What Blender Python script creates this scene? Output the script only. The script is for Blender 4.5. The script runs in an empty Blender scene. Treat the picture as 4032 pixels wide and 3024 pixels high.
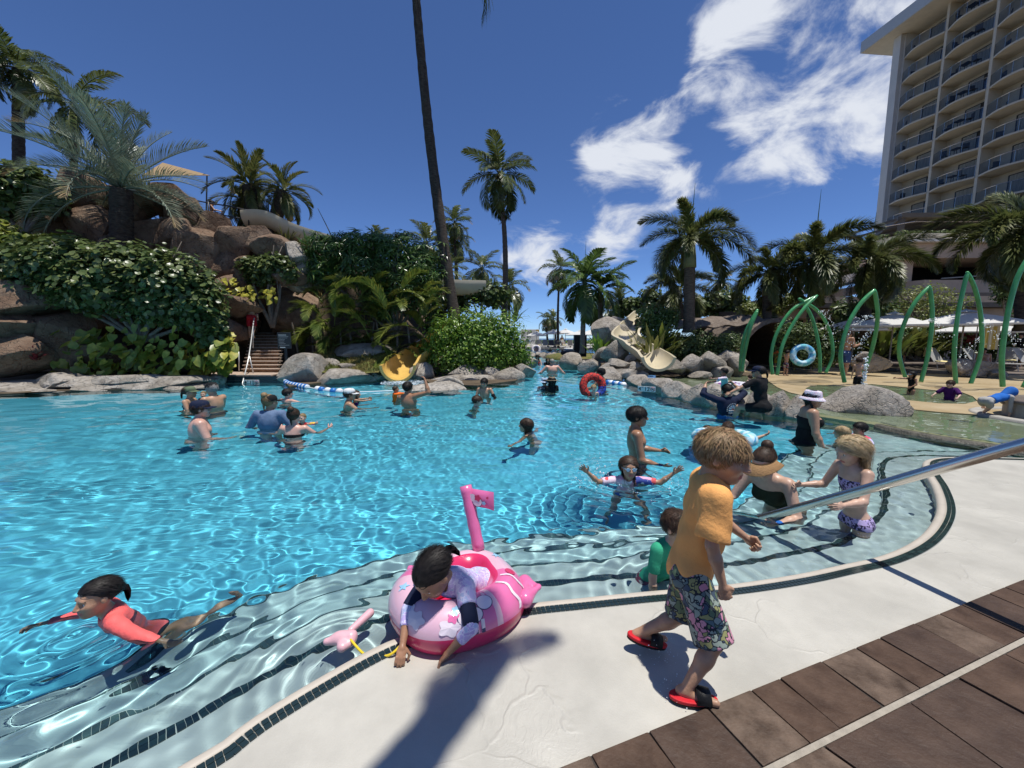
import bpy, bmesh, math, random
import numpy as np
from mathutils import Vector, Matrix, Euler
S = bpy.context.scene
COL = S.collection
R = math.radians
PI = math.pi

# ---------------------------------------------------------------- camera
FPX, PITCH, CAMZ = 1550.0, R(6.62), 1.55          # focal length in photo pixels (4032 wide)
cam_data = bpy.data.cameras.new('camera')
cam = bpy.data.objects.new('camera', cam_data)
COL.objects.link(cam)
cam_data.sensor_width = 36.0
cam_data.lens = 36.0 * FPX / 4032.0
cam_data.clip_start = 0.05
cam_data.clip_end = 20000.0
cam.location = (0, 0, CAMZ)
cam.rotation_euler = (PI / 2 - PITCH, 0, 0)
S.camera = cam

# ---------------------------------------------------------------- sky, sun, exposure
SUN = Vector((0.17, -0.06, 0.98)).normalized()     # direction towards the sun
world = bpy.data.worlds.new('World')
S.world = world
world.use_nodes = True
wn, wl = world.node_tree.nodes, world.node_tree.links
sky_tex = wn.new('ShaderNodeTexSky')
sky_tex.sky_type = 'NISHITA'
sky_tex.sun_disc = False
sky_tex.sun_elevation = math.asin(SUN.z)
sky_tex.sun_rotation = math.atan2(SUN.x, SUN.y)
sky_tex.altitude = 1500.0
sky_tex.air_density = 0.75
sky_tex.dust_density = 0.0
sky_tex.ozone_density = 6.0
bg = wn['Background']
bg.inputs[1].default_value = 0.10

def _n(kind, **kw):
    n = wn.new(kind)
    for k, v in kw.items():
        setattr(n, k, v)
    return n

def _m(op, a, b=None, c=None):
    n = wn.new('ShaderNodeMath'); n.operation = op
    for i, s in enumerate((a, b, c)):
        if s is None: continue
        if isinstance(s, (int, float)): n.inputs[i].default_value = s
        else: wl.new(s, n.inputs[i])
    return n.outputs[0]
# fair-weather cumulus: density field over a flat cloud layer (direction divided by its height)
tc = _n('ShaderNodeTexCoord')
sep = _n('ShaderNodeSeparateXYZ'); wl.new(tc.outputs['Generated'], sep.inputs[0])
zc = _m('MAXIMUM', sep.outputs[2], 0.02)
cx = _m('DIVIDE', sep.outputs[0], _m('ADD', zc, 0.12))
cy = _m('DIVIDE', sep.outputs[1], _m('ADD', zc, 0.12))
comb = _n('ShaderNodeCombineXYZ'); wl.new(cx, comb.inputs[0]); wl.new(cy, comb.inputs[1])
nz1 = _n('ShaderNodeTexNoise'); nz1.inputs['Scale'].default_value = 8.5; nz1.inputs['Detail'].default_value = 8; nz1.inputs['Roughness'].default_value = 0.60; nz1.inputs['Distortion'].default_value = 0.5
mp1 = _n('ShaderNodeMapping'); mp1.inputs['Rotation'].default_value = (0, R(38), R(20)); mp1.inputs['Scale'].default_value = (.62, 1.0, 1.35)
wl.new(tc.outputs['Generated'], mp1.inputs[0]); wl.new(mp1.outputs[0], nz1.inputs['Vector'])
nz2 = _n('ShaderNodeTexNoise'); nz2.inputs['Scale'].default_value = 0.33; nz2.inputs['Detail'].default_value = 2
mp2 = _n('ShaderNodeMapping'); mp2.inputs['Location'].default_value = (3.1, 0.4, 0)
wl.new(comb.outputs[0], mp2.inputs[0]); wl.new(mp2.outputs[0], nz2.inputs['Vector'])

def cloud_dir(px, py):
    u, v = px - 2016, py - 1512
    d = Vector((u, FPX * math.cos(PITCH) - v * math.sin(PITCH), -FPX * math.sin(PITCH) - v * math.cos(PITCH))).normalized()
    return d
# the banks of cloud the place shows that day, each a direction and an angular radius
BANKS = [(2430, 640, .11), (2560, 720, .13), (2450, 860, .14), (2330, 570, .08), (2520, 540, .08), (2150, 1010, .10), (2640, 740, .07), (2400, 960, .07),
         (2860, 260, .10), (2960, 420, .10), (2800, 170, .07), (3120, 470, .11), (3260, 380, .10), (3400, 260, .12), (3330, 60, .10), (2980, 40, .09), (2730, 340, .05), (3420, 480, .07),
         (3100, 580, .07), (3220, 700, .05), (2000, 1010, .05), (2640, 480, .05), (3600, 60, .2), (3900, 150, .3)]
dens = None
for (px, py, r) in BANKS:
    d = cloud_dir(px, py)
    dp_ = _n('ShaderNodeVectorMath', operation='DISTANCE'); wl.new(tc.outputs['Generated'], dp_.inputs[0]); dp_.inputs[1].default_value = d
    q = _m('DIVIDE', dp_.outputs['Value'], r * 0.63)
    b = _m('EXPONENT', _m('MULTIPLY', _m('MULTIPLY', q, q), -1.1))
    dens = b if dens is None else _m('ADD', dens, b)
dens = _m('MINIMUM', dens, 1.15)
# elsewhere the same kind of cloud, in broad patches (behind the camera)
behind = _m('MULTIPLY', _m('MAXIMUM', _m('MULTIPLY', sep.outputs[1], -1.6), 0.0), _m('MAXIMUM', _m('SUBTRACT', nz2.outputs['Fac'], 0.42), 0.0))
dens = _m('MAXIMUM', dens, _m('MINIMUM', _m('MULTIPLY', behind, 3.0), 0.6))
cl = _m('ADD', _m('MULTIPLY', _m('SUBTRACT', nz1.outputs['Fac'], 0.5), 4.4), _m('SUBTRACT', _m('MULTIPLY', dens, 1.0), 0.58))
mr = _n('ShaderNodeMapRange', interpolation_type='SMOOTHSTEP'); wl.new(cl, mr.inputs[0]); mr.inputs[1].default_value = -0.10; mr.inputs[2].default_value = 1.0
gate = _m('MULTIPLY', _m('MULTIPLY', mr.outputs[0], _m('MINIMUM', _m('MULTIPLY', dens, 5.0), 1.0)), 0.95)
mixc = _n('ShaderNodeMix', data_type='RGBA')
tint = _n('ShaderNodeMix', data_type='RGBA', blend_type='MULTIPLY'); tint.inputs[0].default_value = 1.0
wl.new(sky_tex.outputs[0], tint.inputs[6]); tint.inputs[7].default_value = (0.80, 0.92, 1.12, 1)
wl.new(gate, mixc.inputs[0]); wl.new(tint.outputs[2], mixc.inputs[6])
mixc.inputs[7].default_value = (6.6, 6.9, 7.5, 1)
wl.new(mixc.outputs[2], bg.inputs[0])

sun_data = bpy.data.lights.new('sun', 'SUN')
sun_data.energy = 4.2
sun_data.angle = R(0.53)
sun_data.color = (1.0, 0.965, 0.90)
sun_data.cycles.is_caustics_light = True
sun = bpy.data.objects.new('sun', sun_data)
COL.objects.link(sun)
sun.rotation_euler = SUN.to_track_quat('Z', 'Y').to_euler()
sun.location = (5, -5, 40)

vs = S.view_settings
vs.view_transform = 'Standard'
vs.look = 'None'
vs.exposure = 0.25
vs.gamma = 1.0
vs.use_curve_mapping = False
S.cycles.max_bounces = 10
S.cycles.transmission_bounces = 8
S.cycles.transparent_max_bounces = 16
S.cycles.sample_clamp_indirect = 6.0
S.cycles.caustics_reflective = False
S.cycles.caustics_refractive = True
S.cycles.use_denoising = True

# ================================================================ helpers
def ray(px, py):
    u, v = px - 2016.0, py - 1512.0
    c, s = math.cos(PITCH), math.sin(PITCH)
    return (u, FPX * c - v * s, -FPX * s - v * c)

def gp(px, py, z=0.0):
    """point of the level z that the photograph shows at this pixel"""
    a, b, c = ray(px, py)
    t = (z - CAMZ) / c
    return Vector((a * t, b * t, z))

def dp(px, py, D):
    """point at distance D (metres into the scene) at this pixel"""
    a, b, c = ray(px, py)
    t = D / b
    return Vector((a * t, D, CAMZ + c * t))

def pxm(D):
    return D / FPX                                   # metres per photo pixel at distance D

MATS = {}
def mat(name, col, rough=0.6, spec=0.5, metal=0.0, var=0.0, vscale=6.0, bump=0.0, bscale=40.0, trans=0.0,
        island=0.0, col2=None, detail=5.0, coat=0.0, stretch=None):
    if name in MATS: return MATS[name]
    m = bpy.data.materials.new(name); m.use_nodes = True
    nt = m.node_tree; N, L = nt.nodes, nt.links
    b = N['Principled BSDF']
    b.inputs['Base Color'].default_value = (*col, 1)
    b.inputs['Roughness'].default_value = rough
    b.inputs['Metallic'].default_value = metal
    b.inputs['Specular IOR Level'].default_value = spec
    if coat: b.inputs['Coat Weight'].default_value = coat; b.inputs['Coat Roughness'].default_value = 0.08
    out_col = None
    tcn = N.new('ShaderNodeTexCoord'); vec = tcn.outputs['Object']
    if stretch:
        mp = N.new('ShaderNodeMapping'); mp.inputs['Scale'].default_value = stretch; L.new(vec, mp.inputs[0]); vec = mp.outputs[0]
    if var or col2:
        nz = N.new('ShaderNodeTexNoise'); nz.inputs['Scale'].default_value = vscale; nz.inputs['Detail'].default_value = detail; nz.inputs['Roughness'].default_value = 0.62
        L.new(vec, nz.inputs['Vector'])
        mx = N.new('ShaderNodeMix'); mx.data_type = 'RGBA'
        rr = N.new('ShaderNodeMapRange'); rr.inputs[1].default_value = 0.33; rr.inputs[2].default_value = 0.67
        L.new(nz.outputs['Fac'], rr.inputs[0]); L.new(rr.outputs[0], mx.inputs[0])
        c2 = col2 if col2 else tuple(c * (1 + var) for c in col)
        c1 = col if col2 else tuple(c * (1 - var) for c in col)
        mx.inputs[6].default_value = (*c1, 1); mx.inputs[7].default_value = (*c2, 1)
        out_col = mx.outputs[2]
    if island:
        ge = N.new('ShaderNodeNewGeometry')
        hs = N.new('ShaderNodeHueSaturation')
        v1 = N.new('ShaderNodeMapRange'); v1.inputs[3].default_value = 1 - island; v1.inputs[4].default_value = 1 + island
        L.new(ge.outputs['Random Per Island'], v1.inputs[0]); L.new(v1.outputs[0], hs.inputs['Value'])
        v2 = N.new('ShaderNodeMapRange'); v2.inputs[3].default_value = 0.5 + island * .045; v2.inputs[4].default_value = 0.5 - island * .045
        L.new(ge.outputs['Random Per Island'], v2.inputs[0]); L.new(v2.outputs[0], hs.inputs['Hue'])
        if out_col: L.new(out_col, hs.inputs['Color'])
        else: hs.inputs['Color'].default_value = (*col, 1)
        out_col = hs.outputs[0]
    if out_col: L.new(out_col, b.inputs['Base Color'])
    if bump:
        nb = N.new('ShaderNodeTexNoise'); nb.inputs['Scale'].default_value = bscale; nb.inputs['Detail'].default_value = 6; nb.inputs['Roughness'].default_value = 0.65
        L.new(vec, nb.inputs['Vector'])
        bp = N.new('ShaderNodeBump'); bp.inputs['Strength'].default_value = bump; bp.inputs['Distance'].default_value = 0.03
        L.new(nb.outputs['Fac'], bp.inputs['Height']); L.new(bp.outputs[0], b.inputs['Normal'])
    if trans:
        tr = N.new('ShaderNodeBsdfTranslucent'); ms = N.new('ShaderNodeMixShader'); ms.inputs[0].default_value = trans
        if out_col: L.new(out_col, tr.inputs[0])
        else: tr.inputs[0].default_value = (*col, 1)
        L.new(b.outputs[0], ms.inputs[1]); L.new(tr.outputs[0], ms.inputs[2])
        L.new(ms.outputs[0], N['Material Output'].inputs[0])
    MATS[name] = m
    return m

def rock_mat(name, base, light, dark, scale=1.0):
    if name in MATS: return MATS[name]
    m = bpy.data.materials.new(name); m.use_nodes = True
    N, L = m.node_tree.nodes, m.node_tree.links
    b = N['Principled BSDF']; b.inputs['Roughness'].default_value = 0.85; b.inputs['Specular IOR Level'].default_value = 0.25
    ge = N.new('ShaderNodeNewGeometry'); vec = ge.outputs['Position']
    def noise(s, d, r=.6):
        n = N.new('ShaderNodeTexNoise'); n.inputs['Scale'].default_value = s * scale; n.inputs['Detail'].default_value = d; n.inputs['Roughness'].default_value = r
        L.new(vec, n.inputs['Vector']); return n.outputs['Fac']
    def mix(f, a, c2, lo, hi):
        r = N.new('ShaderNodeMapRange'); r.inputs[1].default_value = lo; r.inputs[2].default_value = hi; L.new(f, r.inputs[0])
        x = N.new('ShaderNodeMix'); x.data_type = 'RGBA'; L.new(r.outputs[0], x.inputs[0])
        if isinstance(a, tuple): x.inputs[6].default_value = (*a, 1)
        else: L.new(a, x.inputs[6])
        x.inputs[7].default_value = (*c2, 1); return x.outputs[2]
    c = mix(noise(1.3, 6), base, light, .42, .68)
    c = mix(noise(4.5, 7, .7), c, dark, .52, .72)
    c = mix(noise(22, 4, .7), c, light, .60, .85)
    L.new(c, b.inputs['Base Color'])
    vo = N.new('ShaderNodeTexVoronoi'); vo.feature = 'DISTANCE_TO_EDGE'; vo.inputs['Scale'].default_value = 2.2 * scale
    wr = N.new('ShaderNodeVectorMath'); wr.operation = 'ADD'
    nn = N.new('ShaderNodeTexNoise'); nn.inputs['Scale'].default_value = 3 * scale; nn.inputs['Detail'].default_value = 4; L.new(vec, nn.inputs['Vector'])
    L.new(vec, wr.inputs[0]); L.new(nn.outputs['Color'], wr.inputs[1]); L.new(wr.outputs[0], vo.inputs['Vector'])
    cr = N.new('ShaderNodeMapRange'); cr.inputs[1].default_value = 0; cr.inputs[2].default_value = .05; L.new(vo.outputs['Distance'], cr.inputs[0])
    ad = N.new('ShaderNodeMath'); ad.operation = 'MULTIPLY_ADD'; L.new(cr.outputs[0], ad.inputs[0]); ad.inputs[1].default_value = .35; L.new(noise(9, 9, .72), ad.inputs[2])
    bp = N.new('ShaderNodeBump'); bp.inputs['Strength'].default_value = .9; bp.inputs['Distance'].default_value = .09; L.new(ad.outputs[0], bp.inputs['Height'])
    L.new(bp.outputs[0], b.inputs['Normal'])
    MATS[name] = m
    return m

# ---------------------------------------------------------------- mesh building
def mesh_np(name, v, faces, mats, mi=None, smooth=True):
    """v (n,3) array, faces: list of (k,m) int arrays of equal-size polygons"""
    me = bpy.data.meshes.new(name)
    v = np.asarray(v, dtype=np.float32)
    if not isinstance(faces, list): faces = [faces]
    faces = [np.asarray(f, dtype=np.int32) for f in faces if len(f)]
    nl = sum(f.size for f in faces); nf = sum(len(f) for f in faces)
    me.vertices.add(len(v)); me.vertices.foreach_set('co', v.ravel())
    me.loops.add(nl); me.loops.foreach_set('vertex_index', np.concatenate([f.ravel() for f in faces]))
    tot = np.concatenate([np.full(len(f), f.shape[1], dtype=np.int32) for f in faces])
    st = np.concatenate([[0], np.cumsum(tot)[:-1]]).astype(np.int32)
    me.polygons.add(nf); me.polygons.foreach_set('loop_start', st); me.polygons.foreach_set('loop_total', tot)
    for m in (mats if isinstance(mats, (list, tuple)) else [mats]): me.materials.append(m)
    if mi is not None: me.polygons.foreach_set('material_index', np.asarray(mi, dtype=np.int32))
    me.polygons.foreach_set('use_smooth', np.full(nf, bool(smooth)))
    me.update(calc_edges=True)
    return me

class MB:
    """collects shapes for ONE mesh"""
    def __init__(s): s.v = []; s.f = []; s.m = []
    def add(s, vs, fs, mi=0):
        o = len(s.v); s.v += [tuple(p) for p in vs]; s.f += [[i + o for i in f] for f in fs]; s.m += [mi] * len(fs)
    def box(s, c, d, rot=None, mi=0):
        x, y, z = d[0] / 2, d[1] / 2, d[2] / 2
        P = [Vector(p) for p in ((-x, -y, -z), (x, -y, -z), (x, y, -z), (-x, y, -z), (-x, -y, z), (x, -y, z), (x, y, z), (-x, y, z))]
        if rot is not None:
            M = rot if isinstance(rot, Matrix) else Euler(rot).to_matrix()
            P = [M @ p for p in P]
        s.add([p + Vector(c) for p in P], [[3, 2, 1, 0], [4, 5, 6, 7], [0, 1, 5, 4], [1, 2, 6, 5], [2, 3, 7, 6], [3, 0, 4, 7]], mi)
    def tube(s, pts, r, n=8, cap=True, mi=0, flat=1.0):
        pts = [Vector(p) for p in pts]; k = len(pts)
        rs = r if isinstance(r, (list, tuple)) else [r] * k
        V = []; F = []; up = None
        for i, p in enumerate(pts):
            t = (pts[min(i + 1, k - 1)] - pts[max(i - 1, 0)])
            t = t.normalized() if t.length > 1e-9 else Vector((0, 0, 1))
            if up is None:
                up = Vector((0, 0, 1)) if abs(t.z) < .9 else Vector((1, 0, 0))
            a = t.cross(up)
            if a.length < 1e-6: a = t.cross(Vector((0, 1, 0)))
            a.normalize(); b2 = a.cross(t).normalized(); up = b2
            for j in range(n):
                q = 2 * PI * j / n
                V.append(p + a * math.cos(q) * rs[i] + b2 * math.sin(q) * rs[i] * flat)
        for i in range(k - 1):
            for j in range(n):
                j2 = (j + 1) % n
                F.append([i * n + j, i * n + j2, (i + 1) * n + j2, (i + 1) * n + j])
        if cap: F += [list(range(n))[::-1], [(k - 1) * n + j for j in range(n)]]
        s.add(V, F, mi)
    def lathe(s, prof, n=20, c=(0, 0, 0), mi=0, sx=1, sy=1, cap=True):
        V = []; F = []
        for (r, z) in prof:
            for j in range(n):
                q = 2 * PI * j / n
                V.append((c[0] + r * sx * math.cos(q), c[1] + r * sy * math.sin(q), c[2] + z))
        for i in range(len(prof) - 1):
            for j in range(n):
                j2 = (j + 1) % n
                F.append([i * n + j, i * n + j2, (i + 1) * n + j2, (i + 1) * n + j])
        if cap: F += [list(range(n))[::-1], [(len(prof) - 1) * n + j for j in range(n)]]
        s.add(V, F, mi)
    def prism(s, poly, z0, z1, mi=0, top=True, bottom=True):
        n = len(poly)
        a = sum(poly[i][0] * poly[(i + 1) % n][1] - poly[(i + 1) % n][0] * poly[i][1] for i in range(n))
        if a < 0: poly = list(reversed(poly))
        V = [(p[0], p[1], z0) for p in poly] + [(p[0], p[1], z1) for p in poly]
        F = [[i, (i + 1) % n, n + (i + 1) % n, n + i] for i in range(n)]
        if top: F.append([n + i for i in range(n)])
        if bottom: F.append(list(range(n))[::-1])
        s.add(V, F, mi)
    def mesh(s, name, mats, smooth=False, bevel=0.0):
        me = bpy.data.meshes.new(name)
        me.from_pydata(s.v, [], s.f)
        for m in (mats if isinstance(mats, (list, tuple)) else [mats]): me.materials.append(m)
        me.polygons.foreach_set('material_index', s.m)
        if bevel:
            bm = bmesh.new(); bm.from_mesh(me)
            bmesh.ops.bevel(bm, geom=[e for e in bm.edges if e.is_manifold and e.calc_face_angle(0) > .5], offset=bevel, segments=2, affect='EDGES', profile=.6)
            bm.to_mesh(me); bm.free()
        if smooth: me.polygons.foreach_set('use_smooth', [True] * len(me.polygons))
        me.update()
        return me
    def build(s, name, mats, parent=None, smooth=False, bevel=0.0):
        return link(name, s.mesh(name, mats, smooth, bevel), parent)

def link(name, me, parent=None, mtx=None):
    o = bpy.data.objects.new(name, me); COL.objects.link(o)
    if parent is not None: o.parent = parent
    if mtx is not None: o.matrix_local = mtx
    return o

def tag(o, label=None, cat=None, group=None, kind=None):
    if label: o['label'] = label
    if cat: o['category'] = cat
    if group: o['group'] = group
    if kind: o['kind'] = kind
    return o

def empty(name, loc=(0, 0, 0), rz=0.0):
    o = bpy.data.objects.new(name, None); COL.objects.link(o)
    o.location = loc; o.rotation_euler = (0, 0, rz); o.empty_display_size = .1
    return o

def struct(o): o['kind'] = 'structure'; return o

def recv(*obs):
    for o in obs:
        try: o.cycles.is_caustics_receiver = True
        except Exception: pass

def autosmooth(me, ang=40):
    try: me.set_sharp_from_angle(angle=R(ang))
    except Exception: pass
    return me

def fbm(P, seed=0, oct=4, base=1.0):
    """cheap vectorised value noise, P (n,3)"""
    r = np.random.default_rng(seed); out = np.zeros(len(P)); a = 1.0; f = base
    for _ in range(oct):
        for _k in range(3):
            d = r.normal(size=3); d /= np.linalg.norm(d)
            w = r.normal(size=3)
            out += a * np.sin(P @ d * f * 3.1 + r.random() * 6.28 + 1.3 * np.sin(P @ w * f * 1.1 + r.random() * 6.28)) / 3
        a *= .5; f *= 2.1
    return out

_ICO = {}
def ico(sub):
    if sub not in _ICO:
        bm = bmesh.new(); bmesh.ops.create_icosphere(bm, subdivisions=sub, radius=1)
        _ICO[sub] = (np.array([v.co[:] for v in bm.verts]), np.array([[v.index for v in f.verts] for f in bm.faces])); bm.free()
    return _ICO[sub]

def rock_mesh(name, size, seed, m, sub=4, chops=9, rough=.06, lo=.55, hi=.92, base_flat=None):
    v, f = ico(sub); v = v.copy(); r = np.random.default_rng(seed)
    for _ in range(chops):
        n = r.normal(size=3); n /= np.linalg.norm(n); d = r.uniform(lo, hi)
        e = np.maximum(v @ n - d, 0); v -= (e * .93)[:, None] * n
    nrm = v / np.linalg.norm(v, axis=1)[:, None]
    v = v + nrm * (fbm(v, seed, 4, 1.1) * rough)[:, None]
    v = v * np.array(size)
    if base_flat is not None: v[:, 2] = np.maximum(v[:, 2], base_flat)
    me = mesh_np(name, v, f, m, smooth=True)
    return autosmooth(me, 38)

def rock(name, c, size, seed, m, parent=None, rz=0.0, **kw):
    o = link(name, rock_mesh(name, size, seed, m, **kw), parent)
    o.location = c; o.rotation_euler = (0, 0, rz)
    return o

def scatter(name, tmpl_v, tmpl_f, mats4, m, parent=None, smooth=False):
    """one mesh of many copies of a template; mats4 (n,4,4)"""
    tv = np.asarray(tmpl_v, float); tf = np.asarray(tmpl_f, int); n = len(mats4); k = len(tv)
    hv = np.concatenate([tv, np.ones((k, 1))], 1)
    V = np.einsum('nij,kj->nki', np.asarray(mats4)[:, :3, :], hv).reshape(-1, 3)
    F = (tf[None] + (np.arange(n) * k)[:, None, None]).reshape(-1, tf.shape[1])
    return link(name, mesh_np(name, V, F, m, smooth=smooth), parent)

def frames(P, Nrm, T, size):
    """4x4 matrices: z axis = Nrm, y axis = T made orthogonal; size (n,) or (n,3)"""
    Z = Nrm / np.linalg.norm(Nrm, axis=1)[:, None]
    X = np.cross(T, Z); X /= np.maximum(np.linalg.norm(X, axis=1), 1e-6)[:, None]
    Y = np.cross(Z, X)
    s = np.asarray(size, float)
    if s.ndim == 1: s = np.repeat(s[:, None], 3, 1)
    M = np.zeros((len(P), 4, 4)); M[:, :3, 0] = X * s[:, :1]; M[:, :3, 1] = Y * s[:, 1:2]; M[:, :3, 2] = Z * s[:, 2:3]; M[:, :3, 3] = P; M[:, 3, 3] = 1
    return M

# ================================================================ setting
WZ = -0.06                                            # water level; the white deck is z = 0
M_deck = mat('deck_plaster', (.455, .435, .38), .45, .4, var=.13, vscale=2.2, bump=.16, bscale=110)
M_lip = mat('lip_plaster', (.48, .43, .36), .5, .4, var=.06, bump=.1, bscale=60)
M_tile = mat('dark_tile', (.018, .035, .036), .18, .6, island=.35)
M_tile2 = mat('grey_green_tile', (.06, .10, .10), .2, .5, island=.4)
M_grout = mat('grout', (.40, .40, .36), .8)
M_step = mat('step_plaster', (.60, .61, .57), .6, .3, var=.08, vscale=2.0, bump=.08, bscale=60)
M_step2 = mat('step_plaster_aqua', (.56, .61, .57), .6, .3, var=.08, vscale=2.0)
M_step3 = mat('step_plaster_blue', (.48, .60, .58), .6, .3, var=.08, vscale=2.0)  # aqua and blue steps: colour of deepening water painted into the plaster
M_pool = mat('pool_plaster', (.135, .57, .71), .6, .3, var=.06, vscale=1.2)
M_concrete = mat('concrete', (.36, .34, .30), .75, .3, var=.12, vscale=2.5, bump=.2, bscale=30)

def catmull(P, n=10):
    P = [Vector(p) for p in P]; out = []
    for i in range(len(P) - 1):
        p0, p1, p2, p3 = P[max(i - 1, 0)], P[i], P[i + 1], P[min(i + 2, len(P) - 1)]
        for k in range(n):
            t = k / n
            out.append(.5 * ((2 * p1) + (p2 - p0) * t + (2 * p0 - 5 * p1 + 4 * p2 - p3) * t * t + (3 * p1 - p0 - 3 * p2 + p3) * t ** 3))
    out.append(P[-1]); return out

def resample(P, step):
    d = [0]
    for a, b in zip(P, P[1:]): d.append(d[-1] + (b - a).length)
    n = max(2, int(d[-1] / step)); out = []; j = 0
    for i in range(n + 1):
        s = d[-1] * i / n
        while j < len(P) - 2 and d[j + 1] < s: j += 1
        L_ = d[j + 1] - d[j]; out.append(P[j].lerp(P[j + 1], (s - d[j]) / L_ if L_ else 0))
    return out

def offset(P, d):
    """left-hand offset of a polyline (towards the water for the rim)"""
    o = []
    for i in range(len(P)):
        t = P[min(i + 1, len(P) - 1)] - P[max(i - 1, 0)]; t.normalize()
        o.append(P[i] + Vector((-t.y, t.x, 0)) * d)
    return o
rim_px = [(857, 3024), (1021, 2898), (1276, 2734), (1495, 2607), (1640, 2545), (1896, 2461), (2096, 2424), (2297, 2402), (2552, 2375), (2916, 2342), (3190, 2300),
          (3372, 2260), (3555, 2215), (3682, 2151), (3746, 2078), (3764, 2005), (3737, 1925), (3690, 1850)]
rim = [gp(*p) for p in rim_px]
rim = [Vector((-2.3, .1, 0)), Vector((-1.6, .75, 0))] + rim + [Vector((5.45, 4.85, 0)), Vector((6.0, 4.92, 0)), Vector((7.2, 4.8, 0)), Vector((9.5, 4.4, 0))]
rim = resample(catmull(rim, 12), .06)
back = [Vector((11, -3, 0)), Vector((-4, -3, 0)), Vector((-4, -.6, 0))]

deck = MB(); deck.prism([p[:2] for p in offset(rim, .008)] + [p[:2] for p in back], -.30, 0.0)
deck = struct(deck.build('pool_deck', M_deck))
def sweep(P, prof, m, name, parent=None, closed=False):
    V = []; F = []; k = len(prof)
    for i in range(len(P)):
        t = P[min(i + 1, len(P) - 1)] - P[max(i - 1, 0)]; t.normalize(); nn = Vector((-t.y, t.x, 0))
        for (o, z) in prof:
            q = P[i] + nn * o; V.append((q.x, q.y, P[i].z + z))
    for i in range(len(P) - 1):
        for j in range(k - 1):
            F.append([i * k + j, i * k + j + 1, (i + 1) * k + j + 1, (i + 1) * k + j])
    mb = MB(); mb.add(V, F); return mb.build(name, m, parent, smooth=True)
sweep(rim, [(-.003, -.01), (-.003, .0015), (.057, .0015), (.062, -.02)], M_grout, 'grout_bed', deck)
lip = sweep(rim, [(.058, -.02), (.059, .003), (.095, .004), (.112, -.006), (.120, -.022), (.122, -.05), (.118, -.40)], M_lip, 'pool_lip', deck)
recv(lip, deck)
# the mosaic: two rows of dark tiles round the rim, single tiles
tile_me = MB(); tile_me.box((0, 0, 0), (.0250, .0250, .010)); tile_me = tile_me.mesh('tile', M_tile, bevel=.002)
arc = resample(rim, .0272)
tiles_left = 300
i0 = next(i for i, p in enumerate(arc) if p.y > .95)
extra = MB()
for i in range(len(arc) - 1):
    t = (arc[i + 1] - arc[i]).normalized(); nn = Vector((-t.y, t.x, 0)); c = (arc[i] + arc[i + 1]) / 2
    ang = math.atan2(t.y, t.x)
    for row in (.0145, .0420):
        p = c + nn * row
        M = Matrix.Translation((p.x, p.y, .0035)) @ Matrix.Rotation(ang + random.Random(i * 7 + int(row * 100)).uniform(-.012, .012), 4, 'Z')
        if i >= i0 and tiles_left > 0:
            link('tile', tile_me, deck, M); tiles_left -= 1
        else:
            extra.box(p + Vector((0, 0, .0035)), (.0250, .0250, .010), Matrix.Rotation(ang, 3, 'Z'))
tag(extra.build('rim_tiling', M_tile, deck), kind='stuff')
# submerged steps along the rim with dark tiled nosings
pool = struct(empty('swimming_pool', (0, 0, 0)))
STEP = [(.50, -.20), (.84, -.35), (1.18, -.51), (1.55, -.68)]
for k, (o, z) in enumerate(STEP):
    c = resample(offset(rim, o), .12)
    mb = MB(); mb.prism([p[:2] for p in c] + [p[:2] for p in back], -1.12, z)
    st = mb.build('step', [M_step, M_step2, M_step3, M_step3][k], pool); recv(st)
    mb = MB(); arc2 = resample(c, .0272); w = (.055, .05, .045, .045)[k]
    for i in range(len(arc2) - 1):
        t = (arc2[i + 1] - arc2[i]).normalized(); nn = Vector((-t.y, t.x, 0)); m_ = (arc2[i] + arc2[i + 1]) / 2
        for q in ((-.018, -.045) if k == 0 else (-.020,)): mb.box(m_ + nn * q + Vector((0, 0, z + .003)), (.0255, .0255, .008), Matrix.Rotation(math.atan2(t.y, t.x), 3, 'Z'))
    nt_ = mb.build('nosing_tiling', M_tile if k == 0 else M_tile2, pool); tag(nt_, kind='stuff'); recv(nt_)
# the floor: deep to the left and middle, rising as a pale beach bench to the right
gx = np.concatenate([np.linspace(-40, 0, 60), np.linspace(.2, 12, 60)]); gy = np.concatenate([np.linspace(-1, 10, 56), np.linspace(11, 62, 50)])
X, Y = np.meshgrid(gx, gy)
ramp = np.clip((X - (Y - 1.55)) / 1.3, 0, 1) * np.clip((9.0 - Y) / 1.0, 0, 1) * np.clip((X - 1.2) / .8, 0, 1); ramp = ramp * ramp * (3 - 2 * ramp)
Z = -1.08 + .62 * ramp
n_ = len(gx); idx = np.arange(len(gy) - 1)[:, None] * n_ + np.arange(n_ - 1)[None]
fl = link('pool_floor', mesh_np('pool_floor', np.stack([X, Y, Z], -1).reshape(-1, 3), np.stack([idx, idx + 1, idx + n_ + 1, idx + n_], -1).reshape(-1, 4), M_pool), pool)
recv(fl)

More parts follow.
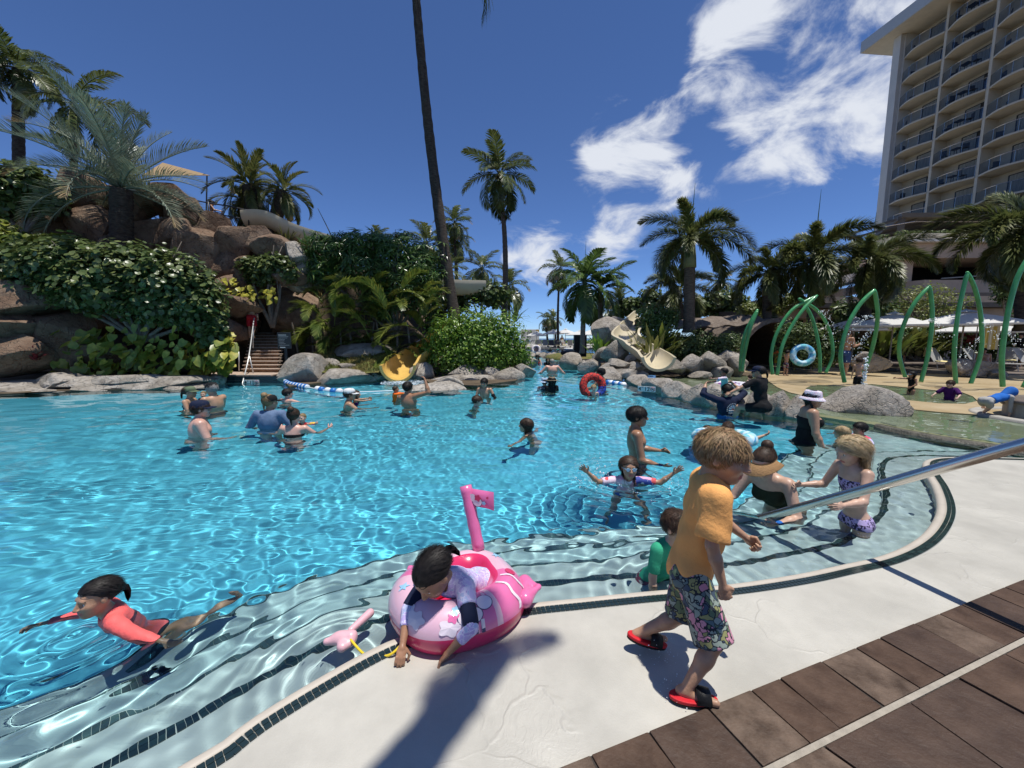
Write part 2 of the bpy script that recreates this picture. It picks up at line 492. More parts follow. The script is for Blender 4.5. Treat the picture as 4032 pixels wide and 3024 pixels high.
# water absorption painted by height: deep floor blue, fading to pale up the ramp
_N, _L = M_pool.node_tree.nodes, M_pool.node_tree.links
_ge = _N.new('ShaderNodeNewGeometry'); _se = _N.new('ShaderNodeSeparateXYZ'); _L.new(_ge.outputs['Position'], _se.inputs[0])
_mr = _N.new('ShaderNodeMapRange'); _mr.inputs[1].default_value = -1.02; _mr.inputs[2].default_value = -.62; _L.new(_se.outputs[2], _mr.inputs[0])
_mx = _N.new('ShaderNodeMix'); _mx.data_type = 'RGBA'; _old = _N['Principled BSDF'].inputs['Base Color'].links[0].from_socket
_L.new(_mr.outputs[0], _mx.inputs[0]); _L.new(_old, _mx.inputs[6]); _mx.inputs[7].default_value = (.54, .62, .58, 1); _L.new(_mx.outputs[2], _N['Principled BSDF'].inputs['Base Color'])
# wet film on the deck: fine curved ripple lines
_N, _L = M_deck.node_tree.nodes, M_deck.node_tree.links
_tc = _N.new('ShaderNodeTexCoord'); _nn = _N.new('ShaderNodeTexNoise'); _nn.inputs['Scale'].default_value = 2.2; _nn.inputs['Detail'].default_value = 3; _L.new(_tc.outputs['Object'], _nn.inputs['Vector'])
_va = _N.new('ShaderNodeVectorMath'); _va.operation = 'MULTIPLY_ADD'; _L.new(_nn.outputs['Color'], _va.inputs[0]); _va.inputs[1].default_value = (.55, .55, .2); _L.new(_tc.outputs['Object'], _va.inputs[2])
_vo = _N.new('ShaderNodeTexVoronoi'); _vo.feature = 'DISTANCE_TO_EDGE'; _vo.inputs['Scale'].default_value = 3.0; _L.new(_va.outputs[0], _vo.inputs['Vector'])
_r1 = _N.new('ShaderNodeMapRange'); _r1.interpolation_type = 'SMOOTHSTEP'; _r1.inputs[1].default_value = 0; _r1.inputs[2].default_value = .035; _r1.inputs[3].default_value = 1; _r1.inputs[4].default_value = 0; _L.new(_vo.outputs['Distance'], _r1.inputs[0])
_ns = _N.new('ShaderNodeTexNoise'); _ns.inputs['Scale'].default_value = 1.1; _L.new(_tc.outputs['Object'], _ns.inputs['Vector'])
_r2 = _N.new('ShaderNodeMapRange'); _r2.inputs[1].default_value = .48; _r2.inputs[2].default_value = .60; _L.new(_ns.outputs['Fac'], _r2.inputs[0])
_mu = _N.new('ShaderNodeMath'); _mu.operation = 'MULTIPLY'; _L.new(_r1.outputs[0], _mu.inputs[0]); _L.new(_r2.outputs[0], _mu.inputs[1])
_wv = _N.new('ShaderNodeTexNoise'); _wv.inputs['Scale'].default_value = 34; _wv.inputs['Detail'].default_value = 2; _wv.inputs['Distortion'].default_value = 1.5; _L.new(_va.outputs[0], _wv.inputs['Vector'])
_mw = _N.new('ShaderNodeMath'); _mw.operation = 'MULTIPLY'; _L.new(_wv.outputs['Fac'], _mw.inputs[0]); _L.new(_r2.outputs[0], _mw.inputs[1])
_ad = _N.new('ShaderNodeMath'); _ad.operation = 'MULTIPLY_ADD'; _L.new(_mw.outputs[0], _ad.inputs[0]); _ad.inputs[1].default_value = .6; _L.new(_mu.outputs[0], _ad.inputs[2])
_b1 = _N.new('ShaderNodeBump'); _b1.inputs['Strength'].default_value = .38; _b1.inputs['Distance'].default_value = .02; _L.new(_ad.outputs[0], _b1.inputs['Height'])
_ob = [n for n in _N if n.type == 'BUMP' and n != _b1][0]; _L.new(_ob.outputs[0], _b1.inputs['Normal']); _L.new(_b1.outputs[0], _N['Principled BSDF'].inputs['Normal'])

# ---------------------------------------------------------------- water
wm = bpy.data.materials.new('pool_water'); wm.use_nodes = True
N, L = wm.node_tree.nodes, wm.node_tree.links
N.remove(N['Principled BSDF'])
g = N.new('ShaderNodeBsdfGlass'); g.inputs['IOR'].default_value = 1.33; g.inputs['Roughness'].default_value = 0.0; g.inputs['Color'].default_value = (.83, .95, .985, 1)
L.new(g.outputs[0], N['Material Output'].inputs[0])
M_water = wm
rngw = np.random.default_rng(11)
_W = []
for i in range(76):
    Lw = .085 * (2.2 / .085) ** rngw.random(); th = rngw.normal(1.15, .85); _W.append((Lw, th, .00165 * Lw ** .93, rngw.random() * 6.28, rngw.uniform(.4, 1.1)))
def waves(X, Y, amp=1.0):
    Z = np.zeros_like(X)
    for (Lw, th, a, ph, q) in _W:
        k = 2 * PI / Lw
        Z += a * np.sin(k * (X * math.cos(th) + Y * math.sin(th)) + ph + 1.1 * np.sin(X * .9 * q + Y * 1.3 + ph) + .7 * np.sin(2.6 * X - 1.9 * q * Y + 2 * ph))
    patch = .85 + .35 * np.sin(X * .55 + 1.2 * np.sin(Y * .4)) * np.sin(Y * .8 + .7 * np.sin(X * .7))
    for (px, py, s, A, lam) in ((2480, 1880, .55, .012, .17), (300, 2500, .5, .008, .16), (2720, 2300, .35, .006, .12), (1330, 2590, .3, .005, .10), (2330, 1550, .9, .012, .3), (1560, 1500, 1.2, .02, .35)):
        c = gp(px, py, WZ); r = np.hypot(X - c.x, Y - c.y)
        Z += A * np.exp(-(r / s / 1.6) ** 2) * np.sin(2 * PI * r / lam)
    return Z * patch * amp
gx = np.concatenate([np.linspace(-40, -9, 150), np.arange(-9, -4, .05), np.arange(-4, -2.6, .024), np.arange(-2.6, 4.6, .013), np.arange(4.6, 9.6, .04)])
gy = np.concatenate([np.arange(.15, 3.4, .013), np.arange(3.4, 5, .020), np.arange(5, 9, .045), np.arange(9, 20, .08), np.linspace(20, 38, 100)])
X, Y = np.meshgrid(gx, gy)
Z = WZ + waves(X, Y)
# children paddling over the steps keep the shallows choppy
_rp = np.array([(p.x, p.y) for p in rim[::6]]); _near = Y < 6.0
_d = np.full(X.shape, 9.0); _xs, _ys = X[_near], Y[_near]; _dm = np.full(_xs.shape, 9.0)
for _q in _rp: _dm = np.minimum(_dm, np.hypot(_xs - _q[0], _ys - _q[1]))
_d[_near] = _dm; _mask = np.clip((2.3 - _d) / 1.2, 0, 1) * np.clip(_d / .25, .25, 1)
_r2 = np.random.default_rng(5); _Z2 = np.zeros_like(X)
for _i in range(34):
    _Lw = .075 * (.42 / .075) ** _r2.random(); _th = _r2.random() * 6.28; _k = 2 * PI / _Lw; _ph = _r2.random() * 6.28
    _Z2 += .00175 * _Lw ** .95 * np.sin(_k * (X * math.cos(_th) + Y * math.sin(_th)) + _ph + 1.4 * np.sin(2.1 * X + 1.7 * Y + _ph) + 1.1 * np.sin(3.3 * Y - 2.4 * X + 2 * _ph))
Z += _Z2 * _mask * (1 + .8 * np.clip((X - 1.0) / 1.2, 0, 1)) * (.8 + .5 * np.sin(1.7 * X + 1.1) * np.sin(2.3 * Y))
# the pool lies inside the rim: drop the cells under the deck
from mathutils.geometry import intersect_point_tri_2d
rp = np.array([(p.x, p.y) for p in offset(rim, .05)])
poly = np.concatenate([rp, np.array([(b.x, b.y) for b in back])])
def inside(px, py, poly):
    r = np.zeros(px.shape, bool); j = len(poly) - 1
    for i in range(len(poly)):
        xi, yi = poly[i]; xj, yj = poly[j]
        if yi != yj:
            c = ((yi > py) != (yj > py)) & (px < (xj - xi) * (py - yi) / (yj - yi) + xi); r ^= c
        j = i
    return r
n_ = len(gx); idx = np.arange(len(gy) - 1)[:, None] * n_ + np.arange(n_ - 1)[None]
F = np.stack([idx, idx + 1, idx + n_ + 1, idx + n_], -1).reshape(-1, 4)
cxy = ((X[:-1, :-1] + X[1:, 1:]) / 2, (Y[:-1, :-1] + Y[1:, 1:]) / 2)
keep = ~inside(cxy[0], cxy[1], poly)
F = F[keep.ravel()]
V = np.stack([X, Y, Z], -1).reshape(-1, 3)
used = np.unique(F); remap = np.full(len(V), -1); remap[used] = np.arange(len(used))
water = link('water', mesh_np('water', V[used], remap[F], M_water)); struct(water)
water.cycles.is_caustics_caster = True
def wz(x, y):
    return WZ

# ---------------------------------------------------------------- brown flagstone paving
M_stones = [mat('flagstone_a', (.050, .029, .019), .6, .2, vscale=7, bump=.5, bscale=14, col2=(.105, .066, .045)),
            mat('flagstone_b', (.046, .028, .020), .55, .25, bump=.5, bscale=12, vscale=6, col2=(.085, .054, .038)),
            mat('flagstone_c', (.050, .031, .020), .6, .25, bump=.5, bscale=16, vscale=9, col2=(.15, .105, .075))]
M_mortar = mat('light_mortar', (.36, .32, .26), .8, .3, var=.15, vscale=20, bump=.4, bscale=60)
M_joint = mat('dark_joint', (.035, .027, .022), .8)
e0, e1 = gp(2224, 3024), gp(4032, 2288); m0, m1 = gp(3040, 3024), gp(4032, 2534)
ed = (e1 - e0).normalized(); en = Vector((ed.y, -ed.x, 0))                       # along the edge, and away from the pool
wid = (m1 - e0).dot(en) * .5 + (m0 - e0).dot(en) * .5
pav = MB()
a = e0 - ed * 6; b_ = e0 + ed * 7
pav.prism([(a.x, a.y), (b_.x, b_.y), ((b_ + en * 6).x, (b_ + en * 6).y), ((a + en * 6).x, (a + en * 6).y)], -.05, .006)
paving = struct(pav.build('paving', M_joint))
rp_ = random.Random(5); s = -5.5; k = 0
while s < 6.5:
    w = rp_.uniform(.17, .30); sk = rp_.uniform(-.012, .012)
    q = [e0 + ed * (s + .004) + en * .002, e0 + ed * (s + w - .004) + en * .002, e0 + ed * (s + w - .004 + sk) + en * (wid - .012), e0 + ed * (s + .004 + sk * .6) + en * (wid - .012)]
    mb = MB(); mb.prism([(p.x, p.y) for p in q], -.02, .016 + rp_.uniform(-.002, .003))
    mb.build('paving_stone', M_stones[k % 3 if rp_.random() < .7 else 0], paving, bevel=.004); s += w; k += 1
mb = MB(); q = [e0 + ed * -5.5 + en * (wid - .010), e0 + ed * 6.5 + en * (wid - .010), e0 + ed * 6.5 + en * (wid + .012), e0 + ed * -5.5 + en * (wid + .012)]
mb.prism([(p.x, p.y) for p in q], -.02, .0125); mb.build('mortar_line', M_mortar, paving)
# irregular flags beyond: voronoi-like split of a strip by clipped half-planes
seeds = []
for i in range(-12, 15):
    for j in range(0, 6):
        seeds.append((i * .42 + rp_.uniform(-.13, .13) + (j % 2) * .2, wid + .21 + j * .40 + rp_.uniform(-.12, .12)))
def clip(poly, nx, ny, c):
    out = []
    for i in range(len(poly)):
        p, q = poly[i], poly[(i + 1) % len(poly)]; dpq = nx * p[0] + ny * p[1] - c; dq = nx * q[0] + ny * q[1] - c
        if dpq <= 0: out.append(p)
        if dpq * dq < 0:
            t = dpq / (dpq - dq); out.append((p[0] + (q[0] - p[0]) * t, p[1] + (q[1] - p[1]) * t))
    return out
for k, sd in enumerate(seeds):
    pl = [(sd[0] - .8, wid + .016), (sd[0] + .8, wid + .016), (sd[0] + .8, wid + 2.6), (sd[0] - .8, wid + 2.6)]
    for o in seeds:
        if o is sd: continue
        dx, dy = o[0] - sd[0], o[1] - sd[1]; d2 = math.hypot(dx, dy)
        if d2 > 1.3: continue
        pl = clip(pl, dx / d2, dy / d2, (dx * (o[0] + sd[0]) + dy * (o[1] + sd[1])) / 2 / d2 - .006)
        if not pl: break
    if len(pl) < 3: continue
    W_ = [e0 + ed * p[0] + en * p[1] for p in pl]
    if max(w.y for w in W_) < .3: continue
    mb = MB(); mb.prism([(p.x, p.y) for p in W_], -.02, .017 + rp_.uniform(-.003, .003)); mb.build('paving_stone', M_stones[rp_.randrange(3)], paving, bevel=.004)

# ---------------------------------------------------------------- banks, ground, sea
M_ground = mat('ground_soil', (.10, .075, .05), .9, .2, var=.3, vscale=1.5, bump=.4, bscale=12)
M_grass = mat('lawn', (.085, .12, .03), .9, .2, vscale=3.0, col2=(.20, .15, .06), bump=.6, bscale=60)
M_sea = mat('sea_water', (.02, .07, .13), .25, .5, bump=.3, bscale=.4)
gmb = MB(); gmb.add([(-9000, -4000, -2.4), (9000, -4000, -2.4), (9000, 12000, -2.4), (-9000, 12000, -2.4)], [[0, 1, 2, 3]])
struct(gmb.build('ground', M_ground))
smb = MB(); smb.add([(-9000, 92, -2.3), (9000, 92, -2.3), (9000, 11990, -2.3), (-9000, 11990, -2.3)], [[0, 1, 2, 3]])
struct(smb.build('sea', M_sea))
def w2(*pts): return [tuple(gp(x, y, WZ)[:2]) for (x, y) in pts]
lb = w2((0, 1556), (250, 1543), (550, 1533), (760, 1528), (835, 1500), (1105, 1497), (1140, 1526), (1300, 1505), (1480, 1494), (1530, 1488), (1650, 1486), (1700, 1516), (1880, 1522), (2030, 1502), (2062, 1480), (2050, 1445), (2040, 1425))
mb = MB(); mb.prism([(-40, 9.2), (-14, 11.2)] + lb + [(1.0, 33.5), (-2, 36), (-60, 60), (-60, 9)], -1.12, -.02)
left_bank = struct(mb.build('terrace', M_ground))
rb = w2((2240, 1424), (2300, 1452), (2420, 1466), (2470, 1490))
mb = MB(); mb.prism(rb + [(5.0, 15.6), (14, 16.5), (60, 17), (60, 60), (5.5, 42), (3.6, 34)], -1.12, .02)
right_bank = struct(mb.build('garden_bed', M_ground))
mb = MB(); mb.prism([(-60, 47.5), (60, 47.5), (70, 92), (-70, 92)], -2.3, .34)
struct(mb.build('beach_terrace', M_concrete))
# far pool, a little higher, behind a low stone wall
mb = MB(); mb.prism([(-20, 35.2), (8, 35.2), (14, 47.4), (-20, 47.4)], -1.1, -.3)
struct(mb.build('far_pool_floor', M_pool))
gx = np.linspace(-20, 12, 220); gy = np.linspace(35.0, 47.6, 110); X, Y = np.meshgrid(gx, gy); n_ = len(gx); idx = np.arange(len(gy) - 1)[:, None] * n_ + np.arange(n_ - 1)[None]
fw = link('far_pool_water', mesh_np('far_pool_water', np.stack([X, Y, .20 + 1.3 * waves(X, Y)], -1).reshape(-1, 3), np.stack([idx, idx + 1, idx + n_ + 1, idx + n_], -1).reshape(-1, 4), M_water)); struct(fw)
fw.cycles.is_caustics_caster = True

# ================================================================ rocks and the splash zone
M_rg = rock_mat('grey_rock', (.30, .265, .22), (.46, .42, .37), (.12, .10, .085))
M_rb = rock_mat('brown_rock', (.175, .110, .072), (.30, .215, .150), (.052, .035, .026), .8)
M_rw = rock_mat('pale_rock', (.42, .38, .32), (.56, .52, .46), (.17, .15, .13), 1.4)
_seed = [100]
def rockset(name, label, cat, lst, m, part='boulder', sub=4):
    D0 = lst[0][4]; root = empty(name, (0, 0, 0))
    for it in lst:
        px, py, w, h, D = it[:5]; _seed[0] += 1
        c = dp(px, py, D); s = pxm(D)
        r_ = random.Random(_seed[0])
        sz = (w * s * .60, max(w, h) * s * .5 * r_.uniform(.8, 1.1), h * s * .62)
        rock(part, c, sz, _seed[0], it[5] if len(it) > 5 else m, root, r_.uniform(-.5, .5), sub=sub, chops=15, lo=.42, hi=.88, rough=.035)
    tag(root, label, cat); return root

# hill behind the cliff
gx = np.linspace(-60, -3.1, 90); gy = np.linspace(17.0, 60, 60); X, Y = np.meshgrid(gx, gy)
Hh = 6.6 * np.clip((-3.0 - X) / 8, 0, 1) ** .8 * np.clip((Y - 18.9) / 1.4, 0, 1) ** .7
Hh = Hh * np.clip((58 - Y) / 20, 0.0, 1) + .12
Hh += .25 * np.sin(X * .9 + 2 * np.sin(Y * .7)) * np.clip(Hh / 3, 0, 1)
n_ = len(gx); idx = np.arange(len(gy) - 1)[:, None] * n_ + np.arange(n_ - 1)[None]
hill = struct(link('hillside', mesh_np('hillside', np.stack([X, Y, Hh], -1).reshape(-1, 3), np.stack([idx, idx + 1, idx + n_ + 1, idx + n_], -1).reshape(-1, 4), M_ground)))
# grassy slope beside the stairs
gx = np.linspace(-8.25, -4.9, 30); gy = np.linspace(14.6, 18.6, 30); X, Y = np.meshgrid(gx, gy)
Hh = .17 + .35 * np.clip((Y - 14.4), 0, 4) + .05 * np.sin(X * 3 + Y * 2)
n_ = len(gx); idx = np.arange(len(gy) - 1)[:, None] * n_ + np.arange(n_ - 1)[None]
struct(link('grass_slope', mesh_np('grass_slope', np.stack([X, Y, Hh], -1).reshape(-1, 3), np.stack([idx, idx + 1, idx + n_ + 1, idx + n_], -1).reshape(-1, 4), M_grass)))

rockset('rock_cliff', 'tall brown rock cliff behind the big leafy bush on the left', 'cliff',
    [(340, 790, 230, 190, 18), (215, 890, 230, 210, 17.6), (90, 880, 200, 200, 19), (560, 800, 200, 150, 18), (660, 790, 150, 120, 18.2), (745, 850, 150, 190, 18.2), (600, 930, 230, 160, 17.4),
     (420, 930, 210, 200, 17.2), (720, 960, 200, 190, 17.3), (800, 1000, 130, 230, 17.4), (500, 1020, 220, 140, 16.8), (330, 1010, 220, 160, 16.8), (640, 1060, 260, 160, 16.8), (170, 1050, 260, 240, 16.8), (30, 1020, 220, 240, 17),
     (450, 1180, 500, 300, 17), (750, 1180, 300, 300, 17), (150, 1250, 400, 350, 16.5)], M_rb)
rockset('rock_slope', 'jumbled brown boulders stepping down beside the stairs', 'rocks',
    [(865, 915, 150, 170, 18.4), (935, 960, 120, 170, 18), (1010, 945, 170, 120, 18.2), (880, 1060, 120, 120, 17.6), (955, 1065, 120, 110, 17.4), (1085, 985, 150, 90, 18), (1170, 1010, 120, 90, 18, M_rg),
     (1130, 1085, 160, 120, 17.5), (905, 1130, 170, 100, 17.2), (930, 1205, 180, 140, 17), (875, 1295, 170, 150, 16.5), (970, 1310, 120, 130, 18.6), (1180, 1075, 110, 120, 18, M_rw), (1040, 1150, 180, 180, 18.8), (1150, 1220, 220, 220, 19)], M_rb)
rockset('rock_outcrop', 'dark layered rock outcrop at the left edge of the pool', 'rocks',
    [(40, 1180, 330, 150, 13.2), (20, 1300, 330, 130, 13), (90, 1400, 300, 170, 12.9), (230, 1330, 230, 260, 13.6), (-200, 1250, 400, 400, 13), (330, 1420, 260, 190, 13.8)], M_rb)
rockset('rock_edging', 'smooth pale rocks along the left pool edge below the bushes', 'rocks',
    [(20, 1550, 260, 40, 12.0), (210, 1546, 220, 36, 12.2), (130, 1535, 260, 70, 12.3), (430, 1525, 260, 60, 12.7), (700, 1518, 240, 55, 13.1), (560, 1500, 300, 70, 13.4), (70, 1525, 300, 80, 12.6), (235, 1515, 210, 85, 12.7), (350, 1512, 230, 95, 12.9), (480, 1520, 200, 60, 13), (620, 1505, 380, 80, 13.3), (780, 1510, 190, 55, 13.6), (-150, 1535, 300, 90, 12.3), (850, 1500, 110, 45, 14)], M_rg)
rockset('rock_bank', 'grey boulders on the grassy bank between the sign and the yellow slide', 'rocks',
    [(1210, 1468, 190, 125, 14.6), (1330, 1495, 240, 70, 14.7), (1425, 1395, 230, 85, 17), (1300, 1440, 70, 50, 15.6), (1380, 1450, 100, 45, 15.4), (1430, 1455, 50, 45, 15.6), (1400, 1490, 120, 60, 15), (1470, 1480, 110, 60, 15.2)], M_rg)
rockset('rock_island', 'low grey rocks ringing the round green bush in the pool', 'rocks',
    [(1650, 1470, 110, 80, 15.6), (1770, 1502, 190, 70, 15.3), (1890, 1502, 170, 65, 15.2), (1985, 1488, 150, 75, 15.6), (2065, 1465, 100, 80, 16.2), (1840, 1480, 200, 80, 16), (1950, 1470, 180, 80, 16.4), (2080, 1430, 70, 50, 19), (1500, 1450, 110, 110, 16.2, M_rw)], M_rg)
turt = rockset('turtle_rock', 'pale flat boulder carrying two turtle sculptures in the pool', 'rock', [(1735, 1525, 235, 72, 12.9), (1700, 1555, 210, 40, 12.6), (1765, 1503, 130, 40, 13.3)], M_rw)
rockset('rock_mound', 'tall grey rock formation beside the right hand water slide', 'rocks',
    [(2400, 1315, 130, 140, 19), (2450, 1275, 110, 60, 20), (2370, 1340, 60, 110, 19.2), (2430, 1385, 120, 100, 17.4), (2370, 1400, 90, 60, 18), (2440, 1440, 170, 50, 16), (2330, 1440, 100, 70, 17.5), (2255, 1432, 90, 75, 20), (2295, 1445, 60, 60, 18.6),
     (2390, 1460, 110, 60, 15.6), (2460, 1475, 110, 45, 15), (2510, 1450, 110, 50, 15.4), (2490, 1415, 80, 50, 16.2), (2530, 1475, 60, 30, 14.8), (2400, 1475, 110, 60, 14.9)], M_rg)
rockset('rock_border', 'grey boulders under the hedge right of the slide exit', 'rocks',
    [(2665, 1450, 100, 60, 15.4), (2720, 1440, 150, 90, 15.8), (2800, 1440, 130, 100, 15.8), (2870, 1415, 130, 80, 16.4), (2845, 1460, 80, 60, 15.2), (2900, 1440, 60, 80, 15.8), (2760, 1475, 90, 30, 15)], M_rg)
rockset('deck_boulders', 'three low boulders lying before the right hand sun loungers', 'rocks', [(3770, 1450, 80, 70, 15.6), (3850, 1455, 120, 80, 15.4), (3920, 1470, 90, 50, 15)], M_rg)
rockset('deck_boulder', 'single grey boulder behind the man in blue shorts', 'rock', [(3420, 1425, 130, 70, 16)], M_rg)
# wall of grey stones between the pool and the splash zone
wall = empty('rock_wall'); tag(wall, 'curved low wall of fitted grey stones before the splash zone', 'wall')
wp = [(2490, 1492), (2560, 1532), (2640, 1556), (2720, 1573), (2800, 1590), (2880, 1604), (2960, 1617), (3040, 1629), (3120, 1640), (3215, 1652)]
for i in range(len(wp) - 1):
    a, b_ = gp(*wp[i], WZ), gp(*wp[i + 1], WZ); c = (a + b_) / 2; d = b_ - a; _seed[0] += 1
    hgt = .30 if i == 0 else .42 + .05 * math.sin(i * 2.1)
    rock('stone', c + Vector((0, .14, .08)), (d.length * .66, .40, hgt * 1.0), _seed[0], M_rg, wall, math.atan2(d.y, d.x), chops=12, lo=.66, hi=.86, rough=.04)
rockset('wall_boulder', 'large smooth grey boulder ending the splash wall behind the hatted woman', 'rock', [(3375, 1600, 270, 140, 8.3)], M_rg)
# far low stone wall
fwall = empty('far_wall'); tag(fwall, 'low stone wall holding back the far upper pool', 'wall')
for i in range(9):
    _seed[0] += 1; p = gp(2030 + i * 26, 1416, 0.0)
    rock('stone', (p.x, 34.6 - .12 * i, .02), (.42, .4, .36), _seed[0], M_rg, fwall, .2 * i, chops=10, sub=3)

M_sand = mat('sand_plaster', (.34, .245, .125), .5, .4, vscale=1.2, col2=(.45, .36, .22), bump=.25, bscale=25)
M_green = mat('algae_floor', (.32, .295, .15), .6, .4, vscale=2.5, col2=(.43, .385, .21))
M_grey2 = mat('wet_stone', (.14, .11, .09), .35, .5, vscale=2.0, col2=(.24, .20, .165), bump=.2, bscale=20)
M_sill = mat('dark_sill', (.06, .055, .04), .4, .5, vscale=8, col2=(.16, .14, .10), bump=.8, bscale=30)
sill_px = [(3460, 1668), (3560, 1690), (3700, 1715), (3850, 1738), (4032, 1765), (4500, 1830)]
front = [gp(2470, 1480, WZ), gp(2500, 1488, WZ)] + [gp(x, y - 8, WZ) for x, y in wp[1:]] + [gp(x, y, 0) for x, y in sill_px]
mb = MB(); mb.prism([(p.x, p.y) for p in front] + [(20, 6), (22, 24), (5.2, 24)], -1.1, -.03)
splash = struct(mb.build('splash_pool_floor', M_green)); recv(splash)
sweep([gp(x, y, 0) for x, y in sill_px], [(.10, -.2), (.09, -.03), (.04, -.005), (-.04, .0), (-.09, -.02), (-.10, -.3)][::-1], M_sill, 'sill', splash)
def flat(name, px, z, m, thick=.05, parent=None, z0=None):
    mb = MB(); mb.prism([tuple(gp(x, y, z)[:2]) for x, y in px], z - thick, z); o = mb.build(name, m, parent); return o
sand_px = [(2740, 1459), (2960, 1466), (3010, 1490), (3060, 1524), (3110, 1545), (3180, 1560), (3260, 1572), (3170, 1530), (3200, 1514), (3330, 1520), (3430, 1512), (3560, 1524), (3700, 1538), (3790, 1545), (3830, 1560), (3850, 1578), (3800, 1590),
           (3700, 1588), (3600, 1578), (3470, 1566), (3480, 1592), (3560, 1608), (3700, 1622), (3850, 1632), (4000, 1640), (4500, 1660), (5200, 1560), (4800, 1480), (4032, 1478), (3600, 1470), (3300, 1448), (3000, 1440), (2780, 1448)]
sand = struct(flat('sand_beach', sand_px, .035, M_sand)); recv(sand)
M_patch = mat('darker_plaster', (.22, .17, .10), .5, .4, vscale=3, col2=(.32, .25, .15))
for k, (x, y, w, h) in enumerate([(3200, 1500, 70, 9), (3150, 1512, 55, 7), (3290, 1488, 60, 6), (3700, 1520, 60, 7), (3760, 1530, 60, 8), (3220, 1482, 50, 4)]):
    mb = MB(); c = gp(x, y, .041); sx = w * pxm(c.y); sy = h * 14 * pxm(c.y) * .55
    mb.prism([(c.x + sx * math.cos(q) * (1 + .15 * math.sin(3 * q + k)), c.y + sy * math.sin(q) * (1 + .1 * math.cos(2 * q + k))) for q in [i * PI / 12 for i in range(24)]], .0, .041)
    mb.build('stone_patch', M_patch, sand)
# upper paved terrace of the loungers
mb = MB(); pts = [gp(2850, 1432, .10), gp(3250, 1440, .10), gp(3600, 1460, .10), gp(4032, 1472, .10), gp(4700, 1500, .10)]
mb.prism([(p.x, p.y) for p in pts] + [(45, 20), (45, 40), (9, 40)], -.3, .10)
terr = struct(mb.build('lounge_terrace', M_grey2))
# thin water over the splash floor
gx = np.arange(4.2, 16, .05); gy = np.arange(5.0, 16.6, .05); X, Y = np.meshgrid(gx, gy)
fp = np.array([(p.x, p.y) for p in front] + [(20, 6), (22, 24), (5.2, 24)])
n_ = len(gx); idx = np.arange(len(gy) - 1)[:, None] * n_ + np.arange(n_ - 1)[None]; F = np.stack([idx, idx + 1, idx + n_ + 1, idx + n_], -1).reshape(-1, 4)
F = F[inside((X[:-1, :-1] + X[1:, 1:]) / 2, (Y[:-1, :-1] + Y[1:, 1:]) / 2, fp).ravel()]
V = np.stack([X, Y, .02 + .35 * waves(X * 1.6, Y * 1.6)], -1).reshape(-1, 3); used = np.unique(F); remap = np.full(len(V), -1); remap[used] = np.arange(len(used))
sw = struct(link('splash_water', mesh_np('splash_water', V[used], remap[F], M_water))); sw.cycles.is_caustics_caster = True
# round stone platform at the right edge
c = gp(4230, 1650, .05)
mb = MB(); mb.lathe([(1.30, -.2), (1.30, .05), (1.26, .07), (1.12, .07), (1.10, .02), (1.10, -.1)], 48, (0, 0, 0), cap=False)
plat = empty('round_platform', (c.x, c.y, 0)); tag(plat, 'low round stone platform with a water moat at the right edge', 'platform')
mb.build('moat_rim', M_concrete, plat, smooth=True)
mb = MB(); mb.lathe([(.86, -.15), (.86, .30), (.84, .31)], 48, (0, 0, 0), cap=False); mb.build('wall', M_concrete, plat)
mb = MB(); mb.lathe([(.90, .30), (.92, .32), (.92, .36), (.90, .38), (.0, .385)], 48, (0, 0, 0), cap=False); mb.build('slab', M_grey2, plat, smooth=True)

# ================================================================ slides, stairs, arches, signs
def uslide(name, label, pts, rad, m, wall=.10, a0=-10, a1=190, lead=10, zoff=0):
    P = catmull(pts, 12); n = 17; prof = []
    for i in range(n):
        q = R(a0 + (a1 - a0) * i / (n - 1)); prof.append((math.cos(q), -math.sin(q)))
    V = []; F = []
    for i, p in enumerate(P):
        t = P[min(i + 1, len(P) - 1)] - P[max(i - 1, 0)]; t.normalize(); sd = t.cross(Vector((0, 0, 1))).normalized(); up = sd.cross(t).normalized()
        for rr in (rad, rad - wall):
            for (x, z) in prof: V.append(p + sd * x * rr + up * (z * rr + rad))
    k = 2 * n
    for i in range(len(P) - 1):
        for j in range(n - 1):
            a = i * k + j; F.append([a, a + 1, a + k + 1, a + k]); a += n; F.append([a, a + k, a + k + 1, a + 1])
        for j in (0, n - 1):
            a = i * k + j; f_ = [a, a + k, a + k + n, a + n]; F.append(f_ if j == 0 else f_[::-1])
    for i in (0, len(P) - 1):
        for j in range(n - 1):
            a = i * k + j; f_ = [a, a + n, a + n + 1, a + 1]; F.append(f_ if i == 0 else f_[::-1])
    mb = MB(); mb.add(V, F); me = autosmooth(mb.mesh(name, m, True), 50); root = empty(name, (0, 0, 0)); tag(root, label, 'slide')
    link('chute', me, root); return root
M_cream = mat('cream_fibreglass', (.60, .52, .36), .35, .5, var=.06, vscale=2, coat=.3)
M_yellow = mat('yellow_fibreglass', (.68, .44, .12), .3, .5, var=.1, vscale=3, coat=.3)
uslide('water_slide', 'cream water slide winding down grey rocks to the splash pool', [dp(2545, 1262, 20.5), dp(2490, 1318, 18.8), dp(2462, 1362, 17.6), dp(2508, 1400, 16.6), dp(2566, 1440, 15.4), dp(2590, 1464, 14.4)], .62, M_cream, a0=8, a1=172)
uslide('water_slide', 'yellow slide mouth opening to the pool beside the round bush', [dp(1800, 1330, 18.8), dp(1700, 1400, 17.4), dp(1610, 1465, 16.0), dp(1575, 1500, 15.0), dp(1568, 1508, 14.6)], .66, M_yellow, a0=0, a1=180)
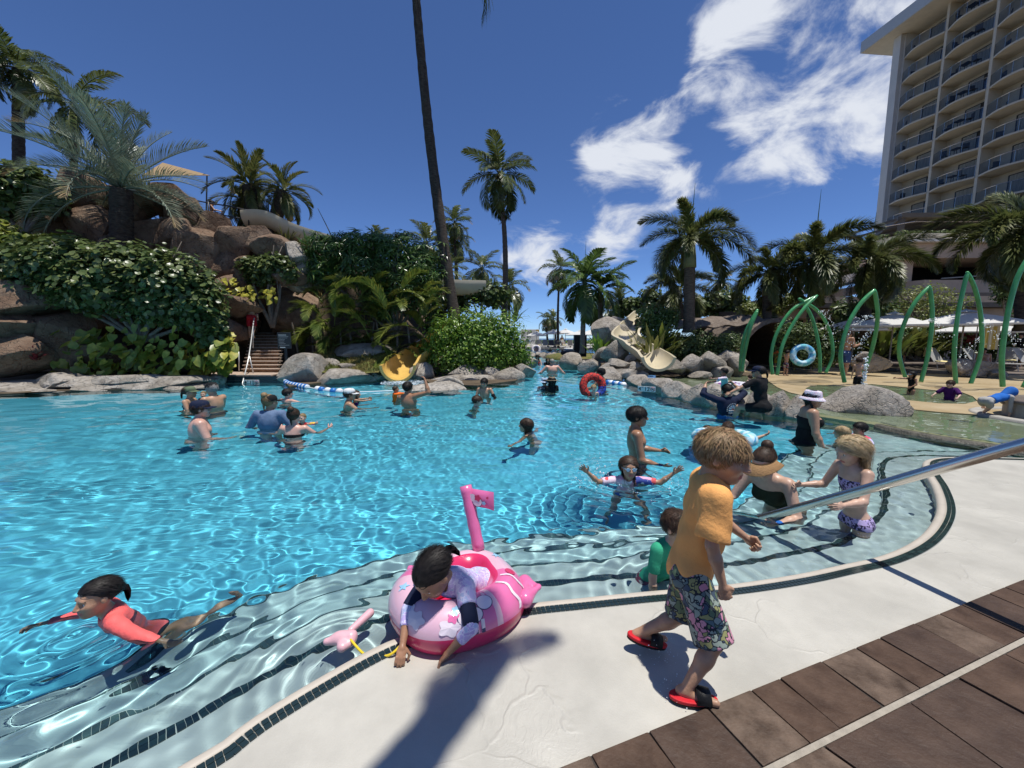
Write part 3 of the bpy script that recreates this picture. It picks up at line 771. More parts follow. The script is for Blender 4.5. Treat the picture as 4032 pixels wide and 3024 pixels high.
tube = uslide('water_slide', 'cream raised slide trough curving down the hill behind palms', [dp(985, 905, 20), dp(1060, 905, 20), dp(1150, 945, 20), dp(1260, 985, 20), dp(1400, 1030, 20.5), dp(1600, 1130, 21), dp(1720, 1160, 21), dp(1900, 1165, 22)], .62, M_cream, a0=-12, a1=192)
for (x, y, D) in ((1215, 990, 20), (1400, 1045, 20.6)):
    mb = MB(); c = dp(x, y - 22, D); mb.tube([c + Vector((0, -.70, .2)), c + Vector((0, -.62, -.35))], .03, 6); mb.build('joint_flange', M_cream, tube)

# ---- stairs with stone risers
M_riser = mat('stair_stone', (.26, .135, .075), .75, .3, island=.45, vscale=6, col2=(.36, .21, .13), bump=.5, bscale=25)
M_tread = mat('stair_tread', (.42, .32, .25), .7, .3, var=.15, vscale=6)
stairs = empty('stone_stairs', (0, 0, 0)); tag(stairs, 'brown stone stairs climbing from the left pool edge', 'stairs')
x0, x1 = dp(956, 1480, 15.3).x, dp(1090, 1480, 15.3).x
rs = random.Random(3)
for i in range(12):
    y = 15.3 + i * .31; z = .22 + i * .132; xs = x0 + (dp(1003, 1320, 18.9).x - x0) * i / 11; xe = x1 + (dp(1112, 1320, 18.9).x - x1) * i / 11
    mb = MB(); mb.box(((xs + xe) / 2, y + .16, z + .132), (xe - xs + .06, .36, .045)); mb.build('tread', M_tread, stairs, bevel=.008)
    x = xs
    while x < xe - .02:
        w = min(rs.uniform(.13, .30), xe - x)
        mb = MB(); mb.box((x + w / 2, y + .07 + rs.uniform(0, .012), z + .052), (w - .012, .10, .11)); mb.build('riser_stone', M_riser, stairs, bevel=.01); x += w
mb = MB(); xe_ = dp(1003, 1320, 18.9).x; mb.add([(x0, 15.42, .2), (x1, 15.42, .2), (x1 + xe_ - x0, 19.2, 1.72), (xe_, 19.2, 1.72)], [[0, 1, 2, 3]]); mb.build('core', M_ground, stairs)
M_pt = mat('waterline_tile', (.015, .03, .035), .25, .5, island=.5)
cop = struct(empty('pool_coping'))
mb = MB(); mb.box(((gp(820, 1500, WZ).x + gp(1105, 1500, WZ).x) / 2, 14.95, .20), (gp(1105, 1500, WZ).x - gp(820, 1500, WZ).x, 1.3, .06)); mb.build('coping_slab', M_tread, cop, bevel=.015)
xa, xb = gp(840, 1510, WZ).x, gp(1098, 1510, WZ).x
k = 0; x = xa
while x < xb:
    for r_ in range(2):
        mb = MB() if k == 0 else mb
        if k == 0: mb.box((0, 0, 0), (.145, .02, .145)); tme = mb.mesh('wall_tile', M_pt, bevel=.004); k = 1
        link('wall_tile', tme, cop, Matrix.Translation((x + .075, 14.27, -.045 + .15 * r_)))
    x += .152
mb = MB(); mb.box(((xa + xb) / 2, 14.36, -.3), (xb - xa + .1, .15, .9)); mb.build('wall_core', M_grout, cop)

M_steel = mat('brushed_steel', (.62, .60, .56), .22, .5, metal=1.0)
M_white = mat('white_paint', (.75, .74, .70), .5)
M_dark = mat('dark_metal', (.03, .032, .035), .45, .5)
M_sign = mat('sign_charcoal', (.035, .037, .04), .5)
M_black = mat('black_paint', (.01, .01, .01), .5)
M_red = mat('red_paint', (.45, .06, .03), .5)
def text_mesh(body, size, m, align='LEFT'):
    cu = bpy.data.curves.new('t', 'FONT'); cu.body = body; cu.size = size; cu.extrude = .0015; cu.align_x = align; cu.align_y = 'CENTER'; cu.resolution_u = 2
    cu.offset = size * .012
    o = bpy.data.objects.new('t', cu); COL.objects.link(o)
    dg = bpy.context.evaluated_depsgraph_get(); me = bpy.data.meshes.new_from_object(o.evaluated_get(dg))
    bpy.data.objects.remove(o); me.materials.clear(); me.materials.append(m); return me
def text(body, size, m, parent, mtx, align='LEFT', name='lettering'):
    return link(name, text_mesh(body, size, m, align), parent, mtx)
FACE = Matrix.Rotation(PI / 2, 4, 'X')                # text plane stands up and faces -Y
# pool rules sign
p = dp(1130, 1443, 15.2)
sg = empty('rules_sign', p); tag(sg, 'charcoal pool rules sign on a post beside the stairs', 'sign')
hz = dp(1130, 1310, 15.2).z - p.z
mb = MB(); mb.box((0, 0, (hz - .5) / 2), (.11, .05, hz + .2 - .4)); mb.build('post', M_sign, sg, bevel=.008)
mb = MB(); mb.box((-.02, -.03, hz - .3), (.52, .03, .62)); panel = mb.build('panel', M_sign, sg, bevel=.008)
for i, (w_, h_) in enumerate([(.30, .022), (.38, .008), (.34, .008), (.24, .008), (.22, .008), (.20, .008), (.26, .008), (.40, .008)]):   # lines of print too small to read
    mb = MB(); mb.box((-.23 + w_ / 2, -.047, hz - .09 - i * .055), (w_, .004, h_)); mb.build('print_line', M_white, panel)
mb = MB(); mb.box((-.09, -.047, hz - .56), (.20, .004, .035)); mb.build('white_bar', M_white, panel)
# depth markers: 4 feet, 12 inches, no diving
def depth_marker(label, loc, rz, s, tilt=0):
    r_ = empty('depth_marker', loc, rz); tag(r_, label, 'sign')
    for k, (cx, w) in enumerate(((-.285, .27), (0, .29), (.285, .27))):
        mb = MB(); mb.box((cx * s, 0, 0), (w * s, .02, .26 * s)); mb.build('tile', M_white, r_, bevel=.004)
    text('4', .26 * s, M_black, r_, Matrix.Translation((-.39 * s, -.013, -.01 * s)) @ FACE); text('FT', .08 * s, M_black, r_, Matrix.Translation((-.235 * s, -.013, .075 * s)) @ FACE)
    text('12', .26 * s, M_black, r_, Matrix.Translation((-.115 * s, -.013, -.01 * s)) @ FACE); text('IN', .07 * s, M_black, r_, Matrix.Translation((.10 * s, -.013, .075 * s)) @ FACE)
    mb = MB(); ring = [Vector((.285 * s + .095 * s * math.cos(q), -.013, .095 * s * math.sin(q))) for q in [i * PI / 12 for i in range(25)]]
    mb.tube(ring, .012 * s, 4, False); mb.tube([(.285 * s - .07 * s, -.013, .07 * s), (.285 * s + .07 * s, -.013, -.07 * s)], .011 * s, 4); mb.build('no_diving_symbol', M_red, r_)
    mb = MB(); mb.tube([(.23 * s, -.012, -.03 * s), (.30 * s, -.012, .03 * s), (.33 * s, -.012, .0)], .012 * s, 4); mb.build('diver', M_black, r_)
    return r_
pa = dp(990, 1502, 14.24); depth_marker('cream depth marker 4 FT 12 IN on the dark tiles below the stairs', (pa.x, 14.245, pa.z - .03), 0, .66)
pb = gp(2546, 1550, WZ); pb = dp(2546, 1532, pb.y - .22); depth_marker('white depth marker 4 FT 12 IN on the curved stone wall', pb, R(-28), .58)
# railings
def rail(name, label, paths, r, m, posts=()):
    o = empty(name, (0, 0, 0)); tag(o, label, 'railing')
    for p in paths:
        mb = MB(); mb.tube(catmull(p, 6), r, 10); mb.build('rail', m, o, smooth=True)
    for p in posts:
        mb = MB(); mb.tube(p, r, 8); mb.build('post', m, o, smooth=True)
    return o
rail('handrail', 'white tube handrail rising along the left side of the stairs', [[dp(950, 1530, 13.9), dp(957, 1500, 14.2), dp(980, 1402, 14.9), dp(998, 1270, 16.6), dp(1001, 1240, 17), dp(960, 1217, 17.3), dp(870, 1180, 17.6)], ], .022, mat('white_tube', (.6, .6, .58), .35, .5, metal=.3), [[dp(982, 1402, 14.9), dp(1000, 1480, 14.9)], [dp(998, 1290, 16.6), dp(996, 1370, 16.6)], [dp(940, 1385, 15.6), dp(942, 1460, 15.6)]])
rail('handrail', 'dark metal railing on the hilltop beside the slide entrance', [[dp(690, 770, 19), dp(800, 795, 19.2), dp(900, 812, 19.4), dp(1010, 835, 19.6)], [dp(700, 800, 19), dp(820, 835, 19.2), dp(920, 855, 19.4), dp(1010, 868, 19.6)]], .03, M_dark, [[dp(820, 795, 19.2), dp(822, 870, 19.2)], [dp(978, 828, 19.5), dp(980, 890, 19.5)], [dp(700, 775, 19), dp(700, 840, 19)]])
_r0, _rd = Vector((2.28, 3.43, -.08)), Vector((.405, -1.0, .79))
hr = rail('handrail', 'thick polished steel handrail dipping into the near pool', [[_r0 - _rd * .45, _r0, _r0 + _rd * .7, _r0 + _rd * 1.45, _r0 + _rd * 1.75 + Vector((0, 0, -.12))]], .036, M_steel)
# ---- green splash arches
M_arch = mat('green_arch_paint', (.06, .30, .10), .35, .5, var=.25, vscale=3, coat=.2)
M_jet = mat('water_drops', (.8, .85, .88), .05, .8)
def arch(label, limbs, r=.060):
    o = empty('splash_arch', (0, 0, 0)); tag(o, label, 'water feature', 'green splash arches')
    for L_ in limbs:
        pts = catmull([dp(x, y, D) for (x, y, D) in L_], 8)
        mb = MB(); n = len(pts); mb.tube(pts, [r * (1.0 if i < n - 3 else .92 - .3 * (i - n + 3) / 2) for i in range(n)], 10); mb.build('limb', M_arch, o, smooth=True)
    return o
arch('leftmost single leaning green splash arch by the dark tunnel', [[(2915, 1462, 14.6), (2918, 1400, 14.6), (2935, 1310, 14.5), (2984, 1218, 14.4)], [(2922, 1462, 14.3), (2932, 1390, 14.3), (2955, 1290, 14.2), (2982, 1225, 14.2)]])
arch('four limbed green splash arch crossing at its top', [[(3042, 1474, 13.6), (3036, 1400, 13.6), (3060, 1310, 13.6), (3120, 1220, 13.6), (3215, 1165, 13.6)], [(3060, 1477, 13.2), (3078, 1370, 13.2), (3120, 1280, 13.2), (3170, 1210, 13.2), (3218, 1163, 13.3)], [(3229, 1466, 13.6), (3225, 1370, 13.6), (3200, 1260, 13.6), (3165, 1195, 13.6), (3145, 1175, 13.6)], [(3252, 1468, 14.2), (3278, 1400, 14.2), (3268, 1310, 14.2), (3225, 1230, 14.1), (3150, 1178, 14)]], .055)
arch('glossy green pointed arch around the man in blue shorts', [[(3325, 1505, 12.6), (3310, 1400, 12.6), (3335, 1290, 12.6), (3385, 1200, 12.6), (3443, 1142, 12.6)], [(3400, 1468, 13.4), (3435, 1370, 13.2), (3455, 1260, 12.9), (3450, 1180, 12.7), (3441, 1140, 12.6)]])
arch('shaded green pointed arch behind the girl in goggles', [[(3566, 1490, 13.6), (3540, 1390, 13.6), (3555, 1290, 13.5), (3600, 1195, 13.4), (3658, 1128, 13.4)], [(3626, 1504, 13.4), (3655, 1390, 13.4), (3670, 1260, 13.4), (3666, 1170, 13.4), (3657, 1124, 13.4)]])
arch('tall green pointed arch right of the centre umbrellas', [[(3764, 1514, 13.2), (3757, 1390, 13.2), (3770, 1250, 13.2), (3795, 1130, 13.2), (3809, 1075, 13.2)], [(3820, 1516, 13.2), (3862, 1390, 13.2), (3862, 1250, 13.2), (3840, 1140, 13.2), (3807, 1070, 13.2)]])
arch('nearest green arch rising at the right edge', [[(3948, 1522, 11.5), (3945, 1400, 11.5), (3965, 1250, 11.5), (4000, 1110, 11.5), (4040, 1030, 11.5), (4080, 980, 11.5)], [(4030, 1525, 11.6), (4090, 1400, 11.6), (4110, 1250, 11.6), (4100, 1080, 11.6), (4078, 980, 11.5)]])
# ---- lane rope
M_fblue = mat('blue_float', (.03, .17, .48), .35, .5); M_fwhite = mat('white_float', (.75, .77, .78), .4)
lane = empty('lane_rope', (0, 0, 0)); tag(lane, 'blue and white float rope across the slide landing', 'rope')
path = resample(catmull([gp(1128, 1498, .02), gp(1135, 1512, WZ), gp(1210, 1527, WZ), gp(1295, 1541, WZ), gp(1400, 1546, WZ), gp(1520, 1542, WZ), gp(1600, 1538, WZ)], 12), .05)
mb = MB(); mb.tube([p + Vector((0, 0, .02)) for p in path], .018, 6); mb.build('line', M_fwhite, lane)
prof = [(.03, -.10), (.075, -.085), (.10, -.04), (.10, .04), (.075, .085), (.03, .10)]
fm = []
for m_ in (M_fblue, M_fwhite):
    mb = MB(); mb.lathe(prof, 12); fm.append(mb.mesh('float', m_, True))
mb = MB(); mb.lathe([(.05, -.03), (.085, -.02), (.085, .02), (.05, .03)], 12); fr = mb.mesh('float_ring', M_fwhite, True)
tot = len(path); i = 2; k = 0
def seg(i): return (path[min(i + 1, tot - 1)] - path[max(i - 1, 0)]).normalized()
while i < tot - 2:
    frac = i / tot
    on = frac < .36 or .48 < frac < .53 or .58 < frac < .72
    if on:
        q = seg(i).to_track_quat('Z', 'Y').to_matrix().to_4x4()
        link('float', fm[1 if (k == 0 or (frac > .45 and k % 2)) else 0], lane, Matrix.Translation(path[i] + Vector((0, 0, .02))) @ q)
        if frac < .4: link('float_ring', fr, lane, Matrix.Translation((path[i] + path[min(i + 2, tot - 1)]) / 2 + Vector((0, 0, .02)) + seg(i) * .04) @ q)
        k += 1; i += 5
    else: i += 1
lane2 = empty('lane_rope', (0, 0, 0)); tag(lane2, 'short row of white and blue floats behind the red ring', 'rope')
for i in range(6):
    p = gp(2395 + i * 12, 1508 + i * 2, WZ); link('float', fm[i % 2], lane2, Matrix.Translation(p + Vector((0, 0, .02))) @ Matrix.Rotation(PI / 2, 4, 'Y'))
# ---- turtle sculptures
M_turt = mat('bronze_grey', (.25, .25, .25), .45, .5, metal=.3, var=.15, vscale=8)
def turtle(label, loc, rz, s):
    o = empty('turtle_sculpture', loc, rz); o.scale = (s, s, s); tag(o, label, 'sculpture', 'turtle sculptures')
    v, f = ico(3); v = v * np.array([.36, .45, .20]); v[:, 2] = np.maximum(v[:, 2], -.03); v[:, 1] += .10 * (v[:, 1] < 0) * v[:, 1]
    v[:, 2] += .04 * np.exp(-(v[:, 0] / .05) ** 2) * (v[:, 2] > .05)
    link('shell', mesh_np('shell', v, f, M_turt), o)
    mb = MB(); mb.tube([(0, .38, .02), (0, .52, .06), (0, .64, .07), (0, .70, .05)], [.10, .08, .09, .04], 10); mb.build('head', M_turt, o, smooth=True)
    for sx in (-1, 1):
        mb = MB(); mb.tube([(sx * .22, .28, .0), (sx * .45, .30, .0), (sx * .62, .08, -.03)], [.09, .10, .03], 8, flat=.35); mb.build('flipper', M_turt, o, smooth=True)
        mb = MB(); mb.tube([(sx * .2, -.38, .0), (sx * .34, -.55, -.02)], [.08, .03], 8, flat=.35); mb.build('flipper', M_turt, o, smooth=True)
turtle('large grey turtle sculpture on the pale rock', dp(1735, 1560, 12.55) + Vector((0, 0, .03)), R(5), .85)
turtle('small grey turtle sculpture higher on the pale rock', dp(1775, 1533, 12.75) + Vector((0, 0, .0)), R(-60), .5)

# ================================================================ vegetation
def leafmat(n, c, c2=None, island=.38, rough=.42, trans=.28, spec=.5):
    return mat(n, c, rough, spec, island=island, trans=trans, col2=c2, vscale=1.4, detail=2)
LM = dict(
    coco=leafmat('coconut_leaf', (.075, .11, .03), (.125, .145, .045), rough=.34),
    fox=leafmat('foxtail_leaf', (.078, .112, .032), (.14, .15, .048), rough=.42),
    royal=leafmat('palm_leaf', (.072, .14, .034), (.12, .18, .046), rough=.32),
    date=leafmat('date_leaf', (.10, .125, .033), (.16, .155, .045), rough=.4),
    blue=leafmat('bluish_leaf', (0.168, 0.214, 0.162), (0.246, 0.27, 0.18), rough=.36, trans=.18),
    dry=leafmat('dry_leaf', (.26, .19, .09), (.34, .27, .14), rough=.6),
    grape=leafmat('round_leaf', (.075, .118, .032), (.145, .18, .06), rough=.34),
    naup=leafmat('fresh_leaf', (.12, .225, .024), (.18, .295, .04), rough=.38, trans=.35),
    scheff=leafmat('umbrella_leaf', (.055, .115, .024), (.10, .17, .036), rough=.28),
    areca=leafmat('areca_leaf', (.105, .16, .028), (.22, .235, .048), rough=.34),
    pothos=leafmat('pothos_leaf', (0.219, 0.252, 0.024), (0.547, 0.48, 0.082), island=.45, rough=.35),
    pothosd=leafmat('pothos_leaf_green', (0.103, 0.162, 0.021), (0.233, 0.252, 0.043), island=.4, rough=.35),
    hedge=leafmat('hedge_leaf', (.06, .105, .028), (.11, .15, .04), rough=.45),
    yell=leafmat('light_leaf', (.15, .20, .04), (.22, .24, .06), rough=.45, trans=.35),
    grass=leafmat('grass_blade', (0.123, 0.168, 0.029), (0.274, 0.204, 0.062), rough=.6),
    red=leafmat('red_leaf', (.16, .02, .03), (.24, .05, .05)),
)
M_bark = mat('palm_bark', (.075, .055, .042), .85, .2, vscale=5, col2=(.16, .125, .10), bump=.9, bscale=9, stretch=(1, 1, 5))
M_barkd = mat('dark_palm_bark', (.035, .026, .022), .9, .2, vscale=6, col2=(.10, .08, .065), bump=1.0, bscale=12, stretch=(1, 1, 4))
M_barkg = mat('grey_palm_bark', (.22, .19, .16), .8, .2, vscale=4, col2=(.32, .29, .25), bump=.5, bscale=10, stretch=(1, 1, 6))
M_shaft = mat('crown_shaft', (.14, .17, .08), .5, .3, vscale=3, col2=(.22, .22, .12))
M_wood = mat('branch_wood', (.13, .105, .08), .85, .2, vscale=8, col2=(.22, .19, .16), bump=.5, bscale=30)

def frond_mesh(name, L_, n=34, ll=.7, droop=.7, hang=.5, vee=35, plume=False, seed=0, m=None, width=.05, fwd=.55, petiole=.15, md=None):
    r = np.random.default_rng(seed); V = []; F = []; MI = []
    T = np.linspace(0, 1, 14)
    ang = -droop * T ** 1.4 * 1.25
    dy = np.cos(ang); dz = np.sin(ang); st = L_ / 13
    y = np.concatenate([[0], np.cumsum((dy[1:] + dy[:-1]) / 2 * st)]); z = np.concatenate([[0], np.cumsum((dz[1:] + dz[:-1]) / 2 * st)])
    mb = MB(); mb.tube([(0, y[i], z[i]) for i in range(14)], [.035 * L_ / 3 * (1 - .85 * t) + .004 for t in T], 4)
    for s in range(n):
        t = petiole + (1 - petiole) * (s + .5) / n
        py, pz, a = np.interp(t, T, y), np.interp(t, T, z), np.interp(t, T, ang)
        prof = (math.sin(PI * min(1, (t - petiole) / (1 - petiole) * .86 + .12))) ** .55
        fw = fwd + .55 * t
        for sd in ((-1, 1) if not plume else (-1, 1, -2, 2, 3, 4, 5)):
            l = ll * prof * r.uniform(.85, 1.12)
            if plume:
                ph = {-1: 2.7, 1: .45, -2: 3.6, 2: -.45, 3: 1.57, 4: 2.1, 5: 1.0}[sd] + r.uniform(-.45, .45)
                ox, oz = math.cos(ph), math.sin(ph)
            else:
                va = R(vee) + r.uniform(-.15, .15); ox, oz = sd * math.cos(va), math.sin(va)
            tang = np.array([0, math.cos(a), math.sin(a)]); nor = np.array([0, -math.sin(a), math.cos(a)])
            d = tang * math.sin(fw) + (np.array([1, 0, 0]) * ox + nor * oz) * math.cos(fw); d += r.normal(size=3) * .05; d /= np.linalg.norm(d)
            p0 = np.array([0, py, pz]); p1 = p0 + d * l * .5; d2 = d + np.array([0, 0, -hang * r.uniform(.7, 1.3)]); d2 /= np.linalg.norm(d2); p2 = p1 + d2 * l * .5
            side = np.cross(d, nor if abs(d @ nor) < .9 else tang); side = side / max(np.linalg.norm(side), 1e-6) * width * .5
            mb.add([p0 - side * .5, p0 + side * .5, p1 + side, p1 - side, p2 + side * .12, p2 - side * .12], [[0, 1, 2, 3], [3, 2, 4, 5]], 1 if (md and t > .86) else 0)
    return mb.mesh(name, [m, md] if md else m, True)

FR = {}
def fronds(kind):
    if kind in FR: return FR[kind]
    K = dict(
        coco=[frond_mesh('frond', 3.3, 44, 1.0, d, 1.1, 14, seed=i, m=LM['coco'], width=.085, fwd=.35) for i, d in enumerate((.75, 1.05, 1.35))],
        far=[frond_mesh('frond', 3.2, 24, 1.0, d, 1.1, 18, seed=i, m=LM['coco'], width=.12, fwd=.35, md=LM['dry'] if i == 1 else None) for i, d in enumerate((.8, 1.2, 1.6))],
        fox=[frond_mesh('frond', 2.9, 46, .62, d, .40, 0, plume=True, seed=i, m=LM['fox'], width=.062, fwd=.5, petiole=.12) for i, d in enumerate((1.0, 1.35, 1.7))],
        royal=[frond_mesh('frond', 2.9, 38, .80, d, 1.0, 22, seed=i, m=LM['royal'], width=.095, fwd=.4) for i, d in enumerate((.7, 1.0, 1.35))],
        date=[frond_mesh('frond', 1.9, 38, .42, d, .3, 32, seed=i, m=LM['date'], width=.050, fwd=.6, md=LM['dry'] if i == 2 else None) for i, d in enumerate((.7, 1.05, 1.5))],
        blue=[frond_mesh('frond', 4.7, 64, 1.0, d, .25, 40, seed=i, m=LM['blue'], width=.048, fwd=.45, petiole=.10, md=LM['dry'] if i == 2 else None) for i, d in enumerate((.40, .70, 1.05))],
        areca=[frond_mesh('frond', 1.9, 30, .52, d, .45, 30, seed=i, m=LM['areca'], width=.070, fwd=.55, petiole=.25) for i, d in enumerate((.8, 1.15, 1.5))],
    )
    FR.update(K); return FR[kind]

def trunk(parent, p0, p1, r0, r1, m, bend=0.0, rings=0, n=40, flare=1.25, azim=0.0):
    p0, p1 = Vector(p0), Vector(p1); pts = []; rs = []
    sd = Vector((math.cos(azim), math.sin(azim), 0)); rr = random.Random(int(p0.x * 100))
    for i in range(n + 1):
        t = i / n; p = p0.lerp(p1, t) + sd * bend * math.sin(PI * t)
        pts.append(p); q = r0 + (r1 - r0) * t
        if t < .08: q *= 1 + (flare - 1) * (1 - t / .08)
        rs.append(q * (1 + rr.uniform(-.045, .045)) * (1.05 if rings and i % 2 else 1))
    mb = MB(); mb.tube(pts, rs, 12); return mb.build('trunk', m, parent, smooth=True)

def palm(label, base, top, r0, r1, kind, n, fl=1.0, seed=0, tilt=(75, -25), bark=None, bend=0.0, name='palm_tree', shaft=0, spear=0, group=None, az_skip=None, azim=0.0, nuts=0):
    base, top = Vector(base), Vector(top); o = empty(name, base); tag(o, label, 'palm tree', group); rr = random.Random(seed)
    b = bark or M_bark
    trunk(o, (0, 0, 0), top - base, r0, r1, b, bend, 1, azim=azim, n=60 if (top - base).length > 8 else 36)
    c = top - base
    if shaft:
        mb = MB(); mb.tube([c + Vector((0, 0, -.05)), c + Vector((0, 0, shaft * .3)), c + Vector((0, 0, shaft))], [r1 * 1.25, r1 * 1.1, r1 * .6], 12); mb.build('crown_shaft', M_shaft, o, smooth=True); c = c + Vector((0, 0, shaft * .85))
    fr = fronds(kind)
    for i in range(n):
        t = i / max(1, n - 1); el = R(tilt[0] + (tilt[1] - tilt[0]) * t + rr.uniform(-9, 9)); az = i * 2.39996 + rr.uniform(-.25, .25)
        me = fr[min(2, int(t * 3))] if rr.random() < .75 else fr[rr.randrange(3)]
        s = fl * rr.uniform(.86, 1.1) * (.8 if t < .12 else 1)
        M = Matrix.Translation(c + Vector((0, 0, .1 * (1 - t)))) @ Matrix.Rotation(az, 4, 'Z') @ Matrix.Rotation(el, 4, 'X') @ Matrix.Rotation(rr.uniform(-.35, .35), 4, 'Y') @ Matrix.Scale(s, 4)
        link('frond', me, o, M)
    if spear:
        mb = MB(); mb.tube([c, c + Vector((.02, 0, spear * .6)), c + Vector((.05, 0, spear))], [.03, .02, .006], 5); mb.build('spear_leaf', LM['royal'], o)
    if nuts:
        for i in range(nuts):
            q = i * 2.4; mb = MB(); mb.lathe([(.02, -.14), (.09, -.09), (.11, 0), (.08, .09), (.02, .13)], 8, c + Vector((.22 * math.cos(q), .22 * math.sin(q), -.18 + .05 * (i % 3)))); mb.build('coconut', M_nut, o, smooth=True)
    return o
M_nut = mat('coconut_husk', (.30, .22, .07), .6, .3, var=.3, vscale=5)

# ---- single palms, front to back
tall = palm('towering coconut palm trunk rising out of the top of the picture', dp(1795, 1290, 18), dp(1612, -350, 18), .25, .15, 'coco', 14, .9, 1, (65, 8), bark=M_barkd, bend=-.22)
_c = dp(1612, -350, 18) - dp(1795, 1290, 18); link('frond', fronds('coco')[2], tall, Matrix.Translation(_c) @ Matrix.Rotation(R(-82), 4, 'Z') @ Matrix.Rotation(R(-12), 4, 'X') @ Matrix.Diagonal((.8, 1.62, 1.62, 1)))
palm('tall coconut palm with sparse round crown in the middle', dp(1985, 1260, 30), dp(1966, 690, 30), .22, .14, 'coco', 20, 1.0, 5, (82, -62), bark=M_bark, bend=.25, nuts=7)
palm('large bluish palm with long arching fronds atop the cliff', dp(478, 1010, 16), dp(478, 745, 16), .36, .34, 'blue', 32, .74, 8, (82, -14), bark=M_barkd)
palm('tall shaggy palm at the upper left corner', dp(75, 700, 22), dp(70, 270, 22), .24, .2, 'coco', 24, .72, 12, (75, -55), bark=M_barkd)
palm('slender palm half hidden behind the bluish palm', dp(290, 720, 21), dp(290, 410, 21), .15, .13, 'coco', 15, .85, 13, (70, -50), bark=M_barkd)
palm('left one of two short date palms beside the slide top', dp(1012, 900, 20.4), dp(985, 735, 20.4), .27, .36, 'date', 30, 1.08, 21, (85, -50), bark=M_barkd, group='date palms on the hill')
palm('right one of two short date palms leaning over the slide', dp(1062, 930, 20), dp(1118, 755, 20), .22, .34, 'date', 28, .92, 22, (85, -55), bark=M_barkd, group='date palms on the hill')
palm('small date palm low behind the left date palm', dp(960, 900, 21.5), dp(950, 790, 21.5), .15, .18, 'date', 18, .9, 23, (75, -60), bark=M_barkd, group='date palms on the hill')
palm('arching feather palm with smooth grey trunk on the lawn', dp(2292, 1392, 26), dp(2300, 1170, 26), .17, .14, 'royal', 18, 1.05, 31, (78, -35), bark=M_barkg, shaft=1.1, spear=2.6)
palm('shorter feather palm behind the grey trunked one', dp(2368, 1330, 27), dp(2362, 1190, 27), .17, .15, 'royal', 16, 1.0, 33, (70, -40), bark=M_barkg, shaft=.9, spear=1.6)
palm('biggest foxtail palm towering over the right hand slide', dp(2712, 1310, 18), dp(2716, 1050, 18), .24, .22, 'fox', 17, .95, 41, (62, -28), bark=M_bark, shaft=1.35, spear=2.4)
palm('foxtail palm half hidden behind the biggest one', dp(2680, 1260, 23), dp(2672, 1180, 23), .2, .18, 'fox', 15, .85, 42, (62, -40), bark=M_bark, shaft=.7)
palm('dark foxtail palm standing above the low curved roof', dp(3020, 1280, 20), dp(3020, 1160, 20), .2, .18, 'fox', 14, .88, 43, (62, -35), bark=M_bark, shaft=1.2, spear=1.6)
palm('foxtail palm in front of the beige round column', dp(3195, 1330, 19), dp(3200, 1090, 19), .21, .19, 'fox', 17, .98, 44, (62, -38), bark=M_bark, shaft=1.1, spear=3.0)
palm('foxtail palm before the white terrace parapet', dp(3400, 1330, 19), dp(3418, 1120, 19), .21, .19, 'fox', 17, .95, 45, (62, -42), bark=M_barkd, shaft=1.25, spear=2.2)
palm('foxtail palm reaching in from the right edge', dp(4030, 1300, 16), dp(4025, 1010, 16), .24, .22, 'fox', 18, 1.05, 46, (62, -35), bark=M_barkd, shaft=1.2)
far = [(1680, 960, 42, 1.05, 'bushy windblown palm left of the towering trunk'), (1790, 950, 46, .95, 'thin far palm just right of the towering trunk'), (1790, 880, 40, .8, 'far palm crown touching the towering trunk'), (1900, 1060, 46, 1.0, 'ragged far palm between the two coconut trunks'), (2005, 1130, 44, .95, 'far palm behind the foot of the tall coconut palm'),
       (1490, 940, 50, .7, 'small far palm tip above the umbrella tree'), (2205, 1060, 50, .9, 'slender far palm behind the feather palms'), (2155, 1258, 58, .62, 'left one of two small far palms near the white sign'), (2178, 1256, 56, .58, 'right one of two small far palms near the white sign'),
       (2395, 1225, 45, .6, 'yellowish small palm behind the rock formation'), (2440, 1190, 34, .6, 'fan of young palm leaves above the slide'), (2840, 1110, 48, .9, 'far palm peeking out behind the biggest foxtail palm'), (1745, 1080, 36, .9, 'low palm directly behind the towering trunk')]
for i, (x, y, D, s, lb_) in enumerate(far):
    t = dp(x, y, D); palm(lb_, (t.x + .3 * math.sin(i), t.y, 0.2), t, .17, .11, 'far', 18, s, 60 + i, (80, -60), bend=.2 * math.sin(i * 1.7), group='palms in the distance', bark=M_barkd)

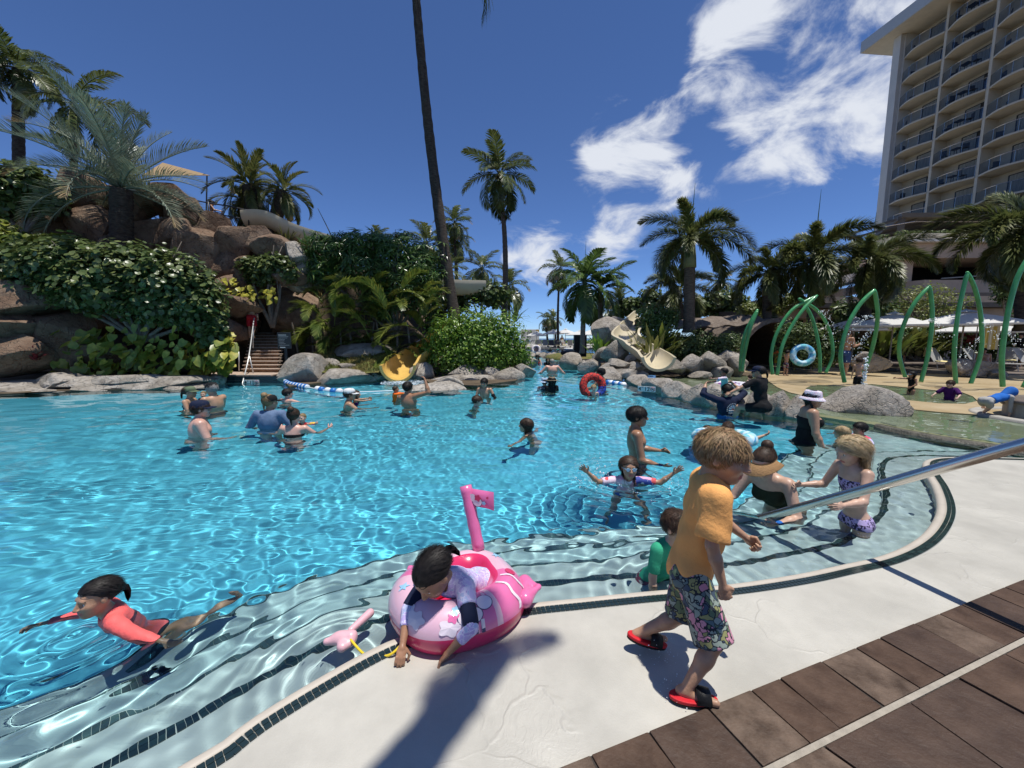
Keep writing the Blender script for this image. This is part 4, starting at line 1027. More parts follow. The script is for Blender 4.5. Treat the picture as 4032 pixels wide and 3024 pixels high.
# ---- leafy shrubs
def T_leaf(kind):
    if kind == 'round': a = [i * PI / 3 for i in range(6)]; return [(0, 0, .0)] + [(.5 * math.cos(q), .5 * math.sin(q) + .0, .06) for q in a], [[0, 1 + i, 1 + (i + 1) % 6] for i in range(6)]
    if kind == 'oval': return [(0, -.5, 0), (.23, -.05, .05), (.20, .30, .03), (0, .5, -.03), (-.20, .30, .03), (-.23, -.05, .05), (0, 0, -.01)], [[0, 1, 6], [1, 2, 6], [2, 3, 6], [3, 4, 6], [4, 5, 6], [5, 0, 6]]
    if kind == 'blade': return [(-.06, 0, 0), (.06, 0, 0), (.09, .5, .03), (-.09, .5, .03), (.0, 1, -.12)], [[0, 1, 2], [0, 2, 3], [3, 2, 4]]
    if kind == 'whorl':
        V = []; F = []
        for i in range(8):
            q = i * PI / 4; c, s = math.cos(q), math.sin(q); o = len(V)
            for (x, y, z) in ((-.0, .08, 0), (.085, .5, -.05), (0, .52, -.01), (-.085, .5, -.05), (0, 1.0, -.34)): V.append((x * c - y * s, x * s + y * c, z))
            F += [[o, o + 1, o + 2], [o, o + 2, o + 3], [o + 2, o + 1, o + 4], [o + 3, o + 2, o + 4]]
        return V, F
    if kind == 'heart': return [(0, -.35, 0), (.30, -.42, .03), (.42, -.1, .05), (.28, .3, .02), (0, .62, -.08), (-.28, .3, .02), (-.42, -.1, .05), (-.30, -.42, .03), (0, .05, -.03)], [[i, (i + 1) % 8, 8] for i in range(8)]

def leaf_cloud(parent, name, blobs, n, size, kind, m, seed=0, up=.5, shell=.55, jitter=.55, droop=0.0, lump=.18):
    """blobs: (centre Vector, (rx, ry, rz)) relative to parent; leaves fill a rough shell"""
    r = np.random.default_rng(seed); vol = np.array([b[1][0] * b[1][2] for b in blobs]); vol = vol / vol.sum()
    which = r.choice(len(blobs), n, p=vol); d = r.normal(size=(n, 3)); d /= np.linalg.norm(d, axis=1)[:, None]
    C = np.array([tuple(b[0]) for b in blobs])[which]; Rr = np.array([b[1] for b in blobs])[which]
    rad = shell + (1 - shell) * r.random(n) ** .6
    lumpv = 1 + lump * np.sin(d[:, 0] * 7 + which) * np.sin(d[:, 1] * 6 + 2 * which) * np.sin(d[:, 2] * 8) + r.normal(size=n) * .04
    P = C + d * Rr * (rad * lumpv)[:, None]
    ins = np.zeros(n, bool)
    for k, b in enumerate(blobs):
        q = (P - np.array(tuple(b[0]))) / np.array(b[1]); ins |= (np.sum(q * q, 1) < (shell * .8) ** 2)
    P, d = P[~ins], d[~ins]; k = len(P)
    Nn = d + np.array([0, 0, up]) + r.normal(size=(k, 3)) * jitter
    Tt = r.normal(size=(k, 3)) + np.array([0, 0, -droop])
    tv, tf = T_leaf(kind)
    o = scatter(name, tv, tf, frames(P, Nn, Tt, size * r.uniform(.65, 1.25, k)), m, parent)
    tag(o, kind='stuff'); return o

def branches(parent, p0, tips, r0, m=None, seed=0, name='branch'):
    rr = random.Random(seed)
    for t in tips:
        a, b = Vector(p0), Vector(t); mid = a.lerp(b, .5) + Vector((rr.uniform(-.15, .15), rr.uniform(-.1, .1), rr.uniform(-.05, .2))) * (b - a).length * .5
        mb = MB(); pts = catmull([a, mid, b], 5); mb.tube(pts, [r0 * (1 - .75 * i / (len(pts) - 1)) for i in range(len(pts))], 6); mb.build(name, m or M_wood, parent, smooth=True)
        for _ in range(2):
            q = pts[rr.randrange(4, len(pts) - 1)]; e = q + (b - a) * rr.uniform(.2, .4) + Vector((rr.uniform(-.4, .4), rr.uniform(-.3, .3), rr.uniform(.1, .5)))
            mb = MB(); mb.tube([q, q.lerp(e, .5) + Vector((0, 0, .05)), e], [r0 * .35, r0 * .25, r0 * .12], 5); mb.build('twig', m or M_wood, parent, smooth=True)

def shrub(name, label, base_px, D, blobs_px, n, size, kind, m, seed=0, cat='bush', depth=.8, tips=5, br=.05, core=True, group=None, **kw):
    b = dp(*base_px, D); o = empty(name, b); tag(o, label, cat, group); s = pxm(D); B = []
    for it in blobs_px:
        x, y, w, h = it[:4]; DD = it[4] if len(it) > 4 else D
        B.append((dp(x, y, DD) - b, (w * s, depth * (w + h) / 2 * s, h * s)))
    leaf_cloud(o, 'foliage', B, n, size, kind, m, seed, **kw)
    if core:                                            # the dense inner leaves and twigs that close the bush
        leaf_cloud(o, 'inner_foliage', [(c, tuple(q * .72 for q in r_)) for c, r_ in B], int(n * .35), size * 1.7, kind, m, seed + 1, shell=.35)
    rr = random.Random(seed); tl = [c + Vector((rr.uniform(-.5, .5) * r_[0], -.2 * r_[1], rr.uniform(-.4, .4) * r_[2])) for c, r_ in B][:tips]
    branches(o, (0, 0, 0), tl, br, seed=seed); return o
# big sea-grape style bush on the left, its bare branches showing below
shrub('leafy_bush', 'broad round leaved bush hiding the left cliff with bare branches below', (560, 1345), 13.6,
      [(110, 1060, 150, 110), (280, 1050, 190, 115), (480, 1070, 200, 115), (650, 1110, 190, 125), (760, 1190, 125, 130), (420, 1140, 260, 100), (90, 1140, 130, 90), (640, 1200, 200, 90), (830, 1290, 60, 90)], 11500, .165, 'round', LM['grape'], 1, tips=9, br=.085, depth=.75, up=.9)
shrub('leafy_bush', 'dark round leaved tree crown at the left edge above the cliff', (100, 930), 16, [(50, 720, 150, 80), (150, 760, 95, 75), (20, 800, 130, 70), (200, 800, 50, 50), (-60, 750, 140, 110)], 2600, .20, 'round', LM['grape'], 2, cat='tree', tips=5, br=.10, up=.9)
shrub('leafy_bush', 'yellow green foliage strip on the ledge behind the broad bush', (120, 1010), 15, [(60, 960, 120, 40), (230, 960, 110, 35), (0, 930, 70, 60)], 1000, .22, 'heart', LM['pothosd'], 3, tips=2, br=.02)
shrub('small_tree', 'small dark tree with flat round leaved crown on the rocks', (1075, 1290), 17.2, [(1010, 1050, 75, 45), (1085, 1050, 75, 50), (1130, 1075, 45, 45), (1040, 1085, 80, 40)], 2000, .15, 'round', LM['grape'], 4, cat='tree', tips=4, br=.10, up=.9)
shrub('umbrella_tree', 'wide dark umbrella tree with drooping finger leaves', (1560, 1330), 18, [(1300, 975, 120, 60), (1420, 965, 130, 65), (1550, 985, 130, 80), (1660, 1040, 110, 100), (1480, 1060, 200, 90), (1600, 1150, 130, 110), (1260, 1060, 90, 60), (1690, 1120, 60, 80), (1500, 1180, 80, 80)], 900, .34, 'whorl', LM['scheff'], 5, cat='tree', tips=8, br=.09, up=1.3, jitter=.35, depth=.7)
shrub('round_bush', 'bright green rounded bush on the rock island', (1880, 1490), 16.6, [(1755, 1330, 95, 100), (1860, 1300, 120, 100), (1970, 1325, 110, 110), (1790, 1405, 140, 80), (1940, 1415, 145, 80), (1880, 1370, 170, 120), (2050, 1405, 50, 75), (1685, 1395, 45, 60)], 10500, .135, 'oval', LM['naup'], 6, tips=6, br=.05, up=.6, lump=.3)
shrub('leafy_bush', 'dark rounded shrub behind the bright island bush', (1880, 1240), 22, [(1870, 1150, 70, 50), (1940, 1160, 80, 55), (1800, 1190, 60, 50), (1700, 1200, 60, 60), (1720, 1280, 60, 80)], 2000, .17, 'round', LM['hedge'], 7, tips=4, br=.06)
shrub('leafy_bush', 'dense shrub right beside the top of the right slide', (2580, 1330), 18.2, [(2560, 1240, 60, 55), (2600, 1270, 60, 60), (2540, 1290, 40, 45), (2640, 1250, 40, 50)], 2600, .12, 'oval', LM['royal'], 8, tips=4, br=.05)
shrub('hedge', 'dark clipped hedge running right of the slide under the curved roof', (2780, 1410), 17, [(2680, 1370, 70, 55), (2750, 1350, 80, 60), (2840, 1370, 80, 55), (2880, 1345, 60, 40), (2620, 1400, 50, 35), (2790, 1400, 120, 35)], 3600, .12, 'oval', LM['hedge'], 9, tips=5, br=.04)
shrub('leafy_bush', 'flowering bush behind the four limbed green arch', (3160, 1440), 17, [(3110, 1310, 60, 55), (3180, 1320, 80, 60), (3240, 1370, 60, 70), (3140, 1390, 90, 60), (3200, 1410, 90, 45), (3280, 1330, 50, 60), (3270, 1410, 45, 40)], 3600, .13, 'oval', LM['hedge'], 10, tips=6, br=.05)
shrub('leafy_bush', 'dark foliage bank behind the umbrellas and loungers', (3600, 1420), 21, [(3380, 1340, 90, 70), (3500, 1330, 90, 80), (3620, 1330, 90, 80), (3740, 1330, 90, 80), (3860, 1330, 100, 80), (3980, 1340, 90, 90), (4080, 1320, 90, 120), (3450, 1250, 90, 90), (3330, 1230, 60, 60)], 4200, .26, 'oval', LM['hedge'], 11, tips=8, br=.06)
shrub('small_tree', 'light green small leaved tree behind the white umbrellas', (3640, 1330), 22, [(3560, 1180, 80, 40), (3650, 1160, 100, 45), (3740, 1190, 90, 35), (3590, 1230, 110, 35), (3700, 1240, 90, 35), (3500, 1130, 60, 30)], 2600, .14, 'oval', LM['yell'], 12, cat='tree', tips=6, br=.07, core=False, up=1.0)
shrub('small_tree', 'bushy tree beside the right edge below the foxtail palm', (3990, 1330), 20, [(3980, 1120, 60, 60), (4030, 1170, 60, 70), (3960, 1160, 50, 40)], 1400, .16, 'oval', LM['hedge'], 13, cat='tree', tips=3, br=.06)
shrub('leafy_bush', 'bushy crowns in front of the restaurant roof by the foxtail palms', (2830, 1290), 27, [(2760, 1210, 60, 40), (2830, 1190, 80, 45), (2900, 1200, 60, 45), (2860, 1240, 70, 35), (2480, 1210, 60, 40), (2560, 1180, 60, 50), (2640, 1200, 50, 50)], 3000, .22, 'heart', LM['hedge'], 14, tips=4, br=.06)
shrub('leafy_bush', 'light leafy bush in front of the restaurant eave', (2960, 1275), 23, [(2960, 1220, 60, 30), (3050, 1215, 60, 30), (3100, 1180, 50, 35), (2990, 1240, 60, 20)], 1200, .17, 'oval', LM['yell'], 15, tips=3, br=.04)
shrub('hedge', 'low clipped hedge behind the far loungers', (2200, 1350), 54, [(2110 + 35 * i, 1346, 24, 7) for i in range(7)], 1400, .30, 'oval', LM['naup'], 16, tips=0, core=False)
# pothos: big variegated leaves, single ones near the water
def pothos(label, base_px, D, area, n, size, m_list, seed, nobj):
    b = dp(*base_px, D); o = empty('vine_plant', b); tag(o, label, 'plant'); rr = random.Random(seed)
    tv, tf = T_leaf('heart'); mes = [mesh_np('leaf', tv, np.array(tf), m, smooth=True) for m in m_list]
    P = []; 
    while len(P) < n:
        x0_, y0_, x1_, y1_ = area[rr.randrange(len(area))]
        P.append((rr.uniform(x0_, x1_), rr.uniform(y0_, y1_)))
    for i, (x, y) in enumerate(P):
        p = dp(x, y, D + rr.uniform(-.35, .35)) - b; s = size * rr.uniform(.6, 1.25)
        e = Euler((R(rr.uniform(25, 85)), R(rr.uniform(-35, 35)), rr.uniform(-1.0, 1.0)))
        link('leaf', mes[rr.randrange(len(mes))], o, Matrix.Translation(p) @ e.to_matrix().to_4x4() @ Matrix.Scale(s, 4) @ Matrix.Rotation(PI + rr.uniform(-.7, .7), 4, 'Z'))
    return o
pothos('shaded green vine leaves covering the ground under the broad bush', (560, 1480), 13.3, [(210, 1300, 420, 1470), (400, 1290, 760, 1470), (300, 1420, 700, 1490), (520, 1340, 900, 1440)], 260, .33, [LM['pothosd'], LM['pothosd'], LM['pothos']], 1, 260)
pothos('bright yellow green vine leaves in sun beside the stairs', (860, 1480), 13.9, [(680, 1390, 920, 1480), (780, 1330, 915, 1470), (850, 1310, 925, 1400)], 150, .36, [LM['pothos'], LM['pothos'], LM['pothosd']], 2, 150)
pothos('small yellow leaved vine among the brown boulders', (920, 1140), 16.6, [(865, 1100, 930, 1150), (910, 1130, 1000, 1165), (1030, 1140, 1090, 1190), (950, 1160, 1010, 1180)], 90, .24, [LM['pothos']], 3, 90)
# areca clump
ar = empty('areca_clump', dp(1360, 1420, 16.4)); tag(ar, 'dense clump of arching areca palm fronds on the bank', 'plant'); rr = random.Random(9)
fa = fronds('areca')
for i in range(86):
    x = rr.uniform(1240, 1690); y = rr.uniform(1130, 1400) + abs(x - 1360) * .10; p = dp(x, y, 17.2 + rr.uniform(-.9, .8)) - ar.location
    p.z = max(p.z, .25); az = rr.uniform(-2.3, 2.3) + PI if rr.random() < .8 else rr.uniform(0, 6.28)
    link('frond', fa[rr.randrange(3)], ar, Matrix.Translation(p) @ Matrix.Rotation(az, 4, 'Z') @ Matrix.Rotation(R(rr.uniform(5, 75)), 4, 'X') @ Matrix.Scale(rr.uniform(.7, 1.1), 4))
for i in range(9):
    x = 1180 + 55 * i; a = dp(x, 1415, 17.2) - ar.location; mb = MB(); mb.tube([a, a + Vector((rr.uniform(-.3, .3), 0, 1.6))], [.05, .035], 6); mb.build('stem', M_wood, ar)
# blade plants: gingers, dracaena
def blades(label, base_px, D, n, L_, m, seed, spread=.5, width=1.0, name='blade_plant', upr=(35, 80)):
    o = empty(name, dp(*base_px, D)); tag(o, label, 'plant'); rr = random.Random(seed); tv, tf = T_leaf('blade')
    me = mesh_np('leaf', tv, np.array(tf), m)
    for i in range(n):
        az = rr.uniform(0, 6.28); q = rr.uniform(0, spread)
        link('leaf', me, o, Matrix.Translation((q * math.cos(az), q * math.sin(az), rr.uniform(0, L_ * .5))) @ Matrix.Rotation(az - PI / 2, 4, 'Z') @ Matrix.Rotation(R(rr.uniform(*upr)), 4, 'X') @ Matrix.Diagonal((L_ * width, L_, L_, 1)) @ Matrix.Scale(rr.uniform(.6, 1.1), 4))
    return o
blades('spiky dark rosette plant behind the island bush', (2030, 1275), 20, 40, 1.0, LM['hedge'], 1, .1, .6, upr=(-10, 85))
blades('long leaved ginger clump left of the hedge by the slide', (2570, 1410), 17, 95, 1.0, LM['date'], 2, .9, .9, upr=(10, 80))
blades('upright green plant among the rocks below the slide', (2362, 1408), 18.6, 40, .9, LM['naup'], 3, .45, 1.2, upr=(35, 85))
blades('ginger leaves left of the hedge near the slide mouth', (2600, 1375), 17.3, 60, .9, LM['areca'], 4, .6, 1.0, upr=(5, 75))
blades('broad striped leaves under the left umbrella', (3470, 1400), 20, 60, 1.3, LM['areca'], 5, 1.2, 1.1, upr=(10, 75))
blades('large tropical leaves under the centre umbrella', (3610, 1400), 20.3, 60, 1.3, LM['date'], 6, 1.2, 1.1, upr=(10, 75))
blades('red leaved plant behind the tall arch', (3800, 1370), 20.4, 40, 1.1, LM['red'], 7, .8, 1.1, upr=(20, 80))
blades('red tipped plant in the dark rock pocket at the left', (140, 1420), 12.6, 26, .35, LM['red'], 8, .1, 1.6, upr=(20, 80))
blades('yellow green fern on the hill by the date palms', (1130, 960), 19.4, 50, .6, LM['date'], 11, .8, .5, upr=(20, 85))
# grass on the slopes
rng = np.random.default_rng(4)
def grass(name, label, pts_fn, n, h, m):
    P = pts_fn(n); Nn = rng.normal(size=(len(P), 3)) * np.array([1, 1, .1]); Tt = np.tile([0, 0, 1.0], (len(P), 1)) + rng.normal(size=(len(P), 3)) * .45
    tv, tf = T_leaf('blade'); tv = [(x * .9, y, z) for x, y, z in tv]
    o = scatter(name, tv, tf, frames(P, Nn, Tt, h * rng.uniform(.5, 1.3, len(P))), m); tag(o, label, 'grass', kind='stuff'); return o
def slope_pts(n):
    x = rng.uniform(-8.2, -5.0, n); y = rng.uniform(14.65, 18.2, n); return np.stack([x, y, .17 + .35 * np.clip(y - 14.4, 0, 4) + .05 * np.sin(x * 3 + y * 2)], 1)
grass('grass', 'short patchy grass on the bank right of the stairs', slope_pts, 6500, .13, LM['grass'])
def hill_pts(n):
    x = rng.uniform(-16, -6, n); y = rng.uniform(19.4, 21.2, n); z = 6.6 * np.clip((-3.0 - x) / 8, 0, 1) ** .8 * np.clip((y - 18.9) / 1.4, 0, 1) ** .7 * np.clip((58 - y) / 20, 0, 1) + .12
    return np.stack([x, y, z], 1)
grass('hill_grass', 'dry yellow grass along the hilltop below the raised slide', hill_pts, 4000, .28, LM['grass'])
lawn_c = gp(2290, 1398, .3)
mb = MB(); mb.lathe([(2.6, -.3), (2.3, .1), (1.6, .28), (.0, .42)], 24, (lawn_c.x, lawn_c.y + 3.5, 0), sy=1.6, sx=1.0); struct(mb.build('lawn_mound', M_grass, smooth=True))

# ================================================================ hotel tower and low buildings
M_stucco = mat('tower_stucco', (.60, .53, .41), .85, .2, var=.06, vscale=1.5, bump=.1, bscale=20)
M_white2 = mat('white_render', (.62, .60, .55), .8, .2, var=.05, vscale=1, bump=.05)
M_beige = mat('beige_stucco', (.46, .36, .27), .85, .2, var=.08, vscale=1.2, bump=.1, bscale=20)
M_fascia = mat('roof_fascia', (.50, .51, .50), .7, .3, var=.04)
M_brownf = mat('brown_fascia', (.10, .085, .07), .6, .3, var=.1)
M_glass = mat('window_glass', (.02, .028, .035), .04, .9)
M_frame = mat('window_frame', (.05, .045, .04), .4, .5)
M_curt = mat('curtain', (.30, .29, .26), .9, .1, vscale=14, col2=(.40, .39, .35), stretch=(1, 1, .05))
M_intshade = mat('painted_shade_interior', (.012, .010, .009), .9, .1)  # near-black colour painting the shade inside openings and under roofs
bal = bpy.data.materials.new('balustrade_glass'); bal.use_nodes = True
_N, _L = bal.node_tree.nodes, bal.node_tree.links
_b = _N['Principled BSDF']; _b.inputs['Base Color'].default_value = (.03, .045, .07, 1); _b.inputs['Roughness'].default_value = .06
_t = _N.new('ShaderNodeBsdfTransparent'); _t.inputs[0].default_value = (.80, .86, .92, 1); _x = _N.new('ShaderNodeMixShader'); _x.inputs[0].default_value = .22
_L.new(_t.outputs[0], _x.inputs[1]); _L.new(_b.outputs[0], _x.inputs[2]); _L.new(_x.outputs[0], _N['Material Output'].inputs[0])
TD = 51.0
A0 = dp(3497, 810, TD); A0.z = 0
tdir = Vector((.0935, -1, 0)).normalized(); tout = Vector((-1, -.0935, 0)).normalized()
tower = empty('hotel_tower', A0); tower.rotation_euler = (0, 0, math.atan2(tdir.y, tdir.x)); tag(tower, 'beige hotel tower with rows of curved glass balconies', 'building')
# local frame: x along the facade towards us, y = left hand of that (away from the pool), so outwards is -y
BW, SH, Z0, NF, NB = 4.36, 2.77, 9.69, 10, 5
sgn = -1 if (Matrix.Rotation(tower.rotation_euler.z, 3, 'Z') @ Vector((0, 1, 0))).dot(tout) < 0 else 1
def L2(x, o, z): return (x, sgn * o, z)
mb = MB(); mb.box(L2(NB * BW / 2, -7.5, (Z0 + 37) / 2), (NB * BW, 12, 37 - Z0 + 8)); mb.build('wall', M_stucco, tower)
mb = MB(); mb.box(L2(-.42, -6.2, 22), (.84, 13.6, 31)); mb.build('end_wall', M_white2, tower)
for b in range(NB + 1):
    mb = MB(); mb.box(L2(b * BW, -.72, 22), (.24, 1.6, 31)); mb.build('fin', M_stucco if b else M_white2, tower)
mb = MB(); mb.box(L2(NB * BW / 2 - 1.0, -5.6, 37.32 + .65), (NB * BW + 5.0, 15.7, 1.3)); roof = mb.build('roof', M_fascia, tower)
mb = MB(); mb.box(L2(NB * BW / 2 - 1.0, -5.6, 37.30), (NB * BW + 4.8, 15.5, .05)); mb.build('soffit', M_stucco, roof)
# one balcony, one window; copied for each bay and storey
ns = 18
def out(s): return .06 + .62 * (math.sin(PI * min(1, max(0, (s / BW) ** .9))) ** 1.2) + .10 * (s / BW)
prof = [((BW - .25) * i / ns + .125, out((BW) * i / ns)) for i in range(ns + 1)]
mb = MB(); mb.prism([(x, sgn * o) for x, o in prof] + [(prof[-1][0], sgn * -1.5), (prof[0][0], sgn * -1.5)], -.17, 0.0); slab_me = mb.mesh('balcony', M_stucco)
mb = MB()
for i in range(ns):
    (x, o), (x2, o2) = prof[i], prof[i + 1]; mb.add([(x, sgn * (o - .06), .06), (x2, sgn * (o2 - .06), .06), (x2, sgn * (o2 - .06), 1.05), (x, sgn * (o - .06), 1.05)], [[0, 1, 2, 3]])
gl_me = mb.mesh('balustrade', bal)
mb = MB(); mb.tube([(x, sgn * (o - .06), 1.07) for x, o in prof], .025, 6); rl_me = mb.mesh('top_rail', M_steel)
mb = MB(); mb.tube([(prof[0][0], sgn * (prof[0][1] - .06), 0), (prof[0][0], sgn * (prof[0][1] - .06), 1.05)], .02, 5); ps_me = mb.mesh('post', M_steel)
wx0, wx1 = 1.55, BW - .2
mb = MB(); mb.box(((wx0 + wx1) / 2, 0, 1.12), (wx1 - wx0, .04, 2.2)); pane_me = mb.mesh('pane', M_glass)
mb = MB()
for x in (wx0, (wx0 + wx1) / 2, wx1): mb.box((x, 0, 1.12), (.06, .09, 2.26))
mb.box(((wx0 + wx1) / 2, 0, 2.24), (wx1 - wx0 - .06, .09, .06)); mb.box(((wx0 + wx1) / 2, 0, .03), (wx1 - wx0 - .06, .09, .06)); fr_me = mb.mesh('window', M_frame)
cur = []
for w in (.5, .8, .95):
    mb = MB(); n = 14
    for i in range(n): mb.box((wx0 + .1 + (wx1 - wx0 - .2) * w * (i + .5) / n, 0, 1.12), ((wx1 - wx0) * w / n * .8, .03 + .03 * (i % 2), 2.1))
    cur.append(mb.mesh('curtain', M_curt))
rr = random.Random(2)
tab = MB(); tab.box((2.3, sgn * .15, .72), (.8, .7, .04)); 
for q in (-.3, .3):
    for e in (-.25, .25): tab.box((2.3 + q, sgn * .15 + e, .35), (.04, .04, .70))
tab_me = tab.mesh('patio_table', M_dark)
ch = MB(); ch.box((0, 0, .42), (.5, .5, .04)); ch.box((.24, 0, .68), (.04, .5, .5))
for q in (-.22, .22):
    for e in (-.22, .22): ch.box((q, e, .2), (.035, .035, .4))
ch_me = ch.mesh('patio_chair', M_dark)
ORD = ['first', 'second', 'third', 'fourth', 'fifth', 'sixth', 'seventh', 'eighth', 'ninth', 'tenth']
for f in range(NF):
    for b in range(NB):
        z = Z0 + f * SH; M = Matrix.Translation((b * BW, 0, z))
        s = link('balcony', slab_me, tower, M); link('balustrade', gl_me, s); link('top_rail', rl_me, s)
        for i in (0, 5, 9, 13, 18): link('post', ps_me, s, Matrix.Translation((prof[i][0] - prof[0][0], sgn * (prof[i][1] - prof[0][1]), 0)))
        w = link('window', fr_me, tower, Matrix.Translation((b * BW, sgn * -1.44, z))); link('pane', pane_me, w, Matrix.Translation((0, sgn * .005, 0))); link('curtain', cur[rr.randrange(3)], w, Matrix.Translation((0, sgn * .045, 0)))
        if f >= 3 and b < 3:
            wm_ = Matrix.Translation(A0) @ Matrix.Rotation(tower.rotation_euler.z, 4, 'Z') @ M
            if b == 1:
                t_ = link('patio_table', tab_me); t_.matrix_world = wm_; tag(t_, 'dark patio table on the %s balcony from the top, middle tower column' % ORD[NF - 1 - f], 'table', 'balcony tables')
            for q in ((1.2, .1), (3.3, .3)) if b == 1 else ((1.0, -.5),):
                c_ = link('patio_chair', ch_me); c_.matrix_world = wm_ @ Matrix.Translation((q[0], sgn * q[1], 0)) @ Matrix.Rotation(rr.uniform(0, 6), 4, 'Z'); tag(c_, 'dark chair %s%s balcony from top, %s tower column' % ('on the ' if b != 1 else ('left of the table, ' if q[0] < 2 else 'right of the table, '), ORD[NF - 1 - f], ('left', 'middle', 'right')[b]), 'chair', 'balcony chairs')
# podium terrace with pergola
pod = empty('hotel_podium', (0, 0, 0)); tag(pod, 'beige podium terrace with white parapet and dark openings below the tower', 'building')
PY = 34.0
def oct_(x0_, y0_, ch_, x1_=70, y1_=52): return [(x0_ + ch_, y0_), (x1_, y0_), (x1_, y1_), (x0_ * y1_ / y0_ * 1.03, y1_), (x0_ + .4, y0_ + ch_ * 1.3)]
def pz(y, D=PY): return dp(3700, y, D).z
mb = MB(); mb.prism(oct_(31.6, PY, 1.8), pz(950), pz(918)); mb.build('parapet', M_stucco, pod)
mb = MB(); mb.prism(oct_(30.6, PY - 1.0, 1.9), pz(962), pz(951)); mb.build('ledge', M_white2, pod)
mb = MB(); mb.prism(oct_(31.0, PY - .5, 1.8), pz(1020), pz(963)); mb.build('band', M_beige, pod)
mb = MB(); mb.prism(oct_(34.5, PY + 4, 1.8), -.2, pz(1018)); mb.build('inner_wall', M_intshade, pod)
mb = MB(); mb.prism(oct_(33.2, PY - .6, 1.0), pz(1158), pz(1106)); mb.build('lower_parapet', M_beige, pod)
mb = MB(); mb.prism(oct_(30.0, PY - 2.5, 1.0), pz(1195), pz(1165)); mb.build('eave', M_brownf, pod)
mb = MB(); mb.prism(oct_(31.5, PY + 1.5, 1.0), -.2, pz(1190)); mb.build('ground_floor', M_intshade, pod)
for x in (33.6, 41, 49): mb = MB(); mb.box((x, PY + .8, pz(1062)), (.9, .9, pz(1015) - pz(1110))); mb.build('column', M_beige, pod)
for (a, b_) in (((36, 1098), (41, 1082)), ((44, 1078), (47.5, 1068))): mb = MB(); mb.tube([(a[0], PY - .2, pz(a[1])), (b_[0], PY - .2, pz(b_[1]))], .05, 5); mb.build('rail', M_concrete, pod)
prg = empty('pergola', (0, 0, 0)); tag(prg, 'dark flat pergola on the podium terrace below the tower', 'pergola')
zt = dp(3610, 838, 36).z; zl = pz(918)
mb = MB(); mb.prism([(38.5, 43.5), (34.2, 36), (52, 35.4), (52, 44)], zt - .38, zt); mb.build('roof', M_brownf, prg)
for (x, y) in ((34.5, 36.3), (43, 36.0), (38.6, 42.8), (51, 36)): mb = MB(); mb.box((x, y, (zt + zl) / 2 - .2), (.35, .35, zt - zl)); mb.build('post', M_brownf, prg)
for i in range(10): mb = MB(); mb.box((34 + 1.8 * i, 39.8, zt - .5), (.12, 7, .2)); mb.build('beam', M_brownf, prg)
mb = MB(); mb.tube([(31.7, 36.4, zl + .95), (33.5, 34.1, zl + .95), (60, 34.1, zl + .95)], .04, 6); mb.build('terrace_rail', M_steel, pod)
hb = empty('terrace_hedge', (0, 0, 0)); tag(hb, 'trailing green planting along the podium parapet', 'hedge')
leaf_cloud(hb, 'foliage', [(Vector((33.0 + 1.1 * i, 34.5, zl + .1)), (.7, .35, .28)) for i in range(10)] + [(Vector((32.3, 35.5 + .6 * i, zl + .05)), (.4, .5, .25)) for i in range(3)], 1300, .22, 'oval', LM['hedge'], 77)
# round column and ramp behind the foxtail palms
cb = empty('ramp_building', (0, 0, 0)); tag(cb, 'beige ramp on a thick round column behind the foxtail palms', 'building')
c = dp(3230, 1160, 29); mb = MB(); mb.lathe([(.55, 0), (.55, dp(3230, 1070, 29).z)], 24, (c.x, 29, 0)); mb.build('column', M_beige, cb, smooth=False)
for (y0, y1, m_) in ((1040, 1010, M_beige), (1085, 1055, M_white2), (1135, 1105, M_brownf)):
    a, b_ = dp(3205, y0 + 25, 29.5), dp(3440, y1 + 5, 29.5); mb = MB(); mb.add([(a.x, 29.5, a.z - .55), (b_.x, 29.5, b_.z - .55), (b_.x, 29.5, b_.z), (a.x, 29.5, a.z), (a.x + 2, 34, a.z - .55), (b_.x + 2, 34, b_.z - .55), (b_.x + 2, 34, b_.z), (a.x + 2, 34, a.z)], [[0, 1, 2, 3], [3, 2, 6, 7], [0, 4, 5, 1], [0, 3, 7, 4]]); mb.build('ramp', m_, cb)
# restaurant with long low eaves
rs_ = empty('restaurant', (0, 0, 0)); tag(rs_, 'long low restaurant roof with brown eaves behind the splash zone', 'building')
e0_, e1_ = dp(3040, 1172, 25), dp(4200, 1130, 25)
mb = MB(); mb.prism([(e0_.x, 25), (e1_.x, 24), (e1_.x, 33), (e0_.x + 1, 33)], dp(3040, 1195, 25).z, dp(3040, 1170, 25).z); mb.build('roof', M_beige, rs_)
mb = MB(); mb.prism([(e0_.x - .3, 24.6), (e1_.x, 23.6), (e1_.x, 33), (e0_.x, 33)], dp(3040, 1214, 25).z, dp(3040, 1196, 25).z); mb.build('fascia', M_brownf, rs_)
mb = MB(); mb.prism([(e0_.x + .5, 25.3), (e1_.x, 24.3), (e1_.x, 33), (e0_.x + .8, 33)], dp(3040, 1252, 25).z, dp(3040, 1216, 25).z); mb.build('lintel', M_beige, rs_)
mb = MB(); mb.prism([(e0_.x + 2, 28.5), (e1_.x, 28), (e1_.x, 33), (e0_.x + 2, 33)], .05, dp(3040, 1240, 25).z); mb.build('inner_wall', M_intshade, rs_)
for k in range(5): mb = MB(); mb.box((e0_.x + 3 + 4.5 * k, 25.8, 1.6), (.4, .4, 3.0)); mb.build('column', M_beige, rs_)
p0_ = dp(2846, 1252, 26)
mb = MB(); mb.prism([(p0_.x, 26.5), (e0_.x, 24.4), (e0_.x + .5, 30), (p0_.x + 2, 31)], p0_.z - .12, p0_.z + .42); mb.build('side_roof', M_brownf, rs_)
